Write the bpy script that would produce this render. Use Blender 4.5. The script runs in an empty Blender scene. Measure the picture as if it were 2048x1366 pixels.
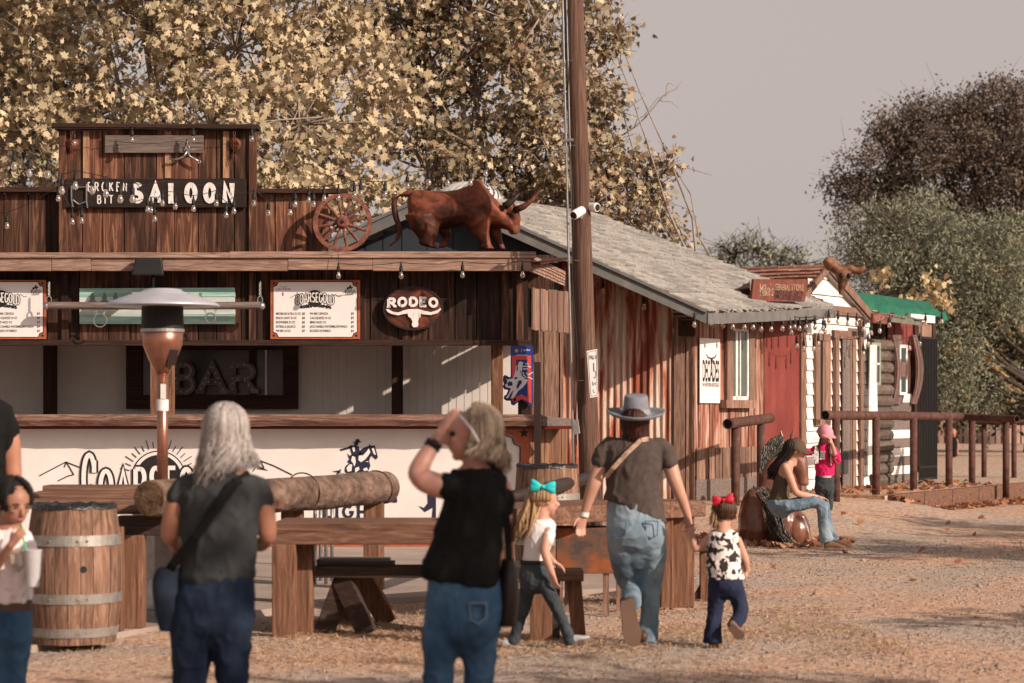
import bpy, bmesh, math, random
import numpy as np
from mathutils import Vector, Matrix, noise as mnoise
random.seed(7); rng = np.random.default_rng(7)
S = bpy.context.scene
COL = S.collection
# ---------------------------------------------------------------- camera, sky, sun, exposure
F = 4500.0; HZ = 815.0; EYE = 1.6
cam_d = bpy.data.cameras.new('camera'); cam = bpy.data.objects.new('camera', cam_d); COL.objects.link(cam)
cam.location = (0, 0, EYE); cam.rotation_euler = (math.radians(90), 0, 0)
cam_d.sensor_width = 36; cam_d.lens = F/2048*36; cam_d.shift_y = (HZ-683)/2048
cam_d.clip_start = 0.5; cam_d.clip_end = 3000
cam_d.dof.use_dof = True; cam_d.dof.focus_distance = 25.0; cam_d.dof.aperture_fstop = 2.8
S.camera = cam
SUN = Vector((1, -.72, .66)).normalized()
world = bpy.data.worlds.new('World'); S.world = world; world.use_nodes = True
wn = world.node_tree.nodes; wl = world.node_tree.links; wn.clear()
wo = wn.new('ShaderNodeOutputWorld'); bg = wn.new('ShaderNodeBackground'); sky = wn.new('ShaderNodeTexSky')
sky.sky_type = 'NISHITA'; sky.sun_disc = False
sky.sun_elevation = math.asin(SUN.z); sky.sun_rotation = math.atan2(SUN.x, SUN.y)
sky.dust_density = 3.0; sky.air_density = 1.0; sky.ozone_density = 0.6
hs = wn.new('ShaderNodeHueSaturation'); hs.inputs['Saturation'].default_value = 0.25
mxs = wn.new('ShaderNodeMixRGB'); mxs.blend_type = 'MULTIPLY'; mxs.inputs['Fac'].default_value = 1
mxs.inputs['Color2'].default_value = (1.0, 0.88, 0.83, 1)
wl.new(sky.outputs[0], hs.inputs['Color']); wl.new(hs.outputs[0], mxs.inputs['Color1'])
mxh = wn.new('ShaderNodeMixRGB'); mxh.inputs['Fac'].default_value = .72; mxh.inputs['Color2'].default_value = (4.95, 4.28, 4.02, 1)   # smoke haze evens the sky
tcw = wn.new('ShaderNodeTexCoord'); sxyz = wn.new('ShaderNodeSeparateXYZ'); mrw = wn.new('ShaderNodeMapRange')   # smoke is thick low down, thin overhead
wl.new(tcw.outputs['Generated'], sxyz.inputs[0]); wl.new(sxyz.outputs['Z'], mrw.inputs[0])
mrw.inputs[1].default_value = .19; mrw.inputs[2].default_value = .32; mrw.inputs[3].default_value = .78; mrw.inputs[4].default_value = .04
wl.new(mrw.outputs[0], mxh.inputs['Fac']); wl.new(mxs.outputs[0], mxh.inputs['Color1']); wl.new(mxh.outputs[0], bg.inputs['Color']); bg.inputs['Strength'].default_value = 0.10
wl.new(bg.outputs[0], wo.inputs['Surface'])
sd = bpy.data.lights.new('sun', 'SUN'); sd.energy = 5.0; sd.angle = math.radians(0.6); sd.color = (1.0, 0.83, 0.68)
so = bpy.data.objects.new('sun', sd); COL.objects.link(so); so.rotation_euler = SUN.to_track_quat('Z', 'Y').to_euler()
S.view_settings.view_transform = 'Standard'; S.view_settings.look = 'None'
S.view_settings.exposure = 0.18; S.view_settings.gamma = 1.0
S.cycles.max_bounces = 6; S.cycles.transparent_max_bounces = 8

# ---------------------------------------------------------------- helpers
V = Vector
def W(px, py, D):
    return V(((px-1024)/F*D, D, EYE+(HZ-py)/F*D))
def G(px, D, z=0.0):
    return V(((px-1024)/F*D, D, z))
def YD(D, z): return HZ-(z-EYE)*F/D
class Fr:
    def __init__(s, o, u):
        s.o = V(o); s.U = V(u).normalized(); s.Z = V((0, 0, 1)); s.N = s.U.cross(s.Z).normalized()
    def P(s, u, z, out=0.0):
        return s.o + s.U*u + V((0, 0, z)) + s.N*out
    def pix(s, px, py, out=0.0):
        d = V(((px-1024)/F, 1, (HZ-py)/F)); C = V((0, 0, EYE)); o = s.o+s.N*out
        t = (o-C).dot(s.N)/d.dot(s.N); p = C+d*t
        return (p-o).dot(s.U), p.z
def front(D): return Fr((0, D, 0), (1, 0, 0))

class MB:
    def __init__(s): s.v = []; s.f = []; s.m = []; s.mi = 0
    def add(s, vs, fs, mi=None):
        b = len(s.v); s.v.extend([tuple(x) for x in vs])
        s.f.extend([tuple(i+b for i in f) for f in fs]); s.m.extend([s.mi if mi is None else mi]*len(fs)); return s
    def hexa(s, p, mi=None):   # 8 points: 0-3 back (ccw), 4-7 front
        return s.add(p, [(0, 1, 2, 3), (7, 6, 5, 4), (0, 4, 5, 1), (1, 5, 6, 2), (2, 6, 7, 3), (3, 7, 4, 0)], mi)
    def fbox(s, fr, u0, u1, z0, z1, o0, o1, mi=None, sk=0.0):
        P = fr.P
        return s.hexa([P(u0, z0, o0), P(u0+sk, z1, o0), P(u1+sk, z1, o0), P(u1, z0, o0),
                       P(u0, z0, o1), P(u0+sk, z1, o1), P(u1+sk, z1, o1), P(u1, z0, o1)], mi)
    def pbox(s, fr, x0, y0, x1, y1, o0, o1, mi=None):
        a = fr.pix(x0, y1, o1); b = fr.pix(x1, y0, o1)
        return s.fbox(fr, a[0], b[0], a[1], b[1], o0, o1, mi)
    def beam(s, a, b, w, h, up=V((0, 0, 1)), mi=None):
        a = V(a); b = V(b); d = (b-a).normalized(); sx = d.cross(up)
        if sx.length < 1e-4: sx = d.cross(V((0, 1, 0)))
        sx.normalize(); uz = sx.cross(d).normalized()
        pts = []
        for e in (a, b):
            for (i, j) in ((-1, -1), (1, -1), (1, 1), (-1, 1)): pts.append(e+sx*i*w/2+uz*j*h/2)
        return s.add(pts, [(3, 2, 1, 0), (4, 5, 6, 7), (0, 1, 5, 4), (1, 2, 6, 5), (2, 3, 7, 6), (3, 0, 4, 7)], mi)
    def tube(s, pts, r, n=8, caps=True, mi=None, closed=False):
        pts = [V(p) for p in pts]; k = len(pts)
        if not hasattr(r, '__len__'): r = [r]*k
        vs = []; fs = []; prev = None
        for i, p in enumerate(pts):
            if closed: t = pts[(i+1) % k]-pts[i-1]
            else: t = pts[min(i+1, k-1)]-pts[max(i-1, 0)]
            if t.length < 1e-9: t = V((0, 0, 1))
            t.normalize()
            if prev is None:
                a = t.cross(V((0, 0, 1)))
                if a.length < 1e-3: a = t.cross(V((0, 1, 0)))
            else:
                a = prev-t*prev.dot(t)
                if a.length < 1e-6: a = t.cross(V((0, 0, 1)))
            a.normalize(); prev = a; b = t.cross(a)
            for j in range(n):
                an = 2*math.pi*j/n; vs.append(p+(a*math.cos(an)+b*math.sin(an))*r[i])
        rr = k if closed else k-1
        for i in range(rr):
            i2 = (i+1) % k
            for j in range(n):
                fs.append((i*n+j, i*n+(j+1) % n, i2*n+(j+1) % n, i2*n+j))
        if caps and not closed: fs += [tuple(range(n-1, -1, -1)), tuple((k-1)*n+j for j in range(n))]
        return s.add(vs, fs, mi)
    def lathe(s, c, prof, n=24, axis=V((0, 0, 1)), mi=None):   # prof: (radius, height) list
        c = V(c); ax = V(axis).normalized(); a = ax.cross(V((0, 1, 0)))
        if a.length < 1e-3: a = ax.cross(V((1, 0, 0)))
        a.normalize(); b = ax.cross(a); vs = []; fs = []
        for (r, h) in prof:
            for j in range(n):
                an = 2*math.pi*j/n; vs.append(c+ax*h+(a*math.cos(an)+b*math.sin(an))*max(r, 1e-4))
        for i in range(len(prof)-1):
            for j in range(n): fs.append((i*n+j, i*n+(j+1) % n, (i+1)*n+(j+1) % n, (i+1)*n+j))
        fs += [tuple(range(n-1, -1, -1)), tuple((len(prof)-1)*n+j for j in range(n))]
        return s.add(vs, fs, mi)
    def ell(s, c, r, ax=None, n=14, m=9, mi=None):
        c = V(c); X, Y, Z = ax if ax else (V((1, 0, 0)), V((0, 1, 0)), V((0, 0, 1)))
        if not hasattr(r, '__len__'): r = (r, r, r)
        vs = [c+Z*r[2]]; fs = []
        for i in range(1, m):
            th = math.pi*i/m
            for j in range(n):
                ph = 2*math.pi*j/n
                vs.append(c+X*(r[0]*math.sin(th)*math.cos(ph))+Y*(r[1]*math.sin(th)*math.sin(ph))+Z*(r[2]*math.cos(th)))
        vs.append(c-Z*r[2]); L = len(vs)-1
        for j in range(n): fs.append((0, 1+j, 1+(j+1) % n))
        for i in range(m-2):
            for j in range(n):
                a = 1+i*n+j; b = 1+i*n+(j+1) % n; fs.append((a, a+n, b+n, b))
        for j in range(n): fs.append((1+(m-2)*n+j, L, 1+(m-2)*n+(j+1) % n))
        return s.add(vs, fs, mi)
    def loft(s, secs, n=18, mi=None):
        """secs: (center, half-axis a vector, half-axis b vector); catmull-rom between them"""
        secs = [(V(c), V(a), V(b)) for c, a, b in secs]; out = []
        K = len(secs)
        for i in range(K-1):
            p0 = secs[max(i-1, 0)]; p1 = secs[i]; p2 = secs[i+1]; p3 = secs[min(i+2, K-1)]
            for t in (0, .25, .5, .75):
                o = []
                for q in range(3):
                    o.append(.5*((2*p1[q])+(p2[q]-p0[q])*t+(2*p0[q]-5*p1[q]+4*p2[q]-p3[q])*t*t+(3*p1[q]-p0[q]-3*p2[q]+p3[q])*t**3))
                out.append(o)
        out.append(secs[-1]); vs = []; fs = []
        for c, a, b in out:
            for j in range(n):
                an = 2*math.pi*j/n; vs.append(c+a*math.cos(an)+b*math.sin(an))
        for i in range(len(out)-1):
            for j in range(n): fs.append((i*n+j, i*n+(j+1) % n, (i+1)*n+(j+1) % n, (i+1)*n+j))
        fs += [tuple(range(n-1, -1, -1)), tuple((len(out)-1)*n+j for j in range(n))]
        return s.add(vs, fs, mi)
    def chain(s, pts, rad, n=12):
        pts = [V(p) for p in pts]
        s.tube(pts, rad, n)
        for p, r in zip(pts, rad): s.ell(p, r, n=n, m=8)
        return s
    def prism(s, fr, pts, o0, o1, mi=None):   # polygon in frame (u,z), front face at o1
        k = len(pts); A = [fr.P(u, z, o0) for u, z in pts]; B = [fr.P(u, z, o1) for u, z in pts]
        fs = [tuple(range(k-1, -1, -1)), tuple(range(k, 2*k))]+[(i, (i+1) % k, k+(i+1) % k, k+i) for i in range(k)]
        return s.add(A+B, fs, mi)
    def ribbon(s, fr, pts, w, o0, o1, mi=None, closed=False):   # stroke with mitred joints
        k = len(pts); L = []; R = []
        for i in range(k):
            p = np.array(pts[i], float)
            if closed: a = np.array(pts[i-1], float); b = np.array(pts[(i+1) % k], float)
            else: a = np.array(pts[max(i-1, 0)], float); b = np.array(pts[min(i+1, k-1)], float)
            d1 = p-a; d2 = b-p; n1 = np.hypot(*d1); n2 = np.hypot(*d2)
            d1 = d1/n1 if n1 > 1e-9 else d2/max(n2, 1e-9); d2 = d2/n2 if n2 > 1e-9 else d1
            t = d1+d2; q = np.hypot(*t); t = t/q if q > .2 else d1
            nn = np.array((-t[1], t[0])); c = max(.5, abs(nn.dot(np.array((-d1[1], d1[0])))))
            L.append(p+nn*w/2/c); R.append(p-nn*w/2/c)
        for i in range(k if closed else k-1):
            j = (i+1) % k
            s.prism(fr, [tuple(L[i]), tuple(R[i]), tuple(R[j]), tuple(L[j])], o0, o1, mi)
        return s
    def make(s, name, mats, loc=None, smooth=False, bevel=0):
        if not isinstance(mats, (list, tuple)): mats = [mats]
        me = bpy.data.meshes.new(name)
        if loc is None:
            a = np.array(s.v); loc = V(((a[:, 0].min()+a[:, 0].max())/2, (a[:, 1].min()+a[:, 1].max())/2, a[:, 2].min()))
        loc = V(loc); me.from_pydata([(x-loc.x, y-loc.y, z-loc.z) for x, y, z in s.v], [], s.f)
        for m in mats: me.materials.append(m)
        me.polygons.foreach_set('material_index', s.m)
        if smooth: me.polygons.foreach_set('use_smooth', [True]*len(me.polygons))
        me.update()
        bm = bmesh.new(); bm.from_mesh(me); bmesh.ops.recalc_face_normals(bm, faces=bm.faces); bm.to_mesh(me); bm.free()
        o = bpy.data.objects.new(name, me); COL.objects.link(o); o.location = loc
        if bevel:
            b = o.modifiers.new('bevel', 'BEVEL'); b.width = bevel; b.segments = 2; b.limit_method = 'ANGLE'
        return o
def tag(o, label=None, cat=None, group=None, kind=None):
    if label: o['label'] = label
    if cat: o['category'] = cat
    if group: o['group'] = group
    if kind: o['kind'] = kind
    return o
def thing(name, label, cat, loc, group=None):
    o = bpy.data.objects.new(name, None); COL.objects.link(o); o.location = V(loc); o.empty_display_size = .1
    return tag(o, label, cat, group)
def rootpos(o):
    p = V(o.location)
    while o.parent: o = o.parent; p = p+V(o.location)
    return p
def adopt(o, parent):
    o.location = V(o.location)-rootpos(parent); o.parent = parent; return o
def part(parent, name, mb, mats, smooth=False, bevel=0, label=None):
    if 1 in mb.m and not isinstance(mats, (list, tuple)): mats = [mats, m_backing]
    o = mb.make(name, mats, smooth=smooth, bevel=bevel); adopt(o, parent)
    if label: o['label'] = label
    return o
def solo(name, mb, mats, label, cat, group=None, smooth=False, bevel=0):
    return tag(mb.make(name, mats, smooth=smooth, bevel=bevel), label, cat, group)
def copy_tree(o, loc=None, parent=None, label=None):
    c = o.copy(); COL.objects.link(c); c.parent = parent
    if loc is not None: c.location = V(loc)
    if label: c['label'] = label
    for ch in list(o.children): copy_tree(ch, None, c)
    return c
def bake(name, mb, mats, parent, voxel=.01, smooth=3, disp=None, label=None):
    """fuse overlapping closed pieces into one continuous skin"""
    o = mb.make('tmp', mats, loc=V((0, 0, 0)))
    r = o.modifiers.new('r', 'REMESH'); r.mode = 'VOXEL'; r.voxel_size = voxel; r.use_smooth_shade = True
    if smooth:
        sm = o.modifiers.new('s', 'SMOOTH'); sm.iterations = smooth; sm.factor = .5
    dg = bpy.context.evaluated_depsgraph_get(); me = bpy.data.meshes.new_from_object(o.evaluated_get(dg))
    bpy.data.objects.remove(o); me.name = name
    n = len(me.vertices); co = np.empty(n*3); me.vertices.foreach_get('co', co); co = co.reshape(-1, 3)
    if disp:
        no = np.empty(n*3); me.vertices.foreach_get('normal', no); no = no.reshape(-1, 3)
        d = np.array([disp(c) for c in co]); co = co+no*d[:, None]
    loc = np.array(((co[:, 0].min()+co[:, 0].max())/2, (co[:, 1].min()+co[:, 1].max())/2, co[:, 2].min()))
    me.vertices.foreach_set('co', (co-loc).ravel()); me.update()
    me.materials.clear()
    for m in (mats if isinstance(mats, (list, tuple)) else [mats]): me.materials.append(m)
    me.polygons.foreach_set('use_smooth', [True]*len(me.polygons))
    ob = bpy.data.objects.new(name, me); COL.objects.link(ob); ob.location = V(loc)
    if parent: adopt(ob, parent)
    if label: ob['label'] = label
    return ob
def folds(amp=.006, fx=9, fz=22, seed=0):
    def f(c):
        a = mnoise.noise(V((c[0]*fx+seed, c[1]*fx, c[2]*fz))); b = mnoise.noise(V((c[0]*fx*1.3+c[2]*fz*.35, c[1]*fx+seed, c[2]*fz*.8-c[0]*9)))
        d = mnoise.noise(V((c[0]*fx*2.3, c[1]*fx*2+seed, c[2]*fz*1.5+c[0]*14)))
        return amp*(.8*a+1.3*(.35-min(.7, abs(b)*3))+.5*d)
    return f
def ngon(cx, cz, rx, rz, n=40, a0=0.0): return [(cx+rx*math.cos(a0+2*math.pi*i/n), cz+rz*math.sin(a0+2*math.pi*i/n)) for i in range(n)]

# ---------------------------------------------------------------- materials
def nodes(name):
    m = bpy.data.materials.new(name); m.use_nodes = True; nt = m.node_tree
    return m, nt, nt.nodes, nt.links, nt.nodes['Principled BSDF']
def ramp(n, l, src, cols, pos=None):
    r = n.new('ShaderNodeValToRGB'); e = r.color_ramp.elements
    while len(e) < len(cols): e.new(.5)
    for i, c in enumerate(cols):
        e[i].position = (pos[i] if pos else i/(len(cols)-1)); e[i].color = (*c, 1)
    l.new(src, r.inputs['Fac']); return r
def mat(name, cols, rough=.75, metal=0.0, scale=(8, 8, 8), detail=5, dist=0.0, island=0.0, bump=0.0, bscale=None, pos=None,
        transl=0.0, spec=.3, icols=None, coord='Object', coat=0.0, lo=.3, hi=.7):
    m, nt, n, l, b = nodes(name)
    tc = n.new('ShaderNodeTexCoord'); mp = n.new('ShaderNodeMapping'); mp.inputs['Scale'].default_value = scale
    l.new(tc.outputs[coord], mp.inputs[0])
    src_vec = mp.outputs[0]
    geo = n.new('ShaderNodeNewGeometry')
    if island or icols:
        va = n.new('ShaderNodeVectorMath'); va.operation = 'MULTIPLY_ADD'
        cb = n.new('ShaderNodeCombineXYZ')
        for k in range(3): l.new(geo.outputs['Random Per Island'], cb.inputs[k])
        l.new(cb.outputs[0], va.inputs[0]); va.inputs[1].default_value = (37, 53, 71); l.new(mp.outputs[0], va.inputs[2])
        src_vec = va.outputs[0]
    nz = n.new('ShaderNodeTexNoise'); nz.inputs['Scale'].default_value = 1; nz.inputs['Detail'].default_value = detail
    nz.inputs['Distortion'].default_value = dist; nz.inputs['Roughness'].default_value = .62
    l.new(src_vec, nz.inputs['Vector'])
    mr = n.new('ShaderNodeMapRange'); mr.inputs[1].default_value = lo; mr.inputs[2].default_value = hi
    l.new(nz.outputs[0], mr.inputs[0])
    if icols:
        r = ramp(n, l, geo.outputs['Random Per Island'], icols); r2 = ramp(n, l, mr.outputs[0], cols, pos)
        mx = n.new('ShaderNodeMixRGB'); mx.blend_type = 'MULTIPLY'; mx.inputs[0].default_value = 1
        l.new(r.outputs[0], mx.inputs[1]); l.new(r2.outputs[0], mx.inputs[2]); out = mx.outputs[0]
    else:
        r = ramp(n, l, mr.outputs[0], cols, pos); out = r.outputs[0]
        if island:
            hv = n.new('ShaderNodeHueSaturation'); mm = n.new('ShaderNodeMapRange')
            mm.inputs[3].default_value = 1-island; mm.inputs[4].default_value = 1+island*.8
            l.new(geo.outputs['Random Per Island'], mm.inputs[0]); l.new(mm.outputs[0], hv.inputs['Value']); l.new(out, hv.inputs['Color']); out = hv.outputs[0]
    l.new(out, b.inputs['Base Color'])
    b.inputs['Roughness'].default_value = rough; b.inputs['Metallic'].default_value = metal
    b.inputs['Specular IOR Level'].default_value = spec; b.inputs['Coat Weight'].default_value = coat
    if bump:
        bp = n.new('ShaderNodeBump'); bp.inputs['Strength'].default_value = bump; bp.inputs['Distance'].default_value = .02
        if bscale:
            m2 = n.new('ShaderNodeMapping'); m2.inputs['Scale'].default_value = bscale; l.new(tc.outputs[coord], m2.inputs[0])
            n2 = n.new('ShaderNodeTexNoise'); n2.inputs['Scale'].default_value = 1; n2.inputs['Detail'].default_value = 6
            l.new(m2.outputs[0], n2.inputs['Vector']); l.new(n2.outputs[0], bp.inputs['Height'])
        else: l.new(nz.outputs[0], bp.inputs['Height'])
        l.new(bp.outputs[0], b.inputs['Normal'])
    if transl:
        tr = n.new('ShaderNodeBsdfTranslucent'); ms = n.new('ShaderNodeMixShader'); ms.inputs[0].default_value = transl
        l.new(out, tr.inputs['Color']); l.new(b.outputs[0], ms.inputs[1]); l.new(tr.outputs[0], ms.inputs[2])
        l.new(ms.outputs[0], nt.nodes['Material Output'].inputs['Surface'])
    return m
def flat(name, c, rough=.6, metal=0.0, spec=.3, var=.12, coat=0.0):
    return mat(name, [tuple(x*(1-var) for x in c), tuple(min(1, x*(1+var)) for x in c)], rough, metal, scale=(5, 5, 5), spec=spec, coat=coat)
def wood(name, dark, mid, light, axis='z', island=.35, rough=.85, fine=42, long=2.2, bump=.5):
    sc = {'z': (fine, fine, long), 'x': (long, fine, fine), 'y': (fine, long, fine)}[axis]
    return mat(name, [dark, mid, light], rough, scale=sc, detail=6, dist=1.2, island=island, bump=bump, pos=[0, .5, 1], lo=.25, hi=.75)
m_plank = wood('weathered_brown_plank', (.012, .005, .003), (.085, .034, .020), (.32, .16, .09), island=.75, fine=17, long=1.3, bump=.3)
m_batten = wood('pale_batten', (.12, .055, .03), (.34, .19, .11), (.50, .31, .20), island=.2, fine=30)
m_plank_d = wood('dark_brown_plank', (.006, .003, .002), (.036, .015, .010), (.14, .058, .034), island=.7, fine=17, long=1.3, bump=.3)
m_plank_x = wood('weathered_board', (.07, .035, .025), (.27, .165, .125), (.46, .32, .26), 'x', island=.15)
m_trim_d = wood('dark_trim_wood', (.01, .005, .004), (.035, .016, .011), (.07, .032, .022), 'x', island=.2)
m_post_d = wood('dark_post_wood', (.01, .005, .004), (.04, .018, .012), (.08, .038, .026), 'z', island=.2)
m_counter = wood('live_edge_slab', (.03, .014, .01), (.17, .09, .065), (.36, .22, .165), 'x', island=.1, fine=26, long=3, bump=.9)
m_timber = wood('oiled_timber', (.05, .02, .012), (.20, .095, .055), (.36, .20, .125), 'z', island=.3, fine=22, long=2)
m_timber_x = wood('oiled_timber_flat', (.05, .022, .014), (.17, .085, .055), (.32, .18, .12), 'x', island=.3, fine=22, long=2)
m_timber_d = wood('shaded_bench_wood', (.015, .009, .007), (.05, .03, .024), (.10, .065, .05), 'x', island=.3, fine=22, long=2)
m_greyw = wood('grey_weathered_wood', (.05, .035, .03), (.15, .115, .10), (.27, .215, .19), 'x', island=.2)
m_greyz = wood('grey_brown_boards', (.05, .026, .018), (.19, .11, .08), (.36, .23, .175), 'z', island=.35)
m_log = mat('bare_log', [(.045, .028, .02), (.14, .088, .066), (.25, .17, .13)], .9, scale=(7, 7, 9), detail=9, bump=.9, bscale=(18, 8, 26))
m_logend = mat('log_end_grain', [(.03, .016, .01), (.12, .07, .04), (.22, .13, .08)], .9, scale=(14, 14, 14), bump=.8)
m_pole = wood('creosoted_pole', (.03, .014, .010), (.105, .055, .038), (.20, .115, .082), 'z', island=.1, fine=30, long=1.3, bump=.7)
m_white = flat('white_painted_wall', (.60, .55, .51), .6, var=.05)
m_whitepanel = mat('white_panel', [(.66, .61, .58), (.74, .69, .66)], .5, scale=(2, 2, 2), bump=.02)
m_siding = mat('white_clapboard_paint', [(.42, .36, .32), (.72, .68, .64), (.80, .76, .73)], .7, scale=(3, 3, 14), detail=8, bump=.25, pos=[0, .35, 1], island=.08)
m_board_w = flat('sign_white', (.72, .68, .66), .45, var=.04)
m_ink = flat('sign_black_ink', (.018, .014, .016), .6)
m_navyink = flat('navy_ink', (.02, .02, .045), .6)
m_greyink = flat('grey_ink', (.19, .17, .17), .6)
m_orange = mat('rust_orange_border', [(.30, .07, .03), (.42, .12, .055)], .6, scale=(9, 9, 9))
m_redtrim = flat('dark_red_paint', (.12, .012, .008), .5)
m_redwall = mat('faded_red_panel', [(.13, .024, .018), (.18, .036, .029), (.23, .055, .042)], .7, scale=(3, 3, 1.2), detail=8, bump=.15)
m_black = flat('black_matte', (.012, .011, .011), .6)
m_darkmetal = flat('dark_brown_steel', (.035, .022, .018), .5, metal=.3)
m_railrust = mat('rusted_pipe', [(.045, .020, .015), (.09, .040, .031), (.14, .07, .053)], .75, metal=.15, scale=(7, 7, 7), bump=.2)
m_rust = mat('rusted_sheet_steel', [(.018, .009, .007), (.07, .022, .014), (.18, .05, .025), (.27, .09, .045)], .6, metal=.25, scale=(2.6, 2.6, 3.0), detail=10, dist=.9, bump=.3, pos=[0, .35, .6, 1])
m_rustbox = mat('burnt_steel', [(.03, .03, .028), (.11, .075, .06), (.26, .085, .035), (.36, .13, .06)], .6, metal=.3, scale=(4, 4, 6), detail=8)
m_steel = mat('galvanised_steel', [(.28, .27, .27), (.45, .43, .42)], .38, metal=.8, scale=(8, 8, 8))
m_galv = mat('dull_hoop_steel', [(.22, .20, .18), (.40, .37, .34)], .5, metal=.55, scale=(12, 12, 12))
m_alu = flat('spun_aluminium', (.46, .46, .50), .4, metal=.35)
m_copper = mat('bronze_enamel', [(.34, .15, .10), (.42, .20, .14)], .28, metal=.75, scale=(4, 4, 40))
m_teal = mat('teal_board_paint', [(.16, .32, .28), (.26, .46, .40), (.45, .58, .53)], .7, scale=(2, 20, 22), detail=7)
m_teal2 = mat('washed_white_board_paint', [(.34, .44, .42), (.62, .64, .61)], .7, scale=(2, 20, 22), detail=7)
m_glass = flat('dark_window_glass', (.03, .033, .03), .08, spec=.8)
m_pane = flat('grey_window_glass', (.09, .10, .085), .1, spec=.8)
m_vinyl = flat('white_window_frame', (.7, .67, .64), .4)
m_navy = flat('navy_siding', (.022, .026, .034), .7)
m_rake = flat('grey_fascia_paint', (.13, .125, .12), .7, var=.25)
m_backing = flat('shaded_gap_backing', (.012, .008, .006), .9)  # near-black sheet added behind boards; the shade of the gaps is in its colour
# ---------------------------------------------------------------- ground
m_dirt, nt, n, l, b = nodes('packed_dirt')
tc = n.new('ShaderNodeTexCoord')
def nz_(scale, det=8, dist=0):
    z = n.new('ShaderNodeTexNoise'); z.inputs['Scale'].default_value = scale; z.inputs['Detail'].default_value = det
    z.inputs['Distortion'].default_value = dist; l.new(tc.outputs['Object'], z.inputs['Vector']); return z
a1 = nz_(.55, 6, .5); a2 = nz_(16, 8); a3 = nz_(70, 4)
r1 = ramp(n, l, a1.outputs[0], [(.58, .375, .265), (.52, .385, .30), (.43, .37, .325)], [.38, .52, .66])
r2 = ramp(n, l, a2.outputs[0], [(.45, .42, .40), (1, 1, 1), (1.0, 1.0, 1.0)], [.36, .50, .7])
r3 = ramp(n, l, a3.outputs[0], [(.6, .57, .55), (1, 1, 1)], [.35, .55])
x1 = n.new('ShaderNodeMixRGB'); x1.blend_type = 'MULTIPLY'; x1.inputs[0].default_value = .8; l.new(r1.outputs[0], x1.inputs[1]); l.new(r2.outputs[0], x1.inputs[2])
x2 = n.new('ShaderNodeMixRGB'); x2.blend_type = 'MULTIPLY'; x2.inputs[0].default_value = .8; l.new(x1.outputs[0], x2.inputs[1]); l.new(r3.outputs[0], x2.inputs[2])
l.new(x2.outputs[0], b.inputs['Base Color']); b.inputs['Roughness'].default_value = .95; b.inputs['Specular IOR Level'].default_value = .1
bp = n.new('ShaderNodeBump'); bp.inputs['Strength'].default_value = .65; bp.inputs['Distance'].default_value = .04; l.new(a2.outputs[0], bp.inputs['Height'])
bp2 = n.new('ShaderNodeBump'); bp2.inputs['Strength'].default_value = .6; bp2.inputs['Distance'].default_value = .015; l.new(a3.outputs[0], bp2.inputs['Height'])
l.new(bp.outputs[0], bp2.inputs['Normal']); l.new(bp2.outputs[0], b.inputs['Normal'])
RU = V((.6, 1, 0)).normalized(); ROW = Fr((2.6, 32, 0), RU); ZT = .27
def gh(x, y):   # ground height
    near = max(0.0, min(1.0, (60-y)/20))
    h = .022*mnoise.noise(V((x*1.3, y*.9, 0)))+.012*mnoise.noise(V((x*4, y*4, 3)))
    far = 0.0
    if y > 39: far = min(.35, (y-39)*.05)
    q = V((x, y, 0))-ROW.o; o = q.dot(ROW.N); u = q.dot(ROW.U)
    r = max(0, min(1, (4.2-o)/3.4)); r = r*r*(3-2*r); e = max(0, min(1, (3.2-u)/.3))*max(0, min(1, (u+6)/4))
    return h*near+far+ZT*r*e
mb = MB()
xs = list(np.arange(-9, 14.01, .14)); ys = list(np.arange(7, 46, .16))
xs = [-900, -250, -80, -30, -14]+xs+[20, 35, 80, 250, 900]; ys = [-60, -10, 0, 4]+ys+[50, 58, 70, 90, 130, 250, 600, 1500]
vs = [(x, y, gh(x, y) if -9 <= x <= 14 and 7 <= y <= 46 else (min(.35, max(0, (y-39)*.05)) if y > 39 else 0)) for y in ys for x in xs]
nx = len(xs)
mb.add(vs, [(j*nx+i, j*nx+i+1, (j+1)*nx+i+1, (j+1)*nx+i) for j in range(len(ys)-1) for i in range(nx-1)])
tag(mb.make('ground', m_dirt, loc=V((0, 0, 0)), smooth=True), kind='structure')
m_conc = mat('worn_concrete', [(.26, .20, .17), (.36, .29, .25)], .9, scale=(2, 2, 2), detail=8, bump=.15)
mb = MB()   # slab under the tables and the bar
pts = [(-14, 14.35), (-3.3, 14.35), (-1.55, 18.1), (1.3, 19.6), (1.5, 27.4), (-14, 27.4)]
f0 = Fr((0, 0, 0), (1, 0, 0))
k = len(pts); mb.add([(x, y, .045) for x, y in pts]+[(x, y, -.1) for x, y in pts], [tuple(range(k))]+[(i, (i+1) % k, k+(i+1) % k, k+i) for i in range(k)])
tag(mb.make('concrete_pad', m_conc), kind='structure')
# raised dirt terrace in front of the sheds
RU = V((.6, 1, 0)).normalized(); ROW = Fr((2.6, 32, 0), RU)
ZT = .27
mb = MB(); mb.fbox(ROW, 2.95, 14, -.2, ZT+.012, -7.9, 1.7)
tag(mb.make('terrace', m_dirt, loc=V((0, 0, 0))), kind='structure')

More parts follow.
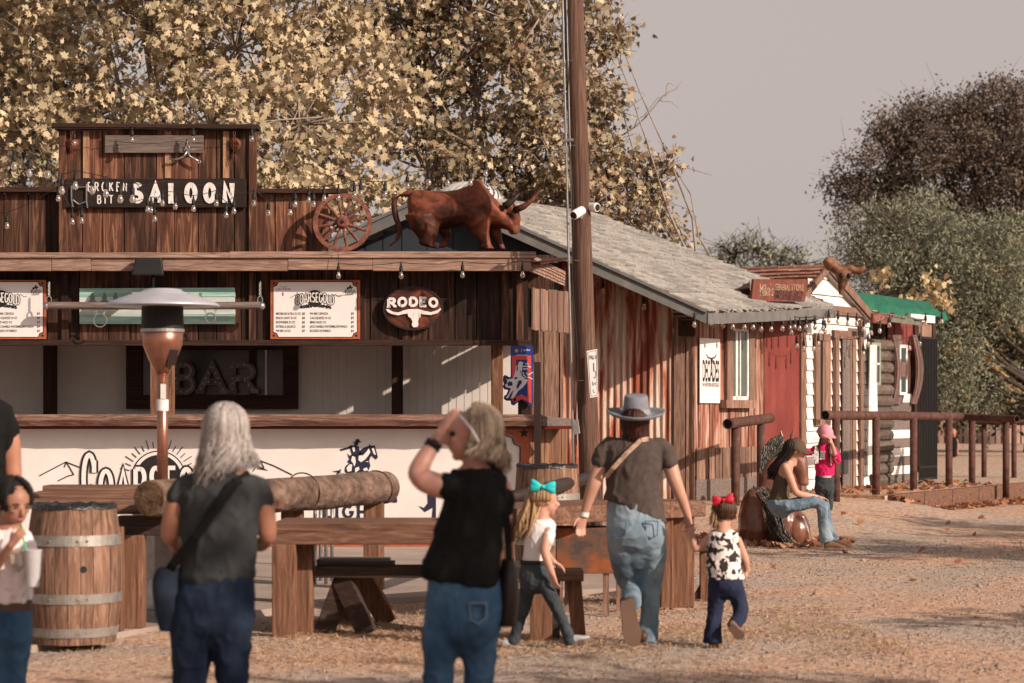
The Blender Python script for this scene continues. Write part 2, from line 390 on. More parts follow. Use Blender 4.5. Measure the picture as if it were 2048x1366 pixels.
# ---------------------------------------------------------------- plank walls
def planks(mb, fr, u0, u1, z0, z1, w, out, th=.022, jit=.25, zj=.01, gap=.012, poly=None, warp=.006):
    if poly is None: mb.fbox(fr, u0+.01, u1-.01, z0+.01, z1-.02, out-th-.03, out-th-.012, mi=1)
    u = u0
    while u < u1-.01:
        ww = w*(1+random.uniform(-jit, jit)); e = min(u+ww, u1)
        if u1-e < w*.3: e = u1
        o = out+random.uniform(-.008, .008); za, zb = z0-random.uniform(0, zj), z1+random.uniform(-zj, 0)
        if poly: zb = poly((u+e)/2) if not callable(poly) else poly((u+e)/2)
        mb.fbox(fr, u+gap/2, e-gap/2, za, zb, o-th, o, sk=random.uniform(-warp, warp)); u = e
def siding(mb, fr, u0, u1, z0, z1, h, out, clip=None):
    z = z0
    while z < z1-.01:
        e = min(z+h, z1); P = fr.P
        a0, a1 = (u0, u1) if not clip else clip(z+h*.5)
        if a1-a0 > .05:
            u = a0
            while u < a1-.01:
                L = random.uniform(.9, 2.2); v = min(u+L, a1); j = random.uniform(-.003, .003)
                mb.hexa([P(u+.004, z+.014, out-.02), P(u+.004, e, out-.02), P(v-.004, e, out-.02), P(v-.004, z+.014, out-.02),
                         P(u+.004, z+.014, out+.022+j), P(u+.004, e, out), P(v-.004, e, out), P(v-.004, z+.014, out+.022+j)])
                mb.hexa([P(u, z, out-.03), P(u, e, out-.03), P(v, e, out-.03), P(v, z, out-.03), P(u, z, out-.012), P(u, e, out-.012), P(v, e, out-.012), P(v, z, out-.012)], mi=1); u = v
        z = e
# ---------------------------------------------------------------- the saloon bar
f_par = front(26.0); f_up = front(25.3); f_fas = front(25.0); f_bk = front(27.0); f_ct = front(24.9); f_pan = front(25.15)
sal = thing('saloon_bar', 'weathered brown plank saloon bar with an open serving hatch and a raised false front', 'bar building', (-3, 26, 0))
mb = MB()
fl = lambda fr, px, o=0: fr.pix(px, 800, o)[0]
fz = lambda fr, py, o=0: fr.pix(1024, py, o)[1]
uL = -9.6
# parapet low left / right and raised centre
planks(mb, f_par, uL, fl(f_par, 118), fz(f_par, 520), fz(f_par, 384), .29, .0, jit=.35)
part(sal, 'parapet_planks', mb, m_plank); mb = MB()
planks(mb, f_par, fl(f_par, 512), fl(f_par, 658), fz(f_par, 512), fz(f_par, 386), .29, .0, jit=.35)
part(sal, 'parapet_planks', mb, m_plank)
mb = MB(); planks(mb, f_par, fl(f_par, 120), fl(f_par, 510), fz(f_par, 512), fz(f_par, 258), .29, .09, jit=.3)
part(sal, 'false_front_planks', mb, m_plank); mb = MB()
for px in (172, 336, 452):   # pale battens
    mb = MB(); mb.pbox(f_par, px-6, 262, px+6, 356, .09, .112); part(sal, 'batten', mb, m_batten)
mb = MB(); mb.pbox(f_par, 118, 262, 132, 512, .02, .125); mb.pbox(f_par, 498, 262, 512, 512, .02, .125)
part(sal, 'edge_boards', mb, m_plank)
mb = MB(); mb.pbox(f_par, 108, 248, 517, 258, -.06, .2); mb.pbox(f_par, -700, 374, 118, 384, -.08, .10); mb.pbox(f_par, 512, 377, 694, 386, -.08, .1)
mb.beam(W(104, 250, 25.8), W(516, 253, 25.8), .02, .05)
part(sal, 'parapet_cap', mb, m_trim_d, bevel=.005)
# awning: roof deck sloping forward, fascia of two boards
mb = MB(); P = V
x0, x1 = uL, W(1078, 0, 25).x
za, zb = fz(f_fas, 524), fz(f_par, 515)
mb.hexa([P((x0, 25.0, za-.03)), P((x0, 26.0, zb-.03)), P((x1+.35, 26.0, zb-.03)), P((x1, 25.0, za-.03)), P((x0, 25.0, za)), P((x0, 26.0, zb)), P((x1+.35, 26.0, zb)), P((x1, 25.0, za))])
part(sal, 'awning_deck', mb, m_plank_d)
mb = MB()
u = uL; cuts = [fl(f_fas, p) for p in (-420, -160, 104, 182, 576, 745, 1062)]
top = [fl(f_fas, p) for p in (-300, 460, 1072)]
u = uL
for t in top: mb.fbox(f_fas, u+.002, t, fz(f_fas, 516), fz(f_fas, 505)+random.uniform(-.004, .01), -.02, .045); u = t
u = uL
for t in cuts: mb.fbox(f_fas, u+.003, t, fz(f_fas, 541)+random.uniform(-.008, .008), fz(f_fas, 516.6), -.03, .015+random.uniform(0, .012)); u = t
part(sal, 'fascia_boards', mb, m_plank_x, bevel=.004)
# shingled right hip of the awning
mb = MB(); pA, pB, pC, pD = W(1062, 509, 25.0), W(1130, 543, 26.35), W(1128, 571, 26.35), W(1058, 541, 25.0)
for i in range(5):
    for j in range(14):
        s0, s1 = j/14, (j+.93)/14; t0, t1 = i/5, (i+1.25)/5
        q = lambda s_, t_, o: pA.lerp(pB, s_).lerp(pD.lerp(pC, s_), min(t_, 1.05))+V((.012, -.02, 0))*o
        jj = random.uniform(-.03, .03)
        mb.hexa([q(s0, t0, 0), q(s0, t1+jj, 0), q(s1, t1+jj, 0), q(s1, t0, 0), q(s0, t0, .2), q(s0, t1+jj, 1.1), q(s1, t1+jj, 1.1), q(s1, t0, .2)])
part(sal, 'hip_shingles', mb, m_plank_x)
# right side skirt planks
SK = Fr(W(1061, 800, 25.4)*1, (W(1138, 800, 26.65)-W(1061, 800, 25.4)).normalized()); SK.o.z = 0
mb = MB(); L = (W(1138, 800, 26.65)-W(1061, 800, 25.4)).length
planks(mb, SK, 0, L, 2.50, 2.97, .1, .02, zj=.03)
part(sal, 'side_skirt_planks', mb, m_greyz)
# upper front wall
mb = MB(); planks(mb, f_up, uL, fl(f_up, 1058), fz(f_up, 684), fz(f_up, 522), .27, .0, jit=.35)
for px in (722, 812, 1010, 1040, 505, 130): mb.pbox(f_up, px-7, 545, px+7, 684, .0, .03)
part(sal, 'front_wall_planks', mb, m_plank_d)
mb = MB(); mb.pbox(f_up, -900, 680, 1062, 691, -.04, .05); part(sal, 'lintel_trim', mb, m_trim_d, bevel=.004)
mb = MB(); mb.fbox(f_up, uL, fl(f_up, 1056), fz(f_up, 536), fz(f_up, 533), -1.6, .26); part(sal, 'ceiling', mb, m_plank_d)
# posts
posts = [(86, 110), (783, 805)]
for a, c in posts:
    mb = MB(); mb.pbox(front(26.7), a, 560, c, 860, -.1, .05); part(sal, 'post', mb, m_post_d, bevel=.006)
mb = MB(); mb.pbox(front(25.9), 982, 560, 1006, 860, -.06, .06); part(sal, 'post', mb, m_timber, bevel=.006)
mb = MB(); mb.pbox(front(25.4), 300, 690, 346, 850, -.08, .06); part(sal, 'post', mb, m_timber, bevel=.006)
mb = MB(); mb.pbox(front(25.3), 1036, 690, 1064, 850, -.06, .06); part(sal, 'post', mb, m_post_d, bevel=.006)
# white back wall with beads
mb = MB(); mb.fbox(f_bk, -9.6, fl(f_bk, 985), .05, 3.35, -.04, .0)
u = fl(f_bk, 600)
while u < fl(f_bk, 980): mb.fbox(f_bk, u, u+.084, .06, 3.3, .0, .006); u += .094
mb.fbox(front(26.2), fl(front(26.2), 1003), fl(front(26.2), 1062), .05, 2.9, -.03, 0)
part(sal, 'white_back_wall', mb, m_white)
# counter
mb = MB()
def slab(x0, x1, D0, D1, z0, z1, nseg=26):
    vs = []
    for i in range(nseg+1):
        t = i/nseg; x = x0+(x1-x0)*t; w = .02*mnoise.noise(V((x*1.7, 1, 0)))+.012*mnoise.noise(V((x*7, 2, 0))); g = .012*mnoise.noise(V((x*3, 5, 0)))
        vs += [V((x, D0+w+.02, z0+g)), V((x, D0+w-.02, (z0+z1)/2)), V((x, D0+w+.025, z1)), V((x, D1, z1)), V((x, D1, z0))]
    fs = [(5*i+j, 5*i+(j+1) % 5, 5*(i+1)+(j+1) % 5, 5*(i+1)+j) for i in range(nseg) for j in range(5)]
    fs += [(4, 3, 2, 1, 0), tuple(5*nseg+j for j in range(5))]; mb.add(vs, fs)
zc0, zc1 = fz(f_ct, 852), fz(f_ct, 829)
slab(uL, W(1085, 0, 24.9).x, 24.85, 25.6, zc0, zc1, 70)
part(sal, 'counter_slab', mb, m_counter)
mb = MB(); mb.hexa([W(1085, 852, 24.9), W(1085, 832, 24.9), W(1150, 838, 25.9), W(1150, 856, 25.9), W(1060, 852, 25.5), W(1060, 832, 25.5), W(1100, 838, 26.9), W(1100, 856, 26.9)])
part(sal, 'side_counter', mb, m_greyw, bevel=.008)
mb = MB(); mb.pbox(f_pan, -900, 852, 1150, 858, -.1, .08); part(sal, 'counter_rail', mb, m_redtrim)
# low front panel (white) with orange corner trim
mb = MB(); mb.fbox(f_pan, uL, fl(f_pan, 1056), .11, fz(f_pan, 858), -.04, 0)
part(sal, 'white_front_panel', mb, m_whitepanel)
mb = MB()
mb.prism(f_pan, [f_pan.pix(x, y) for x, y in ((1012, 859), (1058, 859), (1058, 1080), (1042, 1080), (1042, 890), (1030, 885), (1026, 872), (1012, 868))], .004, .014)
mb.fbox(f_pan, uL, fl(f_pan, 1058), fz(f_pan, 1095), fz(f_pan, 1087), .004, .02)
part(sal, 'orange_panel_border', mb, m_orange)
mb = MB(); mb.ribbon(f_pan, [f_pan.pix(x, y) for x, y in ((1008, 861), (1009, 870), (1024, 875), (1028, 887), (1040, 893), (1040, 1080))], .012, .004, .018)
def star(fr, cx, cz, r, n=5, q=.42): return [(cx+(r if i % 2 == 0 else r*q)*math.sin(math.pi*i/n), cz+(r if i % 2 == 0 else r*q)*math.cos(math.pi*i/n)) for i in range(2*n)]
c = f_pan.pix(1048, 866); mb.prism(f_pan, star(f_pan, c[0], c[1], .06), .014, .018)
part(sal, 'panel_border_line', mb, m_ink)
mb = MB(); planks(mb, SK, .02, L, .1, zc0-.02, .11, -.02); part(sal, 'side_panel_planks', mb, m_timber)
mb = MB(); planks(mb, Fr((0, 26.9, 0), (1, 0, 0)), W(1062, 0, 26.9).x, W(1128, 0, 26.9).x, .1, 3.0, .16, 0); part(sal, 'rear_side_boards', mb, m_greyz)
# side and rear shell so the bar is a closed building
mb = MB(); mb.fbox(front(29.5), uL, .55, 0, 3.6, -.05, 0); mb.fbox(Fr((uL, 29.5, 0), (0, -1, 0)), 0, 3.4, 0, 3.6, -.05, 0)
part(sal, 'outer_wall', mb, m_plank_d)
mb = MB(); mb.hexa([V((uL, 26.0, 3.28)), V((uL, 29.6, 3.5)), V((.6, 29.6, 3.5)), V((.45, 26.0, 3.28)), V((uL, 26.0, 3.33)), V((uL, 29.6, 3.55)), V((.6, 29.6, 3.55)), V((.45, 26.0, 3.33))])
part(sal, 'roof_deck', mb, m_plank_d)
# dark framed window on the back wall
f_w = front(26.93); wd = []
mb = MB()
for a in ((252, 690, 596, 700), (252, 790, 596, 818), (252, 700, 284, 790), (566, 700, 596, 790), (498, 700, 512, 790)): mb.pbox(f_w, *a, 0, .06)
wf = part(sal, 'window_frame', mb, m_trim_d)
mb = MB(); mb.pbox(f_w, 284, 700, 566, 790, .0, .012); part(wf, 'pane', mb, flat('dim_bar_glass', (.045, .032, .028), .25, spec=.5))
mb = MB(); mb.pbox(f_w, 530, 696, 534, 790, .02, .05); part(wf, 'white_bead', mb, m_white)

# ---------------------------------------------------------------- grey roofed boutique
def cl(x): return x
bou = thing('boutique_building', 'rusty corrugated and plank shop with a sagging grey shingle gable roof', 'shop building', (0.5, 33, 0))
c0 = V((2.6, 32, 0))
GB = Fr(c0, (1, 0, 0))             # gable wall, u negative to the left
z_e = 2.92; apex = V((-1.04, 32, 4.69))
def rakez(u):                      # underside of roof on gable
    x = u+2.6
    return 4.60-.46*abs(x+.4)-.15
m_corr = mat('rusty_corrugated_iron', [(.54, .46, .40), (.40, .22, .155), (.27, .066, .036), (.10, .032, .022)], .6, metal=.1, scale=(7, 7, .7), detail=8, dist=.8, bump=.1, pos=[.18, .48, .62, .98])
m_rustplank = mat('rust_streaked_boards', [(.47, .38, .32), (.32, .17, .12), (.20, .06, .038), (.09, .035, .025)], .75, scale=(9, 9, .9), detail=8, dist=.8, island=.2, bump=.3, pos=[.05, .4, .6, .95])
mb = MB()
xa, xb = GB.pix(1050, 800)[0], GB.pix(1346, 800)[0]; nst = 34*8
vs = []; P_ = GB.P
for i in range(nst+1):
    u = xa+(xb-xa)*i/nst; o = .015+.014*math.sin(2*math.pi*u/.076*.8)
    zt = rakez(u); vs += [P_(u, .1, o), P_(u, zt, o)]
mb.add(vs, [(2*i, 2*i+1, 2*i+3, 2*i+2) for i in range(nst)])
part(bou, 'corrugated_wall', mb, m_corr)
mb = MB(); mb.prism(GB, [(GB.pix(690, 800)[0], .1), (xa, .1), (xa, rakez(xa)-.02), (-3.0, 4.42), (GB.pix(690, 800)[0], rakez(GB.pix(690, 800)[0])-.02)], -.1, -.02)
planks(mb, GB, GB.pix(690, 800)[0], xa, .1, 2, .3, .02, poly=rakez, warp=0); part(bou, 'navy_gable_siding', mb, m_navy)
mb = MB(); planks(mb, GB, xb, GB.pix(1356, 800)[0], .1, 2.9, .1, .05); planks(mb, GB, GB.pix(1386, 800)[0], 0.0, .1, 2.85, .13, .05)
part(bou, 'brown_wall_boards', mb, m_greyz)
mb = MB(); mb.pbox(GB, 1352, 640, 1390, 672, -.02, .05); part(bou, 'door_head', mb, m_post_d)
mb = MB(); planks(mb, GB, GB.pix(1355, 800)[0], GB.pix(1387, 800)[0], .28, GB.pix(1370, 672)[1], .12, .0, jit=.1); dr = part(bou, 'door', mb, m_greyz)
mb = MB(); G2 = Fr((0, 31.3, 0), (1, 0, 0)); r2z = lambda x: 4.60-.46*abs(x+.82)-.16
x_a, x_b = G2.pix(690, 800)[0], G2.pix(1120, 800)[0]
mb.prism(G2, [(x_a, 3.0), (x_b, 3.0), (x_b, r2z(x_b)), (-.82, 4.44), (x_a, r2z(x_a))], -.1, -.03)
planks(mb, G2, x_a, x_b, 3.0, 2, .3, .0, poly=r2z, warp=0); part(bou, 'upper_gable_siding', mb, m_navy)
# row side wall up to the red panel
uW = ROW.pix(1530, 800)[0]
mb = MB(); planks(mb, ROW, 0, uW, .62, 2.86, .16, .0); part(bou, 'rust_streaked_wall', mb, m_rustplank)
mb = MB(); planks(mb, ROW, 0.02, ROW.pix(1515, 800)[0], .55, 1.02, .1, .018); part(bou, 'bare_lower_boards', mb, m_greyz)
mb = MB(); mb.fbox(ROW, -.02, uW, ZT-.1, .57, 0, .035); part(bou, 'base_board', mb, m_greyw)
mb = MB(); mb.pbox(ROW, 1530, 590, 1606, 1010, -.02, .02); part(bou, 'red_wall_panel', mb, m_redwall)
mb = MB(); mb.pbox(ROW, 1603, 640, 1613, 1000, 0, .06); part(bou, 'corner_board', mb, m_greyz)
# window
mb = MB(); mb.pbox(ROW, 1455, 655, 1466, 805, .01, .05); mb.pbox(ROW, 1500, 655, 1513, 805, .01, .05); mb.pbox(ROW, 1455, 645, 1513, 656, .01, .055)
mb.pbox(ROW, 1453, 800, 1512, 816, .01, .12)
win = part(bou, 'window', mb, m_greyz)
mb = MB(); mb.pbox(ROW, 1466, 656, 1500, 800, .0, .012); part(win, 'pane', mb, m_pane)
mb = MB()
for a in ((1466, 656, 1500, 661), (1466, 793, 1500, 800), (1472, 656, 1476, 800), (1495, 656, 1500, 800), (1480, 656, 1482, 800)): mb.pbox(ROW, *a, .012, .032)
part(win, 'frame', mb, m_vinyl)
# roof planes
m_shin = mat('grey_asphalt_shingle', [(.19, .175, .16), (.40, .375, .345)], .95, scale=(16, 16, 16), detail=6, island=.28, bump=.5)
def shingles(mb, A, B, C, D_, rows, cols, th=.014, lift=.02, jit=.3):
    """A-B ridge, D_-C eave; rows from eave up"""
    nrm = (B-A).cross(D_-A).normalized()
    if nrm.z < 0: nrm = -nrm
    q = lambda s_, t_: A.lerp(B, s_).lerp(D_.lerp(C, s_), t_)
    mb.hexa([q(0, 0)-nrm*.09, q(0, 1)-nrm*.09, q(1, 1)-nrm*.09, q(1, 0)-nrm*.09, q(0, 0), q(0, 1), q(1, 1), q(1, 0)])
    for i in range(rows):
        t0 = max(0, (i-.1)/rows); t1 = (i+1.05)/rows; s0 = 0; off = random.random()/cols; wv = random.uniform(-.12, .12)
        while s0 < .999:
            s1 = min(1, s0+(1+random.uniform(-jit, jit))/cols+(off if s0 == 0 else 0)); o = th*(1+random.uniform(0, .8))
            j = (random.uniform(-.06, .06)+.14*math.sin(s0*9+i*1.3+wv))/rows
            mb.hexa([q(s0, t0)+nrm*.001, q(s0, t1+j)+nrm*.001, q(s1-.0012, t1+j)+nrm*.001, q(s1-.0012, t0)+nrm*.001,
                     q(s0, t0)+nrm*.004, q(s0, t1+j)+nrm*(o+lift*.5), q(s1-.0012, t1+j)+nrm*(o+lift*.5), q(s1-.0012, t0)+nrm*.004]); s0 = s1
yf = 31.0
rA = W(878, 379, yf); rB = W(1182, 424, 35.0); rC = W(1668, 611, 35.3); rD = W(1412, 620, yf)
mb = MB(); shingles(mb, rA, rB, rC, rD, 22, 20); part(bou, 'roof', mb, m_shin)
mb = MB(); lD = V((rA.x-4.3, yf, rA.z-1.95)); lC = V((rB.x-4.3, rB.y, rA.z-1.95)); shingles(mb, rB, rA, lD, lC, 12, 12); part(bou, 'roof_far_side', mb, m_shin)
mb = MB()
for a, c in ((rA, rD), (rA, lD)):
    dn = V((0, 0, -1)); p = [a+dn*.03, c+dn*.03, c+dn*.19, a+dn*.21]
    fy = V((0, -.035, 0)); mb.hexa([x for x in p]+[x+fy for x in p])
    p = [a+dn*.0, c+dn*.0, c+dn*.045, a+dn*.045]; fy = V((0, -.07, 0)); mb.hexa([x for x in p]+[x+fy for x in p])
dd = (rC-rD).normalized(); nn = V((dd.y, -dd.x, 0)).normalized()
p = [rD+V((0, 0, -.05)), rC+V((0, 0, -.05)), rC+V((0, 0, -.2)), rD+V((0, 0, -.2))]; mb.hexa(p+[x+nn*.035 for x in p])
part(bou, 'fascia', mb, m_rake, bevel=.003)
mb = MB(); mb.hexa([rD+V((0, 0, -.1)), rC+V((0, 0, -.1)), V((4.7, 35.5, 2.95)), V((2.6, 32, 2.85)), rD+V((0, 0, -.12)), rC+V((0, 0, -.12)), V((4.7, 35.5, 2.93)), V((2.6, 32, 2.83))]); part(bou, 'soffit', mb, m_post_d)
# ragged shingle edge
mb = MB()
for i in range(22):
    a = rD.lerp(rC, .1+i*.028+random.uniform(-.01, .01)); mb.beam(a+V((-.12, .07, .03)), a+nn*.04+V((0, 0, random.uniform(-.05, .0))), .1, .01)
part(bou, 'curled_shingle_edge', mb, m_shin)

# ---------------------------------------------------------------- white clapboard shed
wh = thing('clapboard_shed', 'white clapboard shed with gable front, bare plank door and terracotta tile roof', 'shed', ROW.P(5, 0))
u0, u1 = ROW.pix(1612, 800)[0], ROW.pix(1738, 800)[0]; zE = ROW.pix(1700, 628)[1]
ua, zA = ROW.pix(1656, 538, .10)
mb = MB(); siding(mb, ROW, u0, u1, ZT, zE, .19, .0)
eL0 = ROW.pix(1608, 593, .10); eL0u = (ua-eL0[0])/(zA-eL0[1])
def gcl(z):
    t = (z-zE)/(zA-zE); return max(u0-.1, ua-(zA-z)*(eL0u)), u1+(ua-u1)*t
siding(mb, ROW, u0, u1, zE, zA, .25, .01, clip=gcl); part(wh, 'clapboard_wall', mb, m_siding)
mb = MB(); mb.pbox(ROW, 1666, 618, 1738, 628, .03, .07); mb.pbox(ROW, 1722, 640, 1728, 985, .03, .07)
part(wh, 'wall_trim', mb, m_greyz)
mb = MB()
for a in ((1670, 663, 1714, 676), (1672, 676, 1679, 982), (1706, 676, 1713, 982)): mb.pbox(ROW, *a, .03, .08)
d_ = part(wh, 'door_casing', mb, m_greyz)
mb = MB(); planks(mb, ROW, ROW.pix(1679, 800)[0], ROW.pix(1706, 800)[0], ZT, ROW.pix(1700, 676)[1], .16, .06, jit=.1); dd_ = part(wh, 'door', mb, m_greyw)
mb = MB(); mb.pbox(ROW, 1677, 905, 1697, 948, .065, .08); part(dd_, 'dark_patch', mb, flat('dark_grey_plate', (.05, .045, .045), .6))
mb = MB(); mb.pbox(ROW, 1632, 668, 1662, 680, .02, .07)
for a in ((1632, 680, 1641, 850), (1651, 680, 1662, 850), (1632, 838, 1662, 852)): mb.pbox(ROW, *a, .02, .06)
w_ = part(wh, 'shuttered_window', mb, m_greyz)
mb = MB(); mb.pbox(ROW, 1641, 680, 1646, 840, .015, .05); part(w_, 'pane', mb, m_backing); mb = MB(); mb.pbox(ROW, 1646, 680, 1651.5, 840, .015, .052); part(w_, 'shutter', mb, m_greyz)
# leaning white slats at right end
mb = MB()
for i in range(5):
    xb_, xt_ = 1719+i*4.4, 1724+i*2.4; mb.hexa([*[ROW.P(*ROW.pix(x_, y_), o) for o in (.13, .15) for x_, y_ in ((xb_, 950-i*2), (xt_, 690), (xt_+2.1, 690), (xb_+4, 950-i*2))]])
part(wh, 'leaning_white_boards', mb, m_siding)
# roof
HN = -ROW.N
ridge0 = ROW.P(ua, zA+.03, .10); ridge1 = ridge0+HN*6.2
eL = ROW.P(*ROW.pix(1608, 593, .10), .10); eR = ROW.P(*ROW.pix(1744, 636, .10), .10)
m_tile = mat('terracotta_tile', [(.22, .10, .07), (.42, .22, .165)], .85, scale=(10, 10, 10), island=.3, bump=.3)
eL = ridge0+(eL-ridge0)*1.8
mb = MB(); shingles(mb, ridge1, ridge0, eL, eL+HN*6.2, 13, 34, th=.018, lift=.035, jit=.15)
q0, q1 = ridge0, ridge1
for i in range(22):
    a = q0.lerp(q1, i/22); c = q0.lerp(q1, (i+1.12)/22); mb.tube([a, c], [.05, .038], 8)
part(wh, 'tile_roof', mb, m_tile)
mb = MB(); shingles(mb, ridge0, ridge1, eR+HN*6.2, eR, 8, 20); part(wh, 'roof_far_side', mb, m_shin)
mb = MB(); mb.beam(ridge0+ROW.N*.02, ridge0.lerp(eL, .56)+ROW.N*.02, .04, .10); mb.beam(ridge0+ROW.N*.02, eR+ROW.N*.02, .04, .13)
part(wh, 'barge_boards', mb, m_greyz)
mb = MB(); mb.fbox(Fr(ROW.P(u1, 0, 0), HN), 0, 5.9, 0, zE, -.04, 0); mb.fbox(ROW, u0, u1, 0, zE, -5.95, -5.9); part(wh, 'rear_walls', mb, m_siding)

# ---------------------------------------------------------------- log cabin, barrel-shaped shed, iron gate, tarp roof
lc = thing('log_cabin', 'small brown log cabin front between the white shed and the barrel stave shed', 'cabin', ROW.P(ROW.pix(1757, 900)[0], 0))
ca, cb = ROW.pix(1740, 800)[0], ROW.pix(1777, 800)[0]
m_logs = wood('cabin_logs', (.035, .026, .02), (.10, .075, .06), (.18, .14, .115), 'y', island=.3, fine=16, long=2)
mb = MB(); z = ZT+.1
while z < 2.75: mb.tube([ROW.P(ca, z, .0), ROW.P(cb+random.uniform(0, .05), z, .0)], .1, 10); z += .19
part(lc, 'log_wall', mb, m_logs)
mb = MB(); mb.pbox(ROW, 1744, 686, 1762, 770, .08, .13); w_ = part(lc, 'window', mb, flat('sage_green_paint', (.22, .26, .20), .7))
mb = MB(); mb.pbox(ROW, 1747, 692, 1759, 764, .13, .134); part(w_, 'pane', mb, m_glass)
mb = MB(); mb.pbox(ROW, 1746, 726, 1760, 729, .134, .15); mb.pbox(ROW, 1752, 690, 1754, 766, .134, .15); part(w_, 'frame', mb, m_vinyl)
mb = MB(); a = ROW.P(*ROW.pix(1733, 618), .3); c_ = ROW.P(*ROW.pix(1806, 640), .5)
A_, B_ = ROW.P(ROW.pix(1728, 600)[0], ROW.pix(1730, 606)[1], -.9), ROW.P(ROW.pix(1785, 600)[0], ROW.pix(1785, 612)[1], -.9)
C_, D__ = ROW.P(ROW.pix(1806, 640)[0], ROW.pix(1806, 642)[1], .35), ROW.P(ROW.pix(1745, 640)[0], ROW.pix(1745, 634)[1], .35)
shingles(mb, A_, B_, C_, D__, 6, 6); part(lc, 'porch_roof', mb, mat('mossy_grey_roofing', [(.10, .10, .08), (.19, .19, .15)], .9, scale=(9, 9, 9), island=.2))
mb = MB(); mb.fbox(ROW, ca, cb, 0, 2.7, -3, -2.95); mb.fbox(Fr(ROW.P(cb, 0, 0), HN), .12, 3, 0, 2.7, -.05, 0); part(lc, 'rear_walls', mb, m_logs)
m_stave = wood('twisted_stave', (.07, .035, .03), (.22, .13, .115), (.36, .25, .225), 'z', island=.6)
bs = thing('stave_shed', 'shed faced with bulging curved staves above pale and brown planks', 'shed', ROW.P(ROW.pix(1803, 900)[0], 0))
sa, sb = ROW.pix(1778, 800)[0], ROW.pix(1832, 800)[0]
mb = MB(); z = ZT+.02; i = 0; z2 = ROW.pix(1800, 800)[1]
mb2 = MB()
while z < z2:
    (mb if i % 2 else mb2).fbox(ROW, sa, ROW.pix(1822, 800)[0], z+.004, z+.15, -.03, .0+random.uniform(0, .008)); z += .155; i += 1
part(bs, 'brown_planks', mb2, m_greyw); part(bs, 'pale_planks', mb, m_siding)
mb = MB(); N_ = 22
for side, (xa_, xb_) in enumerate(((1778, 1797), (1818, 1826))):
    m_ = 10 if side == 0 else 5
    for j in range(m_):
        px = xa_+(xb_-xa_)*(j+.5)/m_; pts = []
        for t in range(9):
            y = 670+(808-670)*t/8; bul = math.sin(math.pi*t/8)
            dx = bul*(6 if side else 2.5)*(.4+.6*j/m_); uu, zz = ROW.pix(px+dx, y); pts.append(ROW.P(uu, zz, .05+.08*bul))
        vs = [p_+q_ for p_ in pts for q_ in (-ROW.U*.016-ROW.N*.02, ROW.U*.016-ROW.N*.02, ROW.U*.016+ROW.N*.02, -ROW.U*.016+ROW.N*.02)]
        mb.add(vs, [(4*i_+k_, 4*i_+(k_+1) % 4, 4*(i_+1)+(k_+1) % 4, 4*(i_+1)+k_) for i_ in range(8) for k_ in range(4)]+[(3, 2, 1, 0), (32, 33, 34, 35)])
    part(bs, 'curved_staves', mb, m_stave); mb = MB()
mb = MB(); mb.pbox(ROW, 1800, 690, 1815, 790, .10, .14); w_ = part(bs, 'window', mb, m_vinyl)
for a in ((1803, 696, 1812, 736), (1803, 743, 1812, 784)):
    mb = MB(); mb.pbox(ROW, *a, .14, .145); part(w_, 'pane', mb, m_glass)
mb = MB(); planks(mb, ROW, sa, sb, ROW.pix(1800, 700)[1], ROW.pix(1800, 640)[1], .15, -.02); part(bs, 'upper_boards', mb, m_redwall)
mb = MB(); mb.fbox(ROW, sa, sb, 0, 3.2, -3, -2.95); mb.fbox(Fr(ROW.P(sb, 0, 0), HN), .06, 3, 0, 3.2, -.05, 0); mb.fbox(ROW, sa, sb, ZT+1.0, 3.0, -.12, -.07); part(bs, 'rear_walls', mb, m_greyz)
# green tarp roof on frame
tp = thing('tarp_roofed_stall', 'far stall with bright green tarpaulin roof and dark iron barred gate', 'stall', ROW.P(ROW.pix(1850, 900)[0], 0))
m_tarp = mat('green_tarpaulin', [(.008, .085, .05), (.018, .14, .085)], .55, scale=(3, 3, 3), bump=.3)
A_ = W(1716, 587, 42.5); B_ = W(1800, 597, 42.5); C_ = W(1890, 617, 39.0); D__ = W(1800, 637, 37.9)
mb = MB(); n_ = 18; vs = []
A_, B_, C_, D__ = W(1712, 584, 40.5), W(1860, 604, 44), W(1892, 621, 40.6), W(1722, 603, 38.0)
for i in range(n_+1):
    for j in range(n_+1):
        s_, t_ = i/n_, j/n_; p = A_.lerp(B_, s_).lerp(D__.lerp(C_, s_), t_); p = p+V((0, 0, .04*math.sin(s_*25)*t_-.12*math.sin(math.pi*t_))); vs.append(p)
for i in range(n_+1): p = D__.lerp(C_, i/n_)+V((.03, -.03, -.16-.05*math.sin(i*1.9))); vs.append(p)
fs = [(i*(n_+1)+j, i*(n_+1)+j+1, (i+1)*(n_+1)+j+1, (i+1)*(n_+1)+j) for i in range(n_) for j in range(n_)]
b0 = (n_+1)**2; fs += [(i*(n_+1)+n_, b0+i, b0+i+1, (i+1)*(n_+1)+n_) for i in range(n_)]
mb.add(vs, fs); part(tp, 'tarpaulin', mb, m_tarp, smooth=True)
ga, gb = ROW.pix(1833, 800)[0], ROW.pix(1868, 800)[0]; zg0, zg1 = .34, ROW.pix(1850, 676)[1]
mb = MB()
for i in range(12):
    u = ga+(gb-ga)*i/11; mb.tube([ROW.P(u, zg0, .05), ROW.P(u, zg1, .05)], .014, 6)
for z in (zg0, zg1, .55, 1.4): mb.beam(ROW.P(ga, z, .05), ROW.P(gb, z, .05), .03, .04)
part(tp, 'barred_gate', mb, m_black)
mb = MB(); mb.fbox(ROW, ga, gb+.1, .3, 3.25, -2.6, -2.5); mb.pbox(ROW, 1830, 640, 1838, 945, -.05, .02); mb.pbox(ROW, 1866, 640, 1872, 945, -.05, .02)
part(tp, 'wall_and_posts', mb, m_post_d)
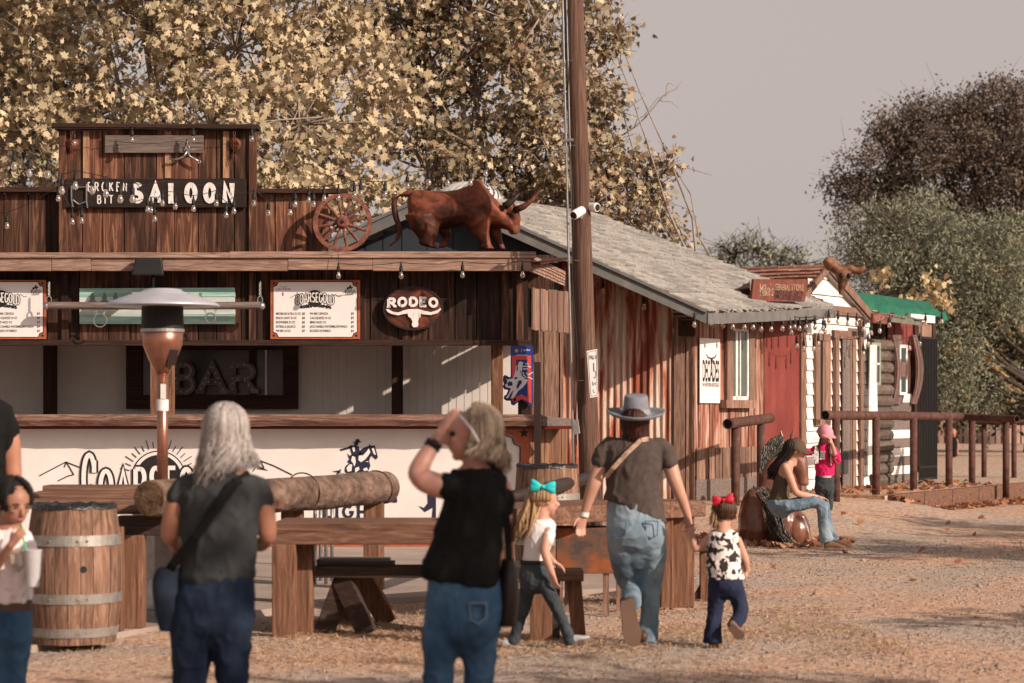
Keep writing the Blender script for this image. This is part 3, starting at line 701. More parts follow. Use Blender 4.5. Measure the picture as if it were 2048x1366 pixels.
mb = MB(); planks(mb, ROW, ga, gb+.1, zg1+.02, zg1+.3, .25, 0); part(tp, 'header_boards', mb, m_greyz)
mb = MB(); z = .4
while z < 3: mb.fbox(ROW, ga+.5, gb+.08, z, z+.13, -.8, -.75); z += .27
part(tp, 'white_slats', mb, m_siding)
mb = MB(); mb.pbox(ROW, 1822, 632, 1870, 642, 0, .05); part(tp, 'white_fascia', mb, m_siding)
# landscape timbers
mb0 = None
for k_ in range(6):
    mb = MB(); u_ = 3.05+k_*1.25; mb.fbox(ROW, u_+.012, u_+1.24, -.05, ZT+.02, 1.62, 1.82)
    solo('landscape_timber', mb, m_timber_x, 'brown landscape timber edging the raised dirt terrace in front of the sheds', 'timber', 'timbers edging the terrace', bevel=.01)
# far board fence
m_fence = mat('pale_fence_boards', [(.30, .19, .15), (.46, .32, .27)], .85, scale=(4, 4, 1), island=.35)
fn = thing('board_fence', 'pale vertical board fence far behind the rails under the trees', 'fence', (14, 78, .35))
ff = front(78)
mb = MB(); u = ff.pix(1780, 850)[0]; planks(mb, ff, u, u+34, .35, 2.1, .22, 0, jit=.15, gap=.05); part(fn, 'boards', mb, m_fence)
mb = MB(); mb.fbox(ff, u, u+34, .6, .72, -.1, -.03); mb.fbox(ff, u, u+34, 1.7, 1.82, -.1, -.03); part(fn, 'rail', mb, m_fence)
# ---------------------------------------------------------------- lettering
def arcpts(cx, cz, rx, rz, a0, a1, n=10):
    return [(cx+rx*math.cos(math.radians(a0+(a1-a0)*i/n)), cz+rz*math.sin(math.radians(a0+(a1-a0)*i/n))) for i in range(n+1)]
GL = {
 'A': (.78, [[(.04, 0), (.39, 1), (.74, 0)], [(.19, .36), (.59, .36)]], [(.04, 0), (.74, 0)]),
 'B': (.70, [[(.12, 0), (.12, 1)], [(.12, 1), (.4, 1)]+arcpts(.4, .76, .2, .24, 90, -90)+[(.12, .52)], [(.12, .52), (.4, .52)]+arcpts(.42, .26, .22, .26, 90, -90)+[(.12, 0)]], []),
 'C': (.74, [arcpts(.38, .5, .32, .5, 30, 330, 20), [(.657, .62), (.657, .88)], [(.657, .12), (.657, .38)]], []),
 'D': (.74, [[(.12, 0), (.12, 1)], [(.12, 1), (.34, 1)]+arcpts(.34, .5, .34, .5, 90, -90, 14)+[(.12, 0)]], []),
 'E': (.64, [[(.58, 1), (.12, 1), (.12, 0), (.58, 0)], [(.12, .52), (.48, .52)]], []),
 'G': (.74, [arcpts(.37, .5, .3, .5, 48, 355, 18)+[(.46, .46)]], []),
 'H': (.76, [[(.12, 0), (.12, 1)], [(.64, 0), (.64, 1)], [(.12, .5), (.64, .5)]], [(.12, 0), (.12, 1), (.64, 0), (.64, 1)]),
 'I': (.34, [[(.17, 0), (.17, 1)]], [(.17, 0), (.17, 1)]),
 'K': (.72, [[(.12, 0), (.12, 1)], [(.62, 1), (.14, .44)], [(.28, .58), (.66, 0)]], []),
 'L': (.60, [[(.12, 1), (.12, 0), (.56, 0)]], [(.12, 1)]),
 'N': (.76, [[(.12, 0), (.12, 1), (.64, 0), (.64, 1)]], [(.12, 0), (.64, 1)]),
 'O': (.78, [arcpts(.39, .5, .31, .5, 0, 360, 24)], []),
 'R': (.74, [[(.12, 0), (.12, 1)], [(.12, 1), (.4, 1)]+arcpts(.4, .74, .22, .26, 90, -90)+[(.12, .48)], [(.38, .48), (.66, 0)]], [(.12, 0), (.66, 0)]),
 'S': (.66, [arcpts(.33, .75, .24, .25, 35, 270, 12)+arcpts(.33, .25, .26, .25, 90, -145, 12)[1:]], []),
 'T': (.70, [[(.04, 1), (.66, 1)], [(.35, 1), (.35, 0)]], [(.35, 0)]),
 'U': (.74, [[(.12, 1), (.12, .3)]+arcpts(.37, .3, .25, .3, 180, 360, 10)+[(.62, 1)]], [(.12, 1), (.62, 1)]),
 'W': (1.0, [[(.04, 1), (.27, 0), (.5, .9), (.73, 0), (.96, 1)]], []),
}
def lettering(mb, fr, s, x, z, h, w, o0, o1, stroke=.17, skel=None, slab=.0, gap=.06, curve=None, sx=1.0, heights=None, mi=None):
    """slab letters; x,z = frame coords of lower-left; w None = natural; curve(u)->dz"""
    tot = sum(GL[c][0]*sx+gap if c != ' ' else .4 for c in s)
    k = (w/tot) if w else h
    u = x
    for i, c in enumerate(s):
        if c == ' ': u += .4*k; continue
        adv, strokes, serifs = GL[c]; hh = h*(heights[i] if heights else 1); sw = stroke*h
        def T(p):
            uu = u+p[0]*sx*k; q_ = (skel or stroke)*h; return (uu, z+q_/2+p[1]*(hh-q_)+(curve(uu-x) if curve else 0))
        q = 0
        for st in strokes:
            mb.ribbon(fr, [T(p) for p in st], sw, o0, o1+q*.0008, mi); q += 1
        if slab:
            for p in serifs:
                a = T(p); dz = 0; mb.ribbon(fr, [(a[0]-slab*h, a[1]+dz), (a[0]+slab*h, a[1]+dz)], sw*.7, o0, o1+.003, mi)
        u += (adv*sx+gap)*k
    return u
def small_text(fr, s, px, py, hpx, out, wpx=None, bold=.0, align='LEFT', thick=.0012, z_rot=0):
    """built-in font text as mesh verts in an MB; px,py = left/centre, baseline, hpx = cap height in photo pixels"""
    cu = bpy.data.curves.new('t', 'FONT'); cu.body = s; cu.align_x = align; cu.size = 1.0; cu.offset = bold; cu.extrude = 0.0; cu.resolution_u = 3
    o = bpy.data.objects.new('t', cu); COL.objects.link(o); bpy.context.view_layer.update()
    me = bpy.data.meshes.new_from_object(o); bpy.data.objects.remove(o); bpy.data.curves.remove(cu)
    n = len(me.vertices); co = np.empty(n*3); me.vertices.foreach_get('co', co); co = co.reshape(-1, 3)
    u0, z0 = fr.pix(px, py, out); u1, z1 = fr.pix(px+(wpx or 10), py-hpx, out)
    sz = (z1-z0)/.7; w = co[:, 0].max()-co[:, 0].min()
    sx = ((u1-u0)/w) if wpx else sz
    mb = MB(); fs = [tuple(p.vertices) for p in me.polygons]
    ca, sa_ = math.cos(z_rot), math.sin(z_rot)
    mb.add([fr.P(u0+(x*sx)*ca-(y*sz)*sa_, z0+(x*sx)*sa_+(y*sz)*ca, out) for x, y, _ in co], fs); bpy.data.meshes.remove(me)
    return mb
def merge(mb, other): return mb.add(other.v, other.f)

# saloon name board
m_burnt = wood('charred_sign_board', (.006, .004, .003), (.02, .012, .009), (.045, .026, .018), 'x', island=.1)
fs_ = Fr((0, 26.0, 0), (1, 0, 0))
t = thing('name_board', 'charred board lettered SALOON in white and smaller BROKEN BIT across the false front', 'sign', W(310, 415, 25.86))
mb = MB(); a = fs_.pix(130, 415, .16); b2 = fs_.pix(492, 357, .16)
mb.fbox(fs_, a[0], b2[0], a[1], b2[1], .115, .155)
part(t, 'board', mb, m_burnt, bevel=.006)
m_handw = mat('hand_painted_white', [(.25, .22, .2), (.66, .62, .60), (.76, .73, .72)], .7, scale=(60, 60, 9), pos=[0, .3, 1])
mb = MB(); x = fs_.pix(266, 407, .16); e = fs_.pix(484, 365, .16)
lettering(mb, fs_, 'SALOON', x[0], x[1], e[1]-x[1], e[0]-x[0], .155, .168, stroke=.23, slab=.12, gap=.62)
part(t, 'large_lettering', mb, m_handw)
mb = MB(); x = fs_.pix(175, 383, .16); e = fs_.pix(260, 364, .16)
lettering(mb, fs_, 'BROKEN', x[0], x[1], e[1]-x[1], e[0]-x[0], .155, .163, stroke=.12, gap=.5)
x = fs_.pix(194, 408, .16); e = fs_.pix(232, 390, .16)
lettering(mb, fs_, 'BIT', x[0], x[1], e[1]-x[1], e[0]-x[0], .155, .163, stroke=.12, gap=.5)
part(t, 'small_lettering', mb, m_handw)
mb = MB()   # bit drawn at the left of the board
for pts in (((143, 372), (143, 400), (146, 414)), ((173, 368), (173, 402), (175, 416)), ((143, 373), (158, 375), (173, 374)), ((146, 400), (158, 409), (173, 403))):
    q = []
    for x_, y_ in pts: u, z = fs_.pix(x_, y_, .17); q.append(fs_.P(u, z, .175))
    mb.tube(q, .009, 6)
part(t, 'metal_bit', mb, m_steel)
mb = MB(); a = fs_.pix(210, 306, .13); b2 = fs_.pix(407, 271, .13); mb.fbox(fs_, a[0], b2[0], a[1], b2[1], .115, .145)
solo('weathered_plank', mb, m_greyw, 'blank grey weathered plank nailed near the top of the false front', 'plank', bevel=.004)
def bolt_ornament(px, label):
    t = thing('disc_ornament', label, 'wall ornament', W(px, 330, 25.85), 'round rusty ornaments with chains on the false front')
    mb = MB(); mb.lathe(fs_.P(*fs_.pix(px, 291), .12), [(.07, 0), (.075, .012), (.05, .025), (.0, .028)], 20, axis=V((0, -1, 0))); part(t, 'disc', mb, m_rust)
    mb = MB()
    for i in range(6):
        y = 268+i*9.5; pts = [fs_.P(*fs_.pix(px+dx, y+dy), .17+(.004 if i % 2 else 0)) for dx, dy in ((-2, 0), (0, -4), (2, 0), (2, 6), (0, 10), (-2, 6))]
        mb.tube(pts, .004, 5, closed=True)
    part(t, 'chain', mb, m_rust)
    return t
bolt_ornament(149, 'round rusty disc with hanging chain at upper left of the false front')
bolt_ornament(472, 'round rusty disc with hanging chain at upper right of the false front')
# horse bit hung on wall
mb = MB(); q = lambda *pp: [fs_.P(*fs_.pix(x_, y_), .17) for x_, y_ in pp]
mb.tube(q((379, 305), (372, 316), (360, 322), (348, 323)), .013, 8); mb.tube(q((379, 305), (384, 316), (394, 322), (402, 326)), .013, 8)
mb.tube([fs_.P(*fs_.pix(379+3.5*math.cos(a_), 298+4*math.sin(a_)), .17) for a_ in np.linspace(0, 6.28, 12)[:-1]], .006, 6, closed=True)
mb.tube([fs_.P(*fs_.pix(347+2.6*math.cos(a_), 323+3*math.sin(a_)), .17) for a_ in np.linspace(0, 6.28, 10)[:-1]], .005, 6, closed=True)
mb.tube([fs_.P(*fs_.pix(403+2.6*math.cos(a_), 327+3*math.sin(a_)), .17) for a_ in np.linspace(0, 6.28, 10)[:-1]], .005, 6, closed=True)
mb.tube([fs_.P(*fs_.pix(379, 296), .17), fs_.P(*fs_.pix(379, 280), .15)], .004, 5)
solo('snaffle_bit', mb, m_steel, 'bright jointed metal horse bit hanging over the blank grey plank', 'horse bit', smooth=True)
# black speaker on fascia
t = thing('loudspeaker', 'black box loudspeaker mounted on the awning fascia above the patio heater', 'loudspeaker', W(296, 550, 24.85))
mb = MB(); mb.hexa([W(265, 551, 24.95), W(270, 518, 24.95), W(325, 518, 24.95), W(328, 551, 24.95), W(263, 549, 24.72), W(272, 515, 24.78), W(322, 515, 24.78), W(327, 549, 24.72)]); part(t, 'cabinet', mb, m_black, bevel=.01)
mb = MB(); mb.beam(W(307, 551, 24.85), W(307, 580, 25.2), .03, .05); part(t, 'bracket', mb, m_black)
mb = MB(); mb.tube([W(265, 540, 24.9), W(258, 552, 24.93), W(265, 565, 25.1), W(275, 562, 25.2), W(280, 551, 25.0)], .004, 5); part(t, 'cable', mb, m_black)

# menu boards
fm = Fr((0, 25.26, 0), (1, 0, 0))
def menu_board(x0, label):
    t = thing('menu_board', label, 'menu sign', fm.P(*fm.pix(x0+89, 677), 0), 'white menu boards on the saloon front')
    X = lambda dx: x0+dx
    mb = MB(); mb.pbox(fm, X(0), 560, X(179), 678, .0, .02); part(t, 'orange_border', mb, m_orange)
    c = [(8, 566), (171, 566), (171, 672), (8, 672)]
    def notch(ins, r):
        L, T, R_, B = 6+ins, 564+ins, 173-ins, 674-ins; pts = []
        for cx, cy, a0 in ((L, T, 90), (L, B, 0), (R_, B, -90), (R_, T, 180)):
            for i in range(5):
                a = math.radians(a0-90*i/4); pts.append((cx+r*math.cos(a), cy-(-r*math.sin(a))))
        out = []
        for cx, cy, seq in ((L, T, [(r, 0), (r*.7, r*.7), (0, r)]), (L, B, [(0, -r), (r*.7, -r*.7), (r, 0)]), (R_, B, [(-r, 0), (-r*.7, -r*.7), (0, -r)]), (R_, T, [(0, r), (-r*.7, r*.7), (-r, 0)])):
            out += [(X(cx+a_), cy+b_) for a_, b_ in seq]
        return [fm.pix(*p_, .02) for p_ in out]
    mb = MB(); mb.prism(fm, notch(-1.2, 10), .02, .022); mb.prism(fm, [fm.pix(*p_, .02) for p_ in ((X(3), 563), (X(4), 563), (X(4), 564), (X(3), 564))], .02, .021)
    for cx, cy in ((7, 567), (172, 567), (7, 671), (172, 671)):
        s_ = fm.pix(X(cx), cy, .02); mb.prism(fm, star(fm, s_[0], s_[1], .02), .02, .024)
    part(t, 'border_line', mb, m_ink)
    mb = MB(); mb.prism(fm, notch(.3, 10), .02, .025); part(t, 'white_face', mb, m_board_w)
    mb = MB(); O = .027
    rows = ['MICHELOB ULTRA 25 OZ', 'BUSCH LIGHT 25 OZ', 'BUDWEISER 25 OZ', 'ESTRELLA JALISCO', 'FW 805 24 OZ']; wd = [49, 41, 38, 39, 29]
    r2_ = ['FW 805 CERVEZA', 'CALI SQUEEZE 24 OZ', 'MIND HAZE 19.2', 'JACK DANIELS WATERMELON PUNCH', 'BUCKED UP ENERGY']; w2 = [36, 42, 32, 75, 42]
    pr1 = ['$8', '$8', '$8', '$8', '$9']; pr2 = ['$9', '$9', '$9', '$9', '$4']
    for i in range(5):
        y = 629.5+i*8.6
        merge(mb, small_text(fm, rows[i], X(11), y, 4.7, O, wd[i], bold=.012)); merge(mb, small_text(fm, pr1[i], X(63), y, 4.7, O, 5.5, bold=.012))
        merge(mb, small_text(fm, r2_[i], X(79), y, 4.7, O, w2[i], bold=.012)); merge(mb, small_text(fm, pr2[i], X(161), y, 4.7, O, 5.5, bold=.012))
    part(t, 'price_list', mb, m_ink)
    mb = MB(); merge(mb, small_text(fm, 'ULTRA', X(11), 580.5, 5, O, 29, bold=.006)); merge(mb, small_text(fm, 'Michelob', X(19), 574, 2.4, O, 14))
    part(t, 'beer_lettering', mb, m_greyink)
    mb = MB(); a = fm.pix(X(24.5), 586, O); mb.prism(fm, [fm.pix(X(x_), y_) for x_, y_ in ((24, 585), (26.5, 585), (26.5, 592), (24, 592))], .025, O); part(t, 'red_ribbon', mb, flat('ribbon_red', (.3, .03, .03)))
    mb = MB(); merge(mb, small_text(fm, 'BUSCH', X(148), 585, 5.4, O, 21, bold=.02)); merge(mb, small_text(fm, 'LIGHT', X(150), 590.5, 4.6, O, 16, bold=.012))
    hr = [(152, 579), (154, 574), (157, 575), (158, 571), (161, 570.5), (161, 574), (164, 573), (165, 576), (163, 576), (162, 580), (160, 577), (157, 578), (154, 580)]
    mb.prism(fm, [fm.pix(X(a_), b_) for a_, b_ in hr], .025, O)
    part(t, 'rider_logo', mb, m_ink)
    # arched logo
    mb = MB(); mb.prism(fm, ngon(*fm.pix(X(89), 597), *(lambda a_: (.095, .095))(0), 24), .0255, .0262)
    for i in range(-5, 6):
        a = math.radians(90+i*14); c_ = fm.pix(X(89), 597); mb.ribbon(fm, [(c_[0]+.105*math.cos(a), c_[1]+.105*math.sin(a)), (c_[0]+.125*math.cos(a), c_[1]+.125*math.sin(a))], .003, .0255, .0262)
    mb.ribbon(fm, [fm.pix(X(x_), y_) for x_, y_ in ((40, 596), (50, 590), (56, 594))], .006, .0255, .0262); mb.ribbon(fm, [fm.pix(X(x_), y_) for x_, y_ in ((122, 594), (130, 589), (136, 594), (142, 592))], .006, .0255, .0262)
    a = fm.pix(X(51), 607.5); e = fm.pix(X(128), 589)
    cv = lambda du: .03*math.sin(math.pi*min(1, max(0, du/(e[0]-a[0]))))
    lettering(mb, fm, 'COARSEGOLD', a[0], a[1]-.018, e[1]-a[1]+.012, e[0]-a[0], .0262, .0268, stroke=.24, skel=.13, gap=.08, curve=cv, sx=.95)
    part(t, 'logo_outline', mb, m_ink)
    mb = MB(); lettering(mb, fm, 'COARSEGOLD', a[0], a[1]-.018, e[1]-a[1]+.012, e[0]-a[0], .027, .0292, stroke=.10, skel=.13, gap=.08, curve=cv, sx=.95)
    part(t, 'logo_fill', mb, m_board_w)
    mb = MB(); a = fm.pix(X(60), 616.5); e = fm.pix(X(122), 609)
    lettering(mb, fm, 'RODEO GROUNDS', a[0], a[1]-.012, e[1]-a[1], e[0]-a[0], .0268, .0275, stroke=.34, gap=.1, curve=lambda du: .02*math.sin(math.pi*min(1, max(0, du/(e[0]-a[0])))))
    part(t, 'logo_subtitle', mb, m_ink)
menu_board(541, 'white price menu with orange border hanging between the teal board and the oval sign')
menu_board(-87, 'white price menu with orange border cut off by the left edge of the photo')

# teal painted board
t = thing('teal_board', 'teal and white painted board with rider silhouettes behind the patio heater dome', 'painted board', fm.P(*fm.pix(315, 648), 0))
for (y0, y1, m_, nm) in ((577, 594, m_teal, 'teal_stripe'), (594.4, 630, m_teal2, 'white_stripe'), (630.4, 648, m_teal, 'teal_stripe')):
    mb = MB(); mb.hexa([fm.P(*fm.pix(x_, y_), o_) for o_ in (.0, .03) for x_, y_ in ((160, y1), (160, y0), (470, y0-1.5), (471, y1))]); part(t, nm, mb, m_)
mb = MB()
for cx in (186, 210, 232, 330, 352, 378, 402):
    mb.prism(fm, [fm.pix(cx+a_, b_) for a_, b_ in ((-9, 620), (-7, 612), (-9, 604), (-4, 599), (-5, 594), (-2, 590), (-3, 586), (3, 586), (2, 590), (5, 595), (4, 600), (10, 604), (7, 612), (10, 620), (4, 614), (-3, 614))], .03, .033)
part(t, 'rider_silhouettes', mb, flat('dull_green_grey', (.13, .19, .17)))
# hanging bar with chains and rings
t = thing('hanging_pipe', 'horizontal pipe hung on two chains with horse bit rings below it', 'hanging pipe', W(307, 612, 25.0))
fp = Fr((0, 25.05, 0), (1, 0, 0)); Q = lambda x_, y_, o_=0: fp.P(*fp.pix(x_, y_), o_)
mb = MB(); mb.tube([Q(96, 611), Q(307, 612), Q(521, 611)], .042, 12); part(t, 'pipe', mb, m_greyw, smooth=False)
for x_ in (93, 523):
    mb = MB(); mb.ell(Q(x_, 612), (.04, .045, .045)); part(t, 'pipe_cap', mb, m_steel, smooth=True)
for x_ in (98, 520):
    mb = MB()
    for i in range(7):
        y = 566+i*4; mb.tube([Q(x_+a_, y+b_, .003*(i % 2)) for a_, b_ in ((-1.6, 0), (0, -2.6), (1.6, 0), (1.6, 2), (0, 4.4), (-1.6, 2))], .0035, 5, closed=True)
    mb.tube([Q(x_+5*math.cos(a_), 600+8*math.sin(a_)) for a_ in np.linspace(0, 6.283, 14)[:-1]], .006, 6, closed=True)
    part(t, 'chain', mb, m_steel)
for x_, y_, r_ in ((200, 641, 13), (421, 636, 10)):
    mb = MB(); mb.tube([Q(x_+r_*math.cos(a_), y_+r_*math.sin(a_)) for a_ in np.linspace(0, 6.283, 20)[:-1]], .008, 6, closed=True)
    for sx_ in (-12, 12):
        for i in range(3): mb.tube([Q(x_+sx_*(1-.2*i)+a_, 618+i*5+b_) for a_, b_ in ((-2, 0), (0, -3), (2, 0), (0, 4))], .004, 5, closed=True)
    part(t, 'bit_ring', mb, m_steel)
# oval rodeo sign
t = thing('rodeo_sign', 'oval rust brown sign reading RODEO over a white longhorn skull', 'oval sign', fm.P(*fm.pix(827, 660), 0))
c = fm.pix(827, 617); R1 = fm.pix(886, 617)[0]-c[0]; R2 = .238
mb = MB(); mb.prism(fm, ngon(*c, R1, R2, 48), .02, .05); part(t, 'oval_plate', mb, m_rust)
m_sunset = mat('brown_to_rust_paint', [(.04, .018, .012), (.12, .04, .02), (.42, .13, .06)], .6, scale=(3, 3, 6))
mb = MB(); ring = [(c[0]+R1*.99*math.cos(a_), c[1]+R2*.99*math.sin(a_)) for a_ in np.linspace(0, 6.283, 49)[:-1]]
mb.ribbon(fm, ring, .022, .05, .058, closed=True); part(t, 'rim', mb, m_darkmetal)
mb = MB(); a = fm.pix(775, 617); e = fm.pix(880, 596)
cv = lambda du: .014*math.sin(math.pi*min(1, max(0, du/(e[0]-a[0]))))
lettering(mb, fm, 'RODEO', a[0], a[1], e[1]-a[1], e[0]-a[0], .05, .066, stroke=.26, slab=.16, gap=.16, curve=cv); part(t, 'raised_lettering', mb, m_handw)
Z2 = lambda x_, y_: fm.pix(500+x_/3.012, 330+y_/3.012)
hor = [(820, 872), (830, 868), (860, 885), (895, 890), (925, 878), (960, 870), (1015, 870), (1050, 880), (1090, 888), (1130, 876), (1148, 862), (1152, 872), (1130, 895), (1090, 906), (1050, 902), (1028, 900), (1030, 915), (1018, 925), (1012, 945), (1016, 962), (1008, 978), (985, 980), (975, 965), (980, 945), (970, 925), (955, 915), (950, 898), (925, 900), (895, 908), (855, 900), (832, 888)]
mb = MB(); mb.prism(fm, [Z2(*p_) for p_ in hor], .05, .075); part(t, 'longhorn_skull', mb, m_handw, bevel=.003)
# blue bull rider banner
t = thing('bull_rider_sign', 'blue swallow tailed sign with a white bucking bull and rider on the corner post', 'sign', W(1040, 812, 25.15))
fb = Fr((0, 25.2, 0), (1, 0, 0)); Z8 = lambda x_, y_: fb.pix(990+x_/9.109, 680+y_/9.107)
m_blue = flat('royal_blue_print', (.018, .04, .20), .4); m_bluew = flat('bluish_white_print', (.58, .58, .63), .45); m_redp = flat('coral_red_print', (.55, .07, .075), .45); m_bdark = flat('dark_navy_print', (.02, .022, .075), .45)
mb = MB(); mb.prism(fb, [Z8(*p_) for p_ in ((285, 115), (300, 100), (680, 105), (692, 120), (690, 1160), (640, 1200), (480, 1085), (340, 1195), (290, 1170), (285, 1105))], 0, .012); part(t, 'blue_panel', mb, m_blue)
mb = MB(); mb.prism(fb, [Z8(*p_) for p_ in ((150, 660), (180, 635), (230, 660), (270, 680), (320, 630), (360, 600), (380, 560), (500, 600), (560, 700), (520, 850), (400, 950), (370, 1080), (300, 1110), (200, 1105), (160, 1070), (165, 1020), (210, 990), (240, 910), (170, 900), (140, 850), (160, 800), (145, 740))], .004, .016); part(t, 'bull_backing', mb, m_bdark)
mb = MB(); mb.ribbon(fb, [Z8(*p_) for p_ in ((345, 1110), (350, 320), (622, 320), (628, 1100), (480, 1030), (345, 1110))], .045, .012, .017); part(t, 'red_border', mb, m_redp)
mb = MB()
mb.prism(fb, [Z8(*p_) for p_ in ((180, 685), (215, 720), (330, 700), (350, 640), (370, 560), (380, 480), (430, 450), (425, 410), (470, 390), (515, 410), (500, 460), (490, 560), (480, 640), (540, 700), (600, 730), (560, 800), (500, 870), (420, 930), (380, 1000), (320, 1065), (285, 1060), (330, 960), (345, 900), (300, 950), (240, 1060), (195, 1055), (250, 980), (290, 880), (200, 860), (180, 820), (220, 790), (225, 740))], .016, .02)
for pp in (((500, 480), (600, 480), (655, 495)), ((510, 530), (600, 525)), ((550, 440), (590, 425), (605, 450)), ((570, 590), (600, 640), (690, 585)), ((590, 670), (640, 690), (680, 715)), ((510, 590), (525, 640), (570, 690))):
    mb.ribbon(fb, [Z8(*p_) for p_ in pp], .013, .017, .021)
part(t, 'bull_and_rider', mb, m_bluew)
mb = MB()
for pp in (((225, 790), (260, 750), (320, 770), (320, 830), (240, 840)), ((340, 700), (380, 670), (420, 690), (370, 720)), ((390, 850), (430, 740), (480, 730), (490, 780), (450, 830), (410, 900)), ((395, 480), (420, 470), (415, 540), (390, 580)), ((455, 560), (475, 560), (470, 620))): mb.prism(fb, [Z8(*p_) for p_ in pp], .02, .022)
part(t, 'bull_details', mb, m_bdark)
mb = MB(); x = Z8(510, 195); merge(mb, small_text(fb, 'ULTRA', 990+512/9.11, 680+198/9.11, 3.2, .014, 14, bold=.02)); mb.ribbon(fb, [Z8(385, 275), Z8(580, 275)], .006, .012, .014); mb.ribbon(fb, [Z8(480, 155), Z8(480, 225)], .003, .012, .014)
part(t, 'white_lettering', mb, m_board_w)
mb = MB(); x = Z8(393, 195); mb.prism(fb, star(fb, x[0], x[1], .03), .012, .014); part(t, 'gold_star', mb, flat('gold_print', (.45, .3, .05)))

# big banner artwork on the white panel: logo with mountains and sun, then beer logo
t = thing('rodeo_logo_banner', 'black outlined COARSEGOLD logo with mountains and rising sun on the white bar front', 'logo', W(320, 1000, 25.12))
PB = lambda x_, y_: f_pan.pix(x_, y_, .004)
B3 = lambda x_, y_: PB(x_/3.105, 540+y_/3.105)
mb = MB()
for pp in (((245, 1278), (410, 1192), (495, 1225)), ((410, 1192), (432, 1225), (458, 1270)), ((360, 1310), (420, 1280), (460, 1270)), ((410, 1192), (400, 1225)), ((1620, 1185), (1700, 1215), (1815, 1272)), ((1570, 1250), (1620, 1185), (1640, 1230))):
    mb.ribbon(f_pan, [B3(*p_) for p_ in pp], .011, .003, .007)
mb.prism(f_pan, [B3(*p_) for p_ in ((1590, 1200), (1615, 1220), (1665, 1245), (1600, 1235))], .003, .007)
part(t, 'mountains', mb, m_ink); mb = MB()
c = B3(985, 1290); R = .31
mb.prism(f_pan, ngon(c[0], c[1], R*.82, R*.82, 40), .003, .006)
part(t, 'sun_disc', mb, m_ink)
mb = MB(); mb.ribbon(f_pan, ngon(c[0], c[1], R*.88, R*.88, 40), .035, .0065, .009, closed=True); part(t, 'sun_ring', mb, m_board_w)
mb = MB(); mb.ribbon(f_pan, ngon(c[0], c[1], R*.96, R*.96, 40), .012, .004, .007, closed=True)
for i in range(-8, 9):
    a = math.radians(90+i*9.5); k0, k1 = 1.08, (1.42 if i % 2 == 0 else 1.3)
    mb.ribbon(f_pan, [(c[0]+R*k0*math.cos(a), c[1]+R*k0*math.sin(a)), (c[0]+R*k1*math.cos(a), c[1]+R*k1*math.sin(a))], .009, .003, .007)
part(t, 'sun_rays', mb, m_ink)
a = B3(497, 1460); e = B3(1500, 1215); hts = [1.36, .95, .96, 1.0, 1.03, 1.03, 1, .96, .95, 1.3]
for nm, st, m_, o0, o1 in (('letter_outline', .21, m_ink, .0095, .012), ('letter_fill', .11, m_board_w, .013, .016)):
    mb = MB(); lettering(mb, f_pan, 'COARSEGOLD', a[0]+.03, a[1], e[1]-a[1], e[0]-a[0], o0, o1, stroke=st, skel=.17, slab=.12 if st > .2 else .085, gap=.2, heights=hts); part(t, nm, mb, m_)
mb = MB(); a = PB(190, 1075); lettering(mb, f_pan, 'RODEO GROUNDS', a[0], a[1], .22, 1.5, .0095, .012, stroke=.3, gap=.12); part(t, 'subtitle_lettering', mb, m_ink)
t = thing('beer_logo_banner', 'navy beer logo of a horseman with rifle above BUSCH LIGHT on the white bar front', 'logo', W(710, 1040, 25.12))
Z7 = lambda x_, y_: PB(640+x_/6.831, 860+y_/6.83)
mb = MB()
for pp in (((430, 165), (480, 158), (490, 125), (530, 122), (545, 150), (572, 165), (500, 178)), ((462, 175), (528, 175), (520, 200), (500, 220), (475, 215)),
           ((405, 212), (470, 205), (530, 225), (545, 290), (575, 320), (520, 352), (440, 345), (415, 270)), ((272, 262), (287, 287), (425, 250), (415, 212), (392, 228), (300, 256)),
           ((540, 310), (555, 270), (600, 240), (662, 222), (680, 192), (700, 218), (745, 208), (765, 270), (792, 372), (765, 402), (738, 382), (705, 350), (685, 380), (672, 420), (688, 490), (660, 560), (640, 575), (400, 595), (330, 575), (350, 495), (400, 450), (370, 435), (400, 400), (375, 320), (400, 350), (440, 335), (520, 345)),
           ((165, 568), (260, 550), (292, 528), (262, 600), (220, 605), (240, 580))):
    mb.prism(f_pan, [Z7(*p_) for p_ in pp], .002, .0055)
part(t, 'horseman', mb, m_navyink)
mb = MB()
for pp in (((530, 350), (590, 345), (640, 290), (665, 250), (690, 300), (660, 350), (620, 400), (560, 440), (525, 410)), ((705, 250), (735, 240), (750, 290), (765, 340), (735, 330)), ((440, 355), (480, 370), (490, 440), (470, 500), (450, 450), (425, 420)),
           ((360, 520), (400, 470), (440, 470), (430, 560), (380, 570)), ((480, 520), (530, 500), (540, 540), (500, 570), (480, 590)), ((590, 530), (640, 510), (660, 550), (600, 560)), ((300, 540), (330, 545), (340, 590), (290, 590), (280, 570)), ((440, 240), (470, 225), (480, 290), (455, 300)), ((620, 430), (660, 425), (660, 440))):
    mb.prism(f_pan, [Z7(*p_) for p_ in pp], .0056, .0085)
part(t, 'horseman_highlights', mb, m_board_w)
mb = MB(); a = PB(612, 1006); e = PB(800, 960); lettering(mb, f_pan, 'BUSCH', a[0], a[1], e[1]-a[1], e[0]-a[0], .002, .006, stroke=.2, slab=.11, gap=.12)
a = PB(645, 1037); e = PB(769, 1010); lettering(mb, f_pan, 'LIGHT', a[0], a[1], e[1]-a[1], e[0]-a[0], .002, .006, stroke=.2, slab=.13, gap=.2); part(t, 'navy_lettering', mb, m_navyink)
mb = MB()
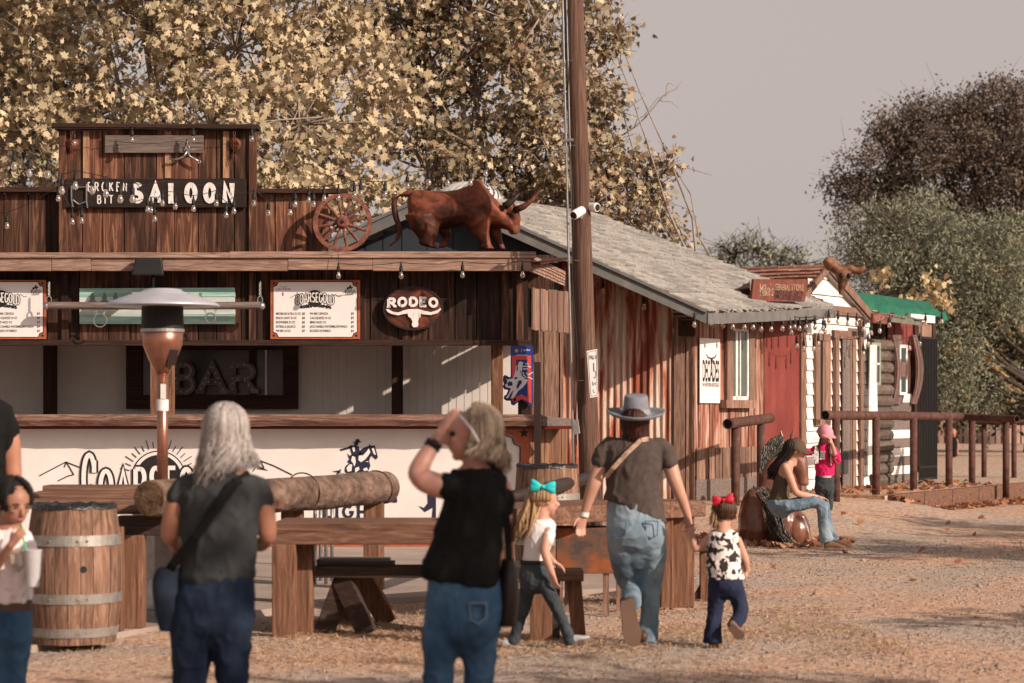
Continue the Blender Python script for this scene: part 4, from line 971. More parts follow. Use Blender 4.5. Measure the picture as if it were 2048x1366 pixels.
for pp in (((838, 1012), (848, 1016), (856, 1006), (855, 990), (866, 975), (872, 980), (872, 1060), (862, 1055), (866, 1015), (850, 1024)), ((905, 960), (985, 955), (1000, 1000), (990, 1060), (930, 1050), (912, 1000))):
    mb.prism(f_pan, [PB(*p_) for p_ in pp], .002, .006)
tag(mb.make('bull_silhouette', m_navyink), 'black bull silhouette printed on the bar front behind the blonde woman', 'logo')
# marquee letters
m_frost = flat('frosted_bulb', (.35, .32, .3), .3)
fmq = Fr((0, 26.8, 0), (1, 0, 0)); m_marq = mat('dull_marquee_metal', [(.05, .04, .038), (.16, .135, .125)], .5, metal=.4, scale=(10, 10, 10))
for ch, x0_, x1_ in (('B', 346, 390), ('A', 398, 452), ('R', 456, 516)):
    t = thing('marquee_letter', {'B': 'unlit bulb studded marquee letter B behind the heater pole', 'A': 'unlit bulb studded marquee letter A in the bar window', 'R': 'unlit bulb studded marquee letter R at the right end of the word BAR'}[ch], 'marquee letter', fmq.P(*fmq.pix((x0_+x1_)/2, 789), 0), 'marquee letters spelling BAR')
    a = fmq.pix(x0_, 789); e = fmq.pix(x1_, 723); mb = MB(); lettering(mb, fmq, ch, a[0], a[1], e[1]-a[1], e[0]-a[0], .0, .05, stroke=.2, slab=.13, gap=0, sx=1); part(t, 'letter_shell', mb, m_marq)
    adv, strokes, _ = GL[ch]; kx = (e[0]-a[0])/adv; H_ = e[1]-a[1]
    for st in strokes:
        for (p0, p1) in zip(st[:-1], st[1:]):
            L_ = math.hypot((p1[0]-p0[0])*kx, (p1[1]-p0[1])*H_); n_ = max(1, int(L_/.07))
            for i in range(n_):
                s_ = (i+.5)/n_; mb = MB(); mb.ell(fmq.P(a[0]+(p0[0]+(p1[0]-p0[0])*s_)*kx, a[1]+.035+(p0[1]+(p1[1]-p0[1])*s_)*(H_-.07), .06), .013, n=8, m=5); part(t, 'bulb', mb, m_frost)

# wagon wheel
t = thing('wagon_wheel', 'old red brown wooden wagon wheel with twelve spokes leaning on the awning roof', 'wagon wheel', W(685, 506, 25.75))
c = W(685, 445, 25.75); rr = 59/F*25.75; fw = Fr((c.x, 25.75, c.z), (1, .0, 0)); tl = .22
def wp(a, r, o=0):
    return c+V((r*math.cos(a), 0, 0))+V((0, tl*.6*math.sin(a)*r, r*math.sin(a)*1.0))+V((0, -o, 0))
m_wh = mat('worn_red_wood', [(.05, .025, .018), (.18, .06, .04), (.27, .115, .08)], .8, scale=(14, 14, 14), bump=.3)
mb = MB(); n_ = 48; vs = []
for i in range(n_):
    a = 2*math.pi*i/n_
    for r_, o_ in ((rr, -.03), (rr, .03), (rr-.05, .03), (rr-.05, -.03)): vs.append(wp(a, r_, o_))
mb.add(vs, [(4*i+j, 4*i+(j+1) % 4, 4*((i+1) % n_)+(j+1) % 4, 4*((i+1) % n_)+j) for i in range(n_) for j in range(4)]); part(t, 'rim', mb, m_wh)
for i in range(12):
    a = 2*math.pi*(i+.35)/12; mb = MB(); mb.tube([wp(a, .05), wp(a, rr*.6), wp(a, rr-.04)], [.016, .019, .014], 8); part(t, 'spoke', mb, m_wh)
mb = MB(); mb.lathe(c+V((0, .04, 0)), [(.055, 0), (.075, .03), (.075, .07), (.05, .11), (.03, .112)], 20, axis=V((0, -1, 0))); h_ = part(t, 'hub', mb, m_wh)
mb = MB(); mb.lathe(c+V((0, -.068, 0)), [(.022, 0), (.022, .008)], 14, axis=V((0, -1, 0))); part(h_, 'axle_hole', mb, m_black)

# rusty bull statue on the awning
BD = 25.62
B2 = lambda x_, y_, d=0: W(500+x_/3.012, 330+y_/3.012, BD+d)
bull = thing('bull_statue', 'life size rusty sheet metal bull statue standing on the awning roof', 'statue', W(930, 505, BD))
s1 = 1/3.012/F*BD
def sec(x_, y_, hv, w_, ang=0, d=0):   # section: half height px(zoom), half width metres, direction angle of long axis
    return (B2(x_, y_, d), V((math.sin(ang)*hv*s1, 0, math.cos(ang)*hv*s1)), V((0, w_, 0)))
mb = MB()
mb.loft([sec(948, 235, 24, .06), sec(975, 260, 100, .18), sec(1040, 275, 126, .21), (sec(1130, 272, 114, .22)), sec(1220, 266, 112, .23), sec(1300, 250, 122, .24), sec(1380, 226, 142, .24, -.1), sec(1440, 245, 134, .22, -.25), sec(1500, 282, 118, .18, -.4), sec(1545, 305, 82, .13, -.5)])
mb.loft([sec(1520, 250, 55, .09, .6), sec(1575, 270, 52, .095, .25), sec(1590, 320, 42, .08, 1.2), sec(1590, 365, 38, .065, 1.4), sec(1592, 400, 32, .055, 1.5), sec(1590, 418, 20, .04, 1.5)])
# legs: hind near (bent), hind far, fore near, fore far
def leg(pts, d):
    mb.loft([(B2(x_, y_, d), V((r_*s1, 0, 0)), V((0, r_*s1*.85, 0))) for x_, y_, r_ in pts])
leg([(1030, 300, 100), (1055, 385, 84), (1070, 440, 58), (1068, 480, 44), (1120, 500, 26), (1190, 512, 22)], -.1)
leg([(1100, 340, 60), (1160, 390, 50), (1185, 430, 28), (1170, 470, 22), (1150, 500, 22)], .12)
leg([(1340, 280, 92), (1370, 350, 76), (1392, 420, 50), (1415, 470, 38), (1428, 505, 44)], -.1)
leg([(1440, 320, 60), (1470, 400, 45), (1490, 450, 30), (1510, 490, 24), (1515, 508, 26)], .12)
bake('body', mb, m_rust, bull, voxel=.014, smooth=5, disp=lambda c_: .008*mnoise.noise(V(c_)*7)+.004*mnoise.noise(V(c_)*18))
mb = MB(); tp_ = [(1000, 180, 24), (950, 170, 22), (890, 185, 20), (868, 230, 18), (878, 310, 17), (900, 380, 16), (890, 440, 15), (862, 470, 16), (845, 488, 10)]
pts = [B2(x_, y_, -.02) for x_, y_, r_ in tp_]; mb.loft([(p_, V((r_*s1*(.3 if i in (0, 1) else 1), 0, r_*s1*(1 if i in (0, 1) else .3))), V((0, r_*s1, 0))) for i, (p_, (_, _, r_)) in enumerate(zip(pts, tp_))], 10); part(bull, 'tail', mb, m_rust, smooth=True)
for pts_, d_, nm in ((((1600, 270, 21), (1650, 250, 18), (1700, 210, 13), (1735, 165, 7), (1750, 140, 3)), -.08, 'horn'), (((1530, 250, 24), (1560, 230, 20), (1595, 200, 14), (1625, 170, 4)), -.16, 'horn')):
    mb = MB(); mb.tube([B2(x_, y_, d_) for x_, y_, r_ in pts_], [r_*s1 for _, _, r_ in pts_], 12); part(bull, nm, mb, m_rust if d_ > -.1 else m_darkmetal, smooth=True)
mb = MB(); mb.loft([(B2(1505, 285, -.1), V((.01, 0, .02)), V((0, .02, 0))), (B2(1515, 260, -.16), V((.02, 0, .05)), V((0, .015, 0))), (B2(1540, 240, -.18), V((.01, 0, .03)), V((0, .01, 0)))], 8); part(bull, 'ear', mb, m_darkmetal, smooth=True)
for x_, y_, r_ in ((1556, 288, .016), (1583, 398, .014)):
    mb = MB(); mb.ell(B2(x_, y_, -.085 if y_ < 300 else -.06), r_); part(bull, 'eye' if y_ < 300 else 'nostril', mb, m_black, smooth=True)
# metal roof turbine vent behind the bull
t = thing('turbine_vent', 'shiny ribbed metal ventilator on the roof behind the bull', 'roof vent', W(945, 412, 31.2))
mb = MB(); c = W(938, 408, 32.6); m_bright = flat('bright_galvanised_metal', (.62, .61, .60), .35, metal=.3)
for i in range(26):
    a = 2*math.pi*i/26; pts = []
    for j in range(7):
        th = math.pi*(j/6)*.5; r_ = .47*math.cos(th)+.03; an = a+j*.12; pts.append(c+V((r_*math.cos(an), r_*math.sin(an), .02+.30*math.sin(th))))
    for j in range(6): mb.beam(pts[j], pts[j+1], .07*(1-j/8), .006, up=(pts[j]-c).normalized())
part(t, 'ribbed_dome', mb, m_bright)
mb = MB(); mb.lathe(c+V((0, 0, -.3)), [(.36, 0), (.36, .3), (.40, .32), (.0, .33)], 24); part(t, 'collar', mb, m_steel, smooth=False)
mb = MB(); mb.hexa([W(860, 415, 32.2), W(870, 384, 32.2), W(900, 380, 32.2), W(900, 415, 32.2), W(845, 415, 31.9), W(862, 380, 31.9), W(890, 390, 31.9), W(905, 415, 31.9)])
part(t, 'flashing', mb, m_steel)

# ---------------------------------------------------------------- utility pole
pl = thing('utility_pole', 'tall leaning brown timber utility pole in front of the saloon corner', 'utility pole', W(1182, 1100, 24.6))
pr_ = lambda y_: 1147+(y_)*.0345
mb = MB(); ys_ = [-260, 0, 200, 400, 600, 800, 1000, 1115]
mb.tube([W(pr_(y_), y_, 24.6) for y_ in ys_], [18.5/F*24.6, 19.5/F*24.6, 19.5/F*24.6, 19.5/F*24.6, 20/F*24.6, 20.5/F*24.6, 21.5/F*24.6, 22/F*24.6], 20)
part(pl, 'shaft', mb, m_pole, smooth=True)
mb = MB(); mb.tube([W(1125+.024*y_, y_, 24.55) for y_ in (-260, 0, 300, 600, 850, 1115)], .013, 8); mb.tube([W(1133+.024*y_, y_, 24.5) for y_ in (-260, 0, 300, 430)], .008, 6)
part(pl, 'conduit', mb, m_steel, smooth=True)
mb = MB(); mb.tube([W(1133+.026*y_+3*math.sin(y_*.02), y_, 24.47) for y_ in range(20, 900, 30)], .006, 6); part(pl, 'black_cable', mb, m_black)
mb = MB(); mb.beam(W(1131, 292, 24.45), W(1131, 306, 24.45), .06, .06); mb.tube([W(1125, 282, 24.4), W(1147, 280, 24.4)], .02, 8); part(pl, 'junction_box', mb, m_steel)
mb = MB(); mb.beam(W(1150, 840, 24.45), W(1154, 868, 24.45), .07, .05, up=V((0, 1, 0))); part(pl, 'conduit_box', mb, m_steel, bevel=.004)
mb = MB()
for y_ in (120, 290, 520, 760): 
    mb.tube([W(pr_(y_)-20, y_, 24.58), W(pr_(y_)-14, y_+1, 24.50), W(pr_(y_)-6, y_+1, 24.48)], .006, 5)
part(pl, 'strap', mb, m_steel)
for (a_, b_, lab) in (((1164, 421, 24.35), (1147, 431, 24.22), 'white bullet security camera facing left on the utility pole'), ((1176, 414, 24.6), (1195, 415, 24.5), 'white bullet security camera facing right behind the utility pole')):
    t = thing('security_camera', lab, 'security camera', W(*a_), 'security cameras on the utility pole')
    A_, B_ = W(*a_), W(*b_); dr_ = (B_-A_).normalized()
    mb = MB(); mb.lathe(A_, [(.02, -.01), (.05, 0), (.052, (B_-A_).length*.9), (.045, (B_-A_).length)], 18, axis=dr_); part(t, 'housing', mb, m_vinyl, smooth=False)
    mb = MB(); mb.lathe(B_+dr_*.001, [(.038, 0), (.036, .004), (.0, .005)], 18, axis=dr_); part(t, 'lens', mb, m_black)
    mb = MB(); mb.tube([A_, A_+V((.0, .06, -.02)), W(pr_(440), 440, 24.53)], .012, 8); part(t, 'mount', mb, m_vinyl)
# sign on pole: a metal plate wrapped on the right face of the pole
t = thing('pole_sign', 'narrow white metal sign with black lettering on the right face of the utility pole', 'sign', W(1186, 795, 24.45))
fsg = Fr(W(1173, 800, 24.42), (.94, -.0, 0)); fsg.o.z = 0; fsg = Fr((0, 24.40, 0), (1, 0, 0))
mb = MB(); cor = ((1173, 702), (1194, 698), (1196, 793), (1180, 796)); mb.prism(fsg, [fsg.pix(*p_) for p_ in cor], 0, .008); part(t, 'plate', mb, m_board_w, bevel=.002)
mb = MB(); cor2 = ((1175.5, 704.5), (1192.5, 701), (1194.5, 790), (1182, 792.5)); mb.ribbon(fsg, [fsg.pix(*p_) for p_ in cor2], .0035, .008, .010, closed=True)
merge(mb, small_text(fsg, 'PALI', 1178.5, 718.5, 8, .0105, 9.5, bold=.01)); merge(mb, small_text(fsg, 'E', 1190.5, 717.5, 7, .0105, 3))
for pp in (((1187.3, 726), (1187.6, 742), (1189.5, 743)), ((1191.5, 742), (1192, 752), (1189.5, 756.5), (1187, 754)), ((1185, 763), (1185.3, 771)), ((1187.5, 771), (1188, 766.5), (1190.5, 765), (1191, 770)), ((1186.3, 779), (1186.6, 784.5), (1190, 785))):
    mb.ribbon(fsg, [fsg.pix(*p_) for p_ in pp], .009 if pp[0][1] < 730 else .005, .008, .0105)
part(t, 'black_lettering', mb, m_ink)
# slim dark pole
mb = MB(); mb.beam(W(1075, 724, 20.5), G(1075, 20.5), .062, .062); solo('slim_post', mb, m_darkmetal, 'slim dark square steel post in front of the blue sign', 'post', bevel=.004)

# boutique: banner, signs
t = thing('boutique_banner', 'narrow white hanging banner lettered DECADES with a longhorn on the boutique wall', 'banner', ROW.P(*ROW.pix(1420, 805), .05))
mb = MB(); mb.pbox(ROW, 1400, 678, 1440, 806, .03, .04); part(t, 'cloth', mb, m_board_w)
mb = MB(); O = .043
merge(mb, small_text(ROW, 'DECADES', 1405, 762, 41, O, 33, bold=.02)); merge(mb, small_text(ROW, 'THE WESTERN BOUTIQUE', 1404, 773, 7, O, 34, bold=.004))
mb.ribbon(ROW, [ROW.pix(*p_, O) for p_ in ((1413, 709), (1416, 715), (1423, 717), (1430, 715), (1433, 709))], .022, .04, O)
mb.prism(ROW, [ROW.pix(*p_, O) for p_ in ((1421, 716), (1426, 716), (1425, 724), (1423, 734), (1421.5, 724))], .04, O+.001)
part(t, 'black_print', mb, m_ink)
t = thing('store_sign', 'red brown wooden sign reading GENERAL STORE on the roof edge above the red panel', 'sign', W(1552, 608, 33.3))
fsn = Fr(W(1498, 600, 32.9)-V((0, 0, W(1498, 600, 32.9).z)), (W(1606, 600, 34.0)-W(1498, 600, 32.9)))
mb = MB(); mb.prism(fsn, [fsn.pix(*p_) for p_ in ((1498, 558), (1608, 566), (1601, 610), (1494, 602))], -.04, 0); part(t, 'board', mb, wood('red_stained_board', (.05, .015, .01), (.15, .045, .03), (.24, .085, .06), 'z', island=.1, fine=60))
m_cream = mat('worn_cream_lettering', [(.12, .05, .035), (.42, .30, .22)], .7, scale=(50, 50, 50), lo=.4, hi=.6)
mb = MB(); merge(mb, small_text(fsn, "Mike's", 1510, 592, 22, .004, 27, bold=.02)); merge(mb, small_text(fsn, 'GENERAL', 1541, 582, 10, .004, 30, bold=.02, z_rot=-.05)); merge(mb, small_text(fsn, 'STORE', 1574, 584, 10, .004, 24, bold=.02, z_rot=-.05))
part(t, 'cream_lettering', mb, m_cream)
mb = MB(); merge(mb, small_text(fsn, 'ANTIQUES GIFTS', 1541, 590, 5, .004, 56, bold=.01, z_rot=-.05)); merge(mb, small_text(fsn, 'FINE LEATHER GOODS', 1540, 600, 6, .004, 54, bold=.015, z_rot=-.05)); part(t, 'dark_lettering', mb, m_ink)
mb = MB(); p = [W(1432, 575, 34.5), W(1500, 560, 34.5), W(1500, 577, 33.2), W(1436, 583, 33.0)]
mb.hexa([x-V((0, 0, .06)) for x in p]+p); part(t, 'little_roof', mb, m_post_d)
mb = MB()
for x_ in (1455, 1472, 1497): mb.beam(W(x_, 580, 33.2), W(x_, 596, 33.2), .05, .05)
part(t, 'support_posts', mb, m_post_d)
t = thing('small_shop_sign', 'small dark red sign with pale lettering over the log cabin', 'sign', ROW.P(*ROW.pix(1764, 646), .45))
mb = MB(); mb.pbox(ROW, 1746, 630, 1782, 646, .42, .46); part(t, 'board', mb, m_redwall)
mb = MB(); merge(mb, small_text(ROW, 'HAT SHOP', 1749, 637, 5, .463, 30, bold=.02)); merge(mb, small_text(ROW, 'TRADING CO', 1749, 644, 5, .463, 30, bold=.02)); part(t, 'pale_lettering', mb, m_cream)
# carved steer skull on the gable
sk = thing('steer_skull', 'carved brown steer skull with thick horns mounted on the white gable peak', 'skull ornament', ROW.P(ua, zA-.5, .4))
m_skull = mat('carved_brown_wood', [(.03, .012, .007), (.13, .052, .028), (.28, .13, .065)], .6, scale=(6, 6, 6), bump=.4)
fk = Fr(ROW.P(ua, 0, .5)+V((0, -.55, 0)), (1, .1, 0)); Q6 = lambda x_, y_, o_=0: fk.P(*fk.pix(1480+x_/6.504, 490+y_/6.504), o_)
sc6 = 1/6.504/F*37
mb = MB(); mb.loft([(Q6(1300, 330, .05), V((.09, 0, 0)), V((0, .10, 0))), (Q6(1340, 400, .06), V((.125, 0, 0)), V((0, .12, 0))), (Q6(1330, 470, .06), V((.09, 0, 0)), V((0, .11, 0))), (Q6(1310, 560, .08), V((.062, 0, 0)), V((0, .07, 0))), (Q6(1290, 650, .1), V((.028, 0, 0)), V((0, .04, 0)))])
mb.tube([Q6(1330, 330, .05), Q6(1260, 330, .05), Q6(1180, 270, .05), Q6(1130, 200, .05), Q6(1140, 150, .05)], [.06, .09, .11, .085, .02], 12)
mb.tube([Q6(1330, 330, .05), Q6(1430, 320, .08), Q6(1530, 340, .1), Q6(1590, 300, .12), Q6(1600, 250, .12)], [.07, .07, .06, .04, .008], 12)
bake('skull', mb, m_skull, sk, voxel=.018, smooth=2, disp=lambda c_: .016*mnoise.noise(V(c_)*8))
for ex in (1285, 1385):
    mb = MB(); mb.ell(Q6(ex, 405, .16), (.036, .05, .04)); part(sk, 'eye_socket', mb, m_black)

# ---------------------------------------------------------------- string lights
bulb_mb = MB()
bulb_mb.lathe((0, 0, 0), [(.004, .10), (.009, .098), (.012, .06), (.020, .055), (.020, .0), (.017, -.006)], 10, mi=0)
bulb_mb.lathe((0, 0, 0), [(.014, -.002), (.018, -.02), (.027, -.043), (.027, -.058), (.017, -.076), (.003, -.083)], 10, mi=1)
m_bulb, nt_, n_0, l_0, b_0 = nodes('clear_bulb'); b_0.inputs['Base Color'].default_value = (.85, .76, .68, 1); b_0.inputs['Roughness'].default_value = .12
b_0.inputs['Transmission Weight'].default_value = .88; b_0.inputs['Specular IOR Level'].default_value = 1.0
tmpb = bulb_mb.make('bulb', [m_black, m_bulb], loc=V((0, 0, 0)), smooth=True); bulb_me = tmpb.data; bpy.data.objects.remove(tmpb)
def string(label, bulbs, D, ends=None, sag=26, scale=1.0, wr=.005):
    """bulbs: (px, py) of glass centre, optional depth"""
    pts = []
    bl = [(b_[0], b_[1], (b_[2] if len(b_) > 2 else D)) for b_ in bulbs]
    t = thing('string_lights', label, 'string lights', W(bl[0][0], bl[0][1], bl[0][2]), 'festoon bulb strings')
    top = []
    for x_, y_, d_ in bl:
        c = W(x_, y_, d_); o = bpy.data.objects.new('bulb', bulb_me); COL.objects.link(o); o.location = c+V((0, 0, .05*scale)); o.scale = (scale,)*3; adopt(o, t)
        top.append(c+V((0, 0, .145*scale+random.uniform(0, .02))))
    seq = ([W(*ends[0])] if ends and ends[0] else [])+top+([W(*ends[1])] if ends and ends[1] else [])
    full = []
    for a, b_ in zip(seq[:-1], seq[1:]):
        L_ = (b_-a).length
        for i in range(6): s_ = i/6; full.append(a.lerp(b_, s_)+V((0, 0, -.09*L_*4*s_*(1-s_)*.5)))
    full.append(seq[-1])
    mb = MB(); mb.tube(full, wr*.75, 5, caps=False)
    for x_ in top: mb.tube([x_, x_-V((0, 0, .06*scale))], wr*.8, 5)
    part(t, 'wire', mb, m_black)
    return t
z1 = lambda x_, y_: (x_/3.2, 220+y_/3.2)
z2_ = lambda x_, y_: (500+x_/3.012, 330+y_/3.012)
z3 = lambda x_, y_: (1100+x_/2.846, 380+y_/2.846)
z4 = lambda x_, y_: (1480+x_/2.627, 480+y_/2.627)
string('slack near light string drooping from upper left past the BROKEN BIT lettering', [z1(90, 365), z1(188, 410), z1(305, 420), z1(397, 520), z1(483, 490), z1(590, 520), z1(678, 540), z1(770, 575), z1(848, 575)], 21.0, [(-60, 290, 21), (330, 360, 21.5)], scale=1.05)
string('light string crossing below the SALOON lettering', [z1(945, 640), z1(990, 700), z1(1040, 600), z1(1122, 620), z1(1238, 635), z1(1385, 600), z1(1447, 675), z1(1497, 650), z1(1625, 600), z1(1718, 665), z1(1857, 660), z1(1888, 605), z1(1975, 580)], 24.7, [(255, 340, 24.7), (660, 372, 24.7)])
string('light string low at left under the name board', [z1(45, 745), z1(373, 570), z1(463, 720), z1(523, 712), z1(967, 645)], 24.9, [(-80, 420, 24.9), (340, 390, 24.9)])
string('three bulbs hung along the top edge of the false front', [z1(475, 215), z1(845, 195), z1(1237, 195), z1(1612, 190)], 25.7, [(116, 256, 25.7), (512, 262, 25.7)])
string('light string running over the bull towards the utility pole', [z2_(242, 290), z2_(272, 240), z2_(383, 240), z2_(447, 205), z2_(533, 200), z2_(628, 185), z2_(667, 175), z2_(813, 180), z2_(948, 130), z2_(1077, 110), z2_(1190, 112), z2_(1327, 110), z2_(1420, 55), z2_(1570, 20), z2_(1643, 5), z2_(1783, 5)], 24.6, [(512, 384, 24.6), (1131, 296, 24.6)])
string('four bulbs hung from the awning fascia at the right end', [z2_(533, 670), z2_(910, 670), z2_(1280, 665), z2_(1642, 665)], 24.88, [(676, 500, 24.9), (1140, 515, 24.6)])
string('two bulbs under the rake of the grey roofed shop', [z3(302, 580), z3(535, 670)], 31.4, [(1140, 545, 31), (1400, 618, 31.4)], scale=1.15)
def rowd(px, out): u_, z_ = ROW.pix(px, 650, out); return ROW.P(u_, z_, out).y
def rows_(l, out): return [(x_, y_, rowd(x_, out)) for x_, y_ in l]
string('bulbs hung under the eave of the boutique shop', rows_([z3(822, 770), z3(925, 772), z3(985, 773), z3(1041, 783), z3(1108, 785), z3(1157, 785), z3(1203, 795), z3(1260, 795)], .5), 32, [(1385, 620, 31.6), (1560, 638, 33.8)], scale=1.15)
string('bulbs hung under the porch edge in front of the clapboard shed', rows_([z4(223, 468), z4(262, 465), z4(288, 460), z4(313, 468), z4(348, 460), z4(394, 460), z4(437, 465), z4(466, 425), z4(515, 430), z4(566, 440), z4(613, 440), z4(650, 470), z4(690, 490), z4(735, 480), z4(785, 450)], .5), 36, None, scale=1.15)
string('looping lower bulbs between the red panel and the clapboard shed', rows_([z4(270, 490), z4(300, 560), z4(335, 575), z4(388, 575), z4(412, 548), z4(447, 480)], .5), 36, None, scale=1.15)
string('bulbs hung under the green tarpaulin', rows_([z4(648, 600), z4(673, 550), z4(890, 570), z4(945, 548), z4(975, 440), z4(1060, 430)], .4), 39, None, scale=1.2)
# ---------------------------------------------------------------- trees
MAPLE = [(0, 0), (.25, -.08), (.25, .17), (.56, .30), (.32, .45), (.36, .78), (.16, .66), (0, 1.05), (-.17, .64), (-.33, .78), (-.31, .46), (-.54, .34), (-.23, .17), (-.24, -.08)]
OVAL = [(0, 0), (.28, .35), (.22, .75), (0, 1), (-.22, .75), (-.28, .35)]
NARROW = [(0, 0), (.13, .45), (0, 1), (-.13, .45)]
def leaf_mesh(name, pos, size, shape, mat_, up=.3, fold=.42, kind=None):
    n = len(pos); sh = np.array(shape, float); k = len(sh)
    P3 = np.stack([sh[:, 0], sh[:, 1], -fold*np.abs(sh[:, 0])*1.5-.12*sh[:, 1]**2], 1)
    nrm = rng.normal(size=(n, 3)); nrm[:, 2] = nrm[:, 2]*.8+up; nrm[:, 0] += .35; nrm[:, 1] -= .3
    nrm /= np.linalg.norm(nrm, axis=1)[:, None]
    t = rng.normal(size=(n, 3)); t[:, 2] -= .5; t -= nrm*(t*nrm).sum(1)[:, None]; t /= np.linalg.norm(t, axis=1)[:, None]
    b = np.cross(nrm, t); sz = size*rng.uniform(.55, 1.25, n)
    vv = pos[:, None, :]+sz[:, None, None]*(P3[None, :, 0, None]*b[:, None, :]+P3[None, :, 1, None]*t[:, None, :]+P3[None, :, 2, None]*nrm[:, None, :])
    return vv.reshape(-1, 3), n, k
def build_leaves(name, vv, n, k, mat_, loc):
    me = bpy.data.meshes.new(name); me.vertices.add(n*k); me.vertices.foreach_set('co', (vv-np.array(loc)).ravel())
    me.loops.add(n*k); me.loops.foreach_set('vertex_index', np.arange(n*k, dtype=np.int32))
    me.polygons.add(n); me.polygons.foreach_set('loop_start', np.arange(0, n*k, k, dtype=np.int32)); me.polygons.foreach_set('loop_total', np.full(n, k, np.int32))
    me.materials.append(mat_); me.update(); me.validate()
    o = bpy.data.objects.new(name, me); COL.objects.link(o); o.location = V(loc); return o
m_bark = mat('sycamore_bark', [(.10, .075, .06), (.25, .20, .165), (.36, .30, .26)], .9, scale=(6, 6, 3), bump=.4)
m_barkd = mat('oak_bark', [(.03, .022, .018), (.08, .06, .05)], .95, scale=(6, 6, 3), bump=.4)
def tree(name, label, base, blobs, n, size, shape, lm, bark, tr=.16, clumps=14, sig=.2, twig=.008, group=None, cat='tree', forks=True, up=.3):
    base = V(base); t = thing(name, label, cat, base, group); vol = np.array([b_[3]**2.2 for b_ in blobs]); vol /= vol.sum()
    pos = []; mb = MB(); zc = min(b_[2] for b_ in blobs)
    hub = V((base.x, base.y, base.z+max(.4, (zc-base.z)*.55)))
    mb.tube([base, base.lerp(hub, .5)+V((.05, .03, 0)), hub], [tr, tr*.85, tr*.7], 10)
    for bi, (x, y, z, r) in enumerate(blobs):
        c = V((x, y, z)); mid = hub.lerp(c, .5)+V((random.uniform(-.5, .5), random.uniform(-.4, .4), -.12*(c-hub).length+.25))
        rr = tr*.5*min(1, .5+r*.4); jv = lambda s_: V(rng.normal(size=3)*s_); mb.tube([hub, hub.lerp(mid, .33)+jv(.06), hub.lerp(mid, .66)+jv(.08), mid, mid.lerp(c, .33)+jv(.09), mid.lerp(c, .66)+jv(.08), c], [rr, rr*.85, rr*.7, rr*.55, rr*.42, rr*.3, rr*.22], 7)
        nb = max(4, int(n*vol[bi])); kc = max(4, int(clumps*r*r*1.6)); per = max(3, nb//kc)
        for q in range(kc):
            d = rng.normal(size=3); d /= np.linalg.norm(d); rad = r*rng.uniform(.25, 1.08)**.6; cc = np.array(c)+d*rad*np.array((1, 1, .85))
            cv = V(cc); m1 = c.lerp(cv, .5)+V(rng.normal(size=3)*.22*r)+V((0, 0, .12*r))
            mb.tube([c, m1, cv], [twig*2.2, twig*1.4, twig*.6], 4, caps=False)
            for _ in range(2):
                e = cv+V(rng.normal(size=3)*sig*1.3)+V(d*sig); mb.tube([m1.lerp(cv, .6), e], [twig, twig*.4], 3, caps=False)
            pos.append(cc+rng.normal(size=(per, 3))*sig*np.array((1, 1, .8)))
    pos = np.concatenate(pos); o = mb.make('trunk', bark, loc=base, smooth=True); adopt(o, t)
    vv, m, k = leaf_mesh('crown', pos, size, shape, lm, up); c_ = build_leaves('crown', vv, m, k, lm, base); adopt(c_, t)
    return t
def leafmat(name, cols, transl=.15, rough=.6):
    m, nt, n, l, b = nodes(name); g = n.new('ShaderNodeNewGeometry'); r = ramp(n, l, g.outputs['Random Per Island'], cols)
    l.new(r.outputs[0], b.inputs['Base Color']); b.inputs['Roughness'].default_value = rough; b.inputs['Specular IOR Level'].default_value = .25
    tr_ = n.new('ShaderNodeBsdfTranslucent'); ms = n.new('ShaderNodeMixShader'); ms.inputs[0].default_value = transl
    l.new(r.outputs[0], tr_.inputs['Color']); l.new(b.outputs[0], ms.inputs[1]); l.new(tr_.outputs[0], ms.inputs[2]); l.new(ms.outputs[0], nt.nodes['Material Output'].inputs['Surface']); return m
lm_syc = leafmat('sycamore_leaf', [(.24, .20, .12), (.50, .39, .245), (.58, .46, .30), (.36, .245, .15), (.64, .52, .35), (.32, .275, .18), (.52, .41, .26), (.40, .34, .22), (.60, .475, .31)])
lm_syc2 = leafmat('fading_sycamore_leaf', [(.13, .11, .07), (.30, .235, .145), (.54, .43, .28), (.17, .145, .09), (.32, .19, .11), (.24, .20, .13), (.62, .50, .34)])
lm_oak = leafmat('brown_oak_leaf', [(.10, .078, .062), (.14, .105, .082), (.17, .125, .10), (.12, .095, .072), (.16, .115, .09)], .15)
lm_ol = leafmat('olive_leaf', [(.14, .15, .095), (.23, .245, .17), (.31, .315, .225), (.18, .19, .12)], .2)
lm_yel = leafmat('dark_green_leaf', [(.05, .05, .025), (.10, .09, .045), (.07, .07, .035), (.15, .12, .055), (.06, .05, .03)], .2)
lm_gold = leafmat('golden_leaf', [(.48, .28, .09), (.58, .40, .18), (.42, .22, .08), (.62, .48, .26)], .3)
lm_pale = leafmat('pale_yellow_leaf', [(.55, .42, .24), (.66, .54, .34), (.42, .30, .16)], .3)
lm_drk = leafmat('dull_dark_leaf', [(.05, .045, .03), (.10, .085, .05), (.08, .055, .035), (.14, .11, .06)], .15)
def bl(*l_): return [(*W(px, py, D), r) for px, py, D, r in l_]
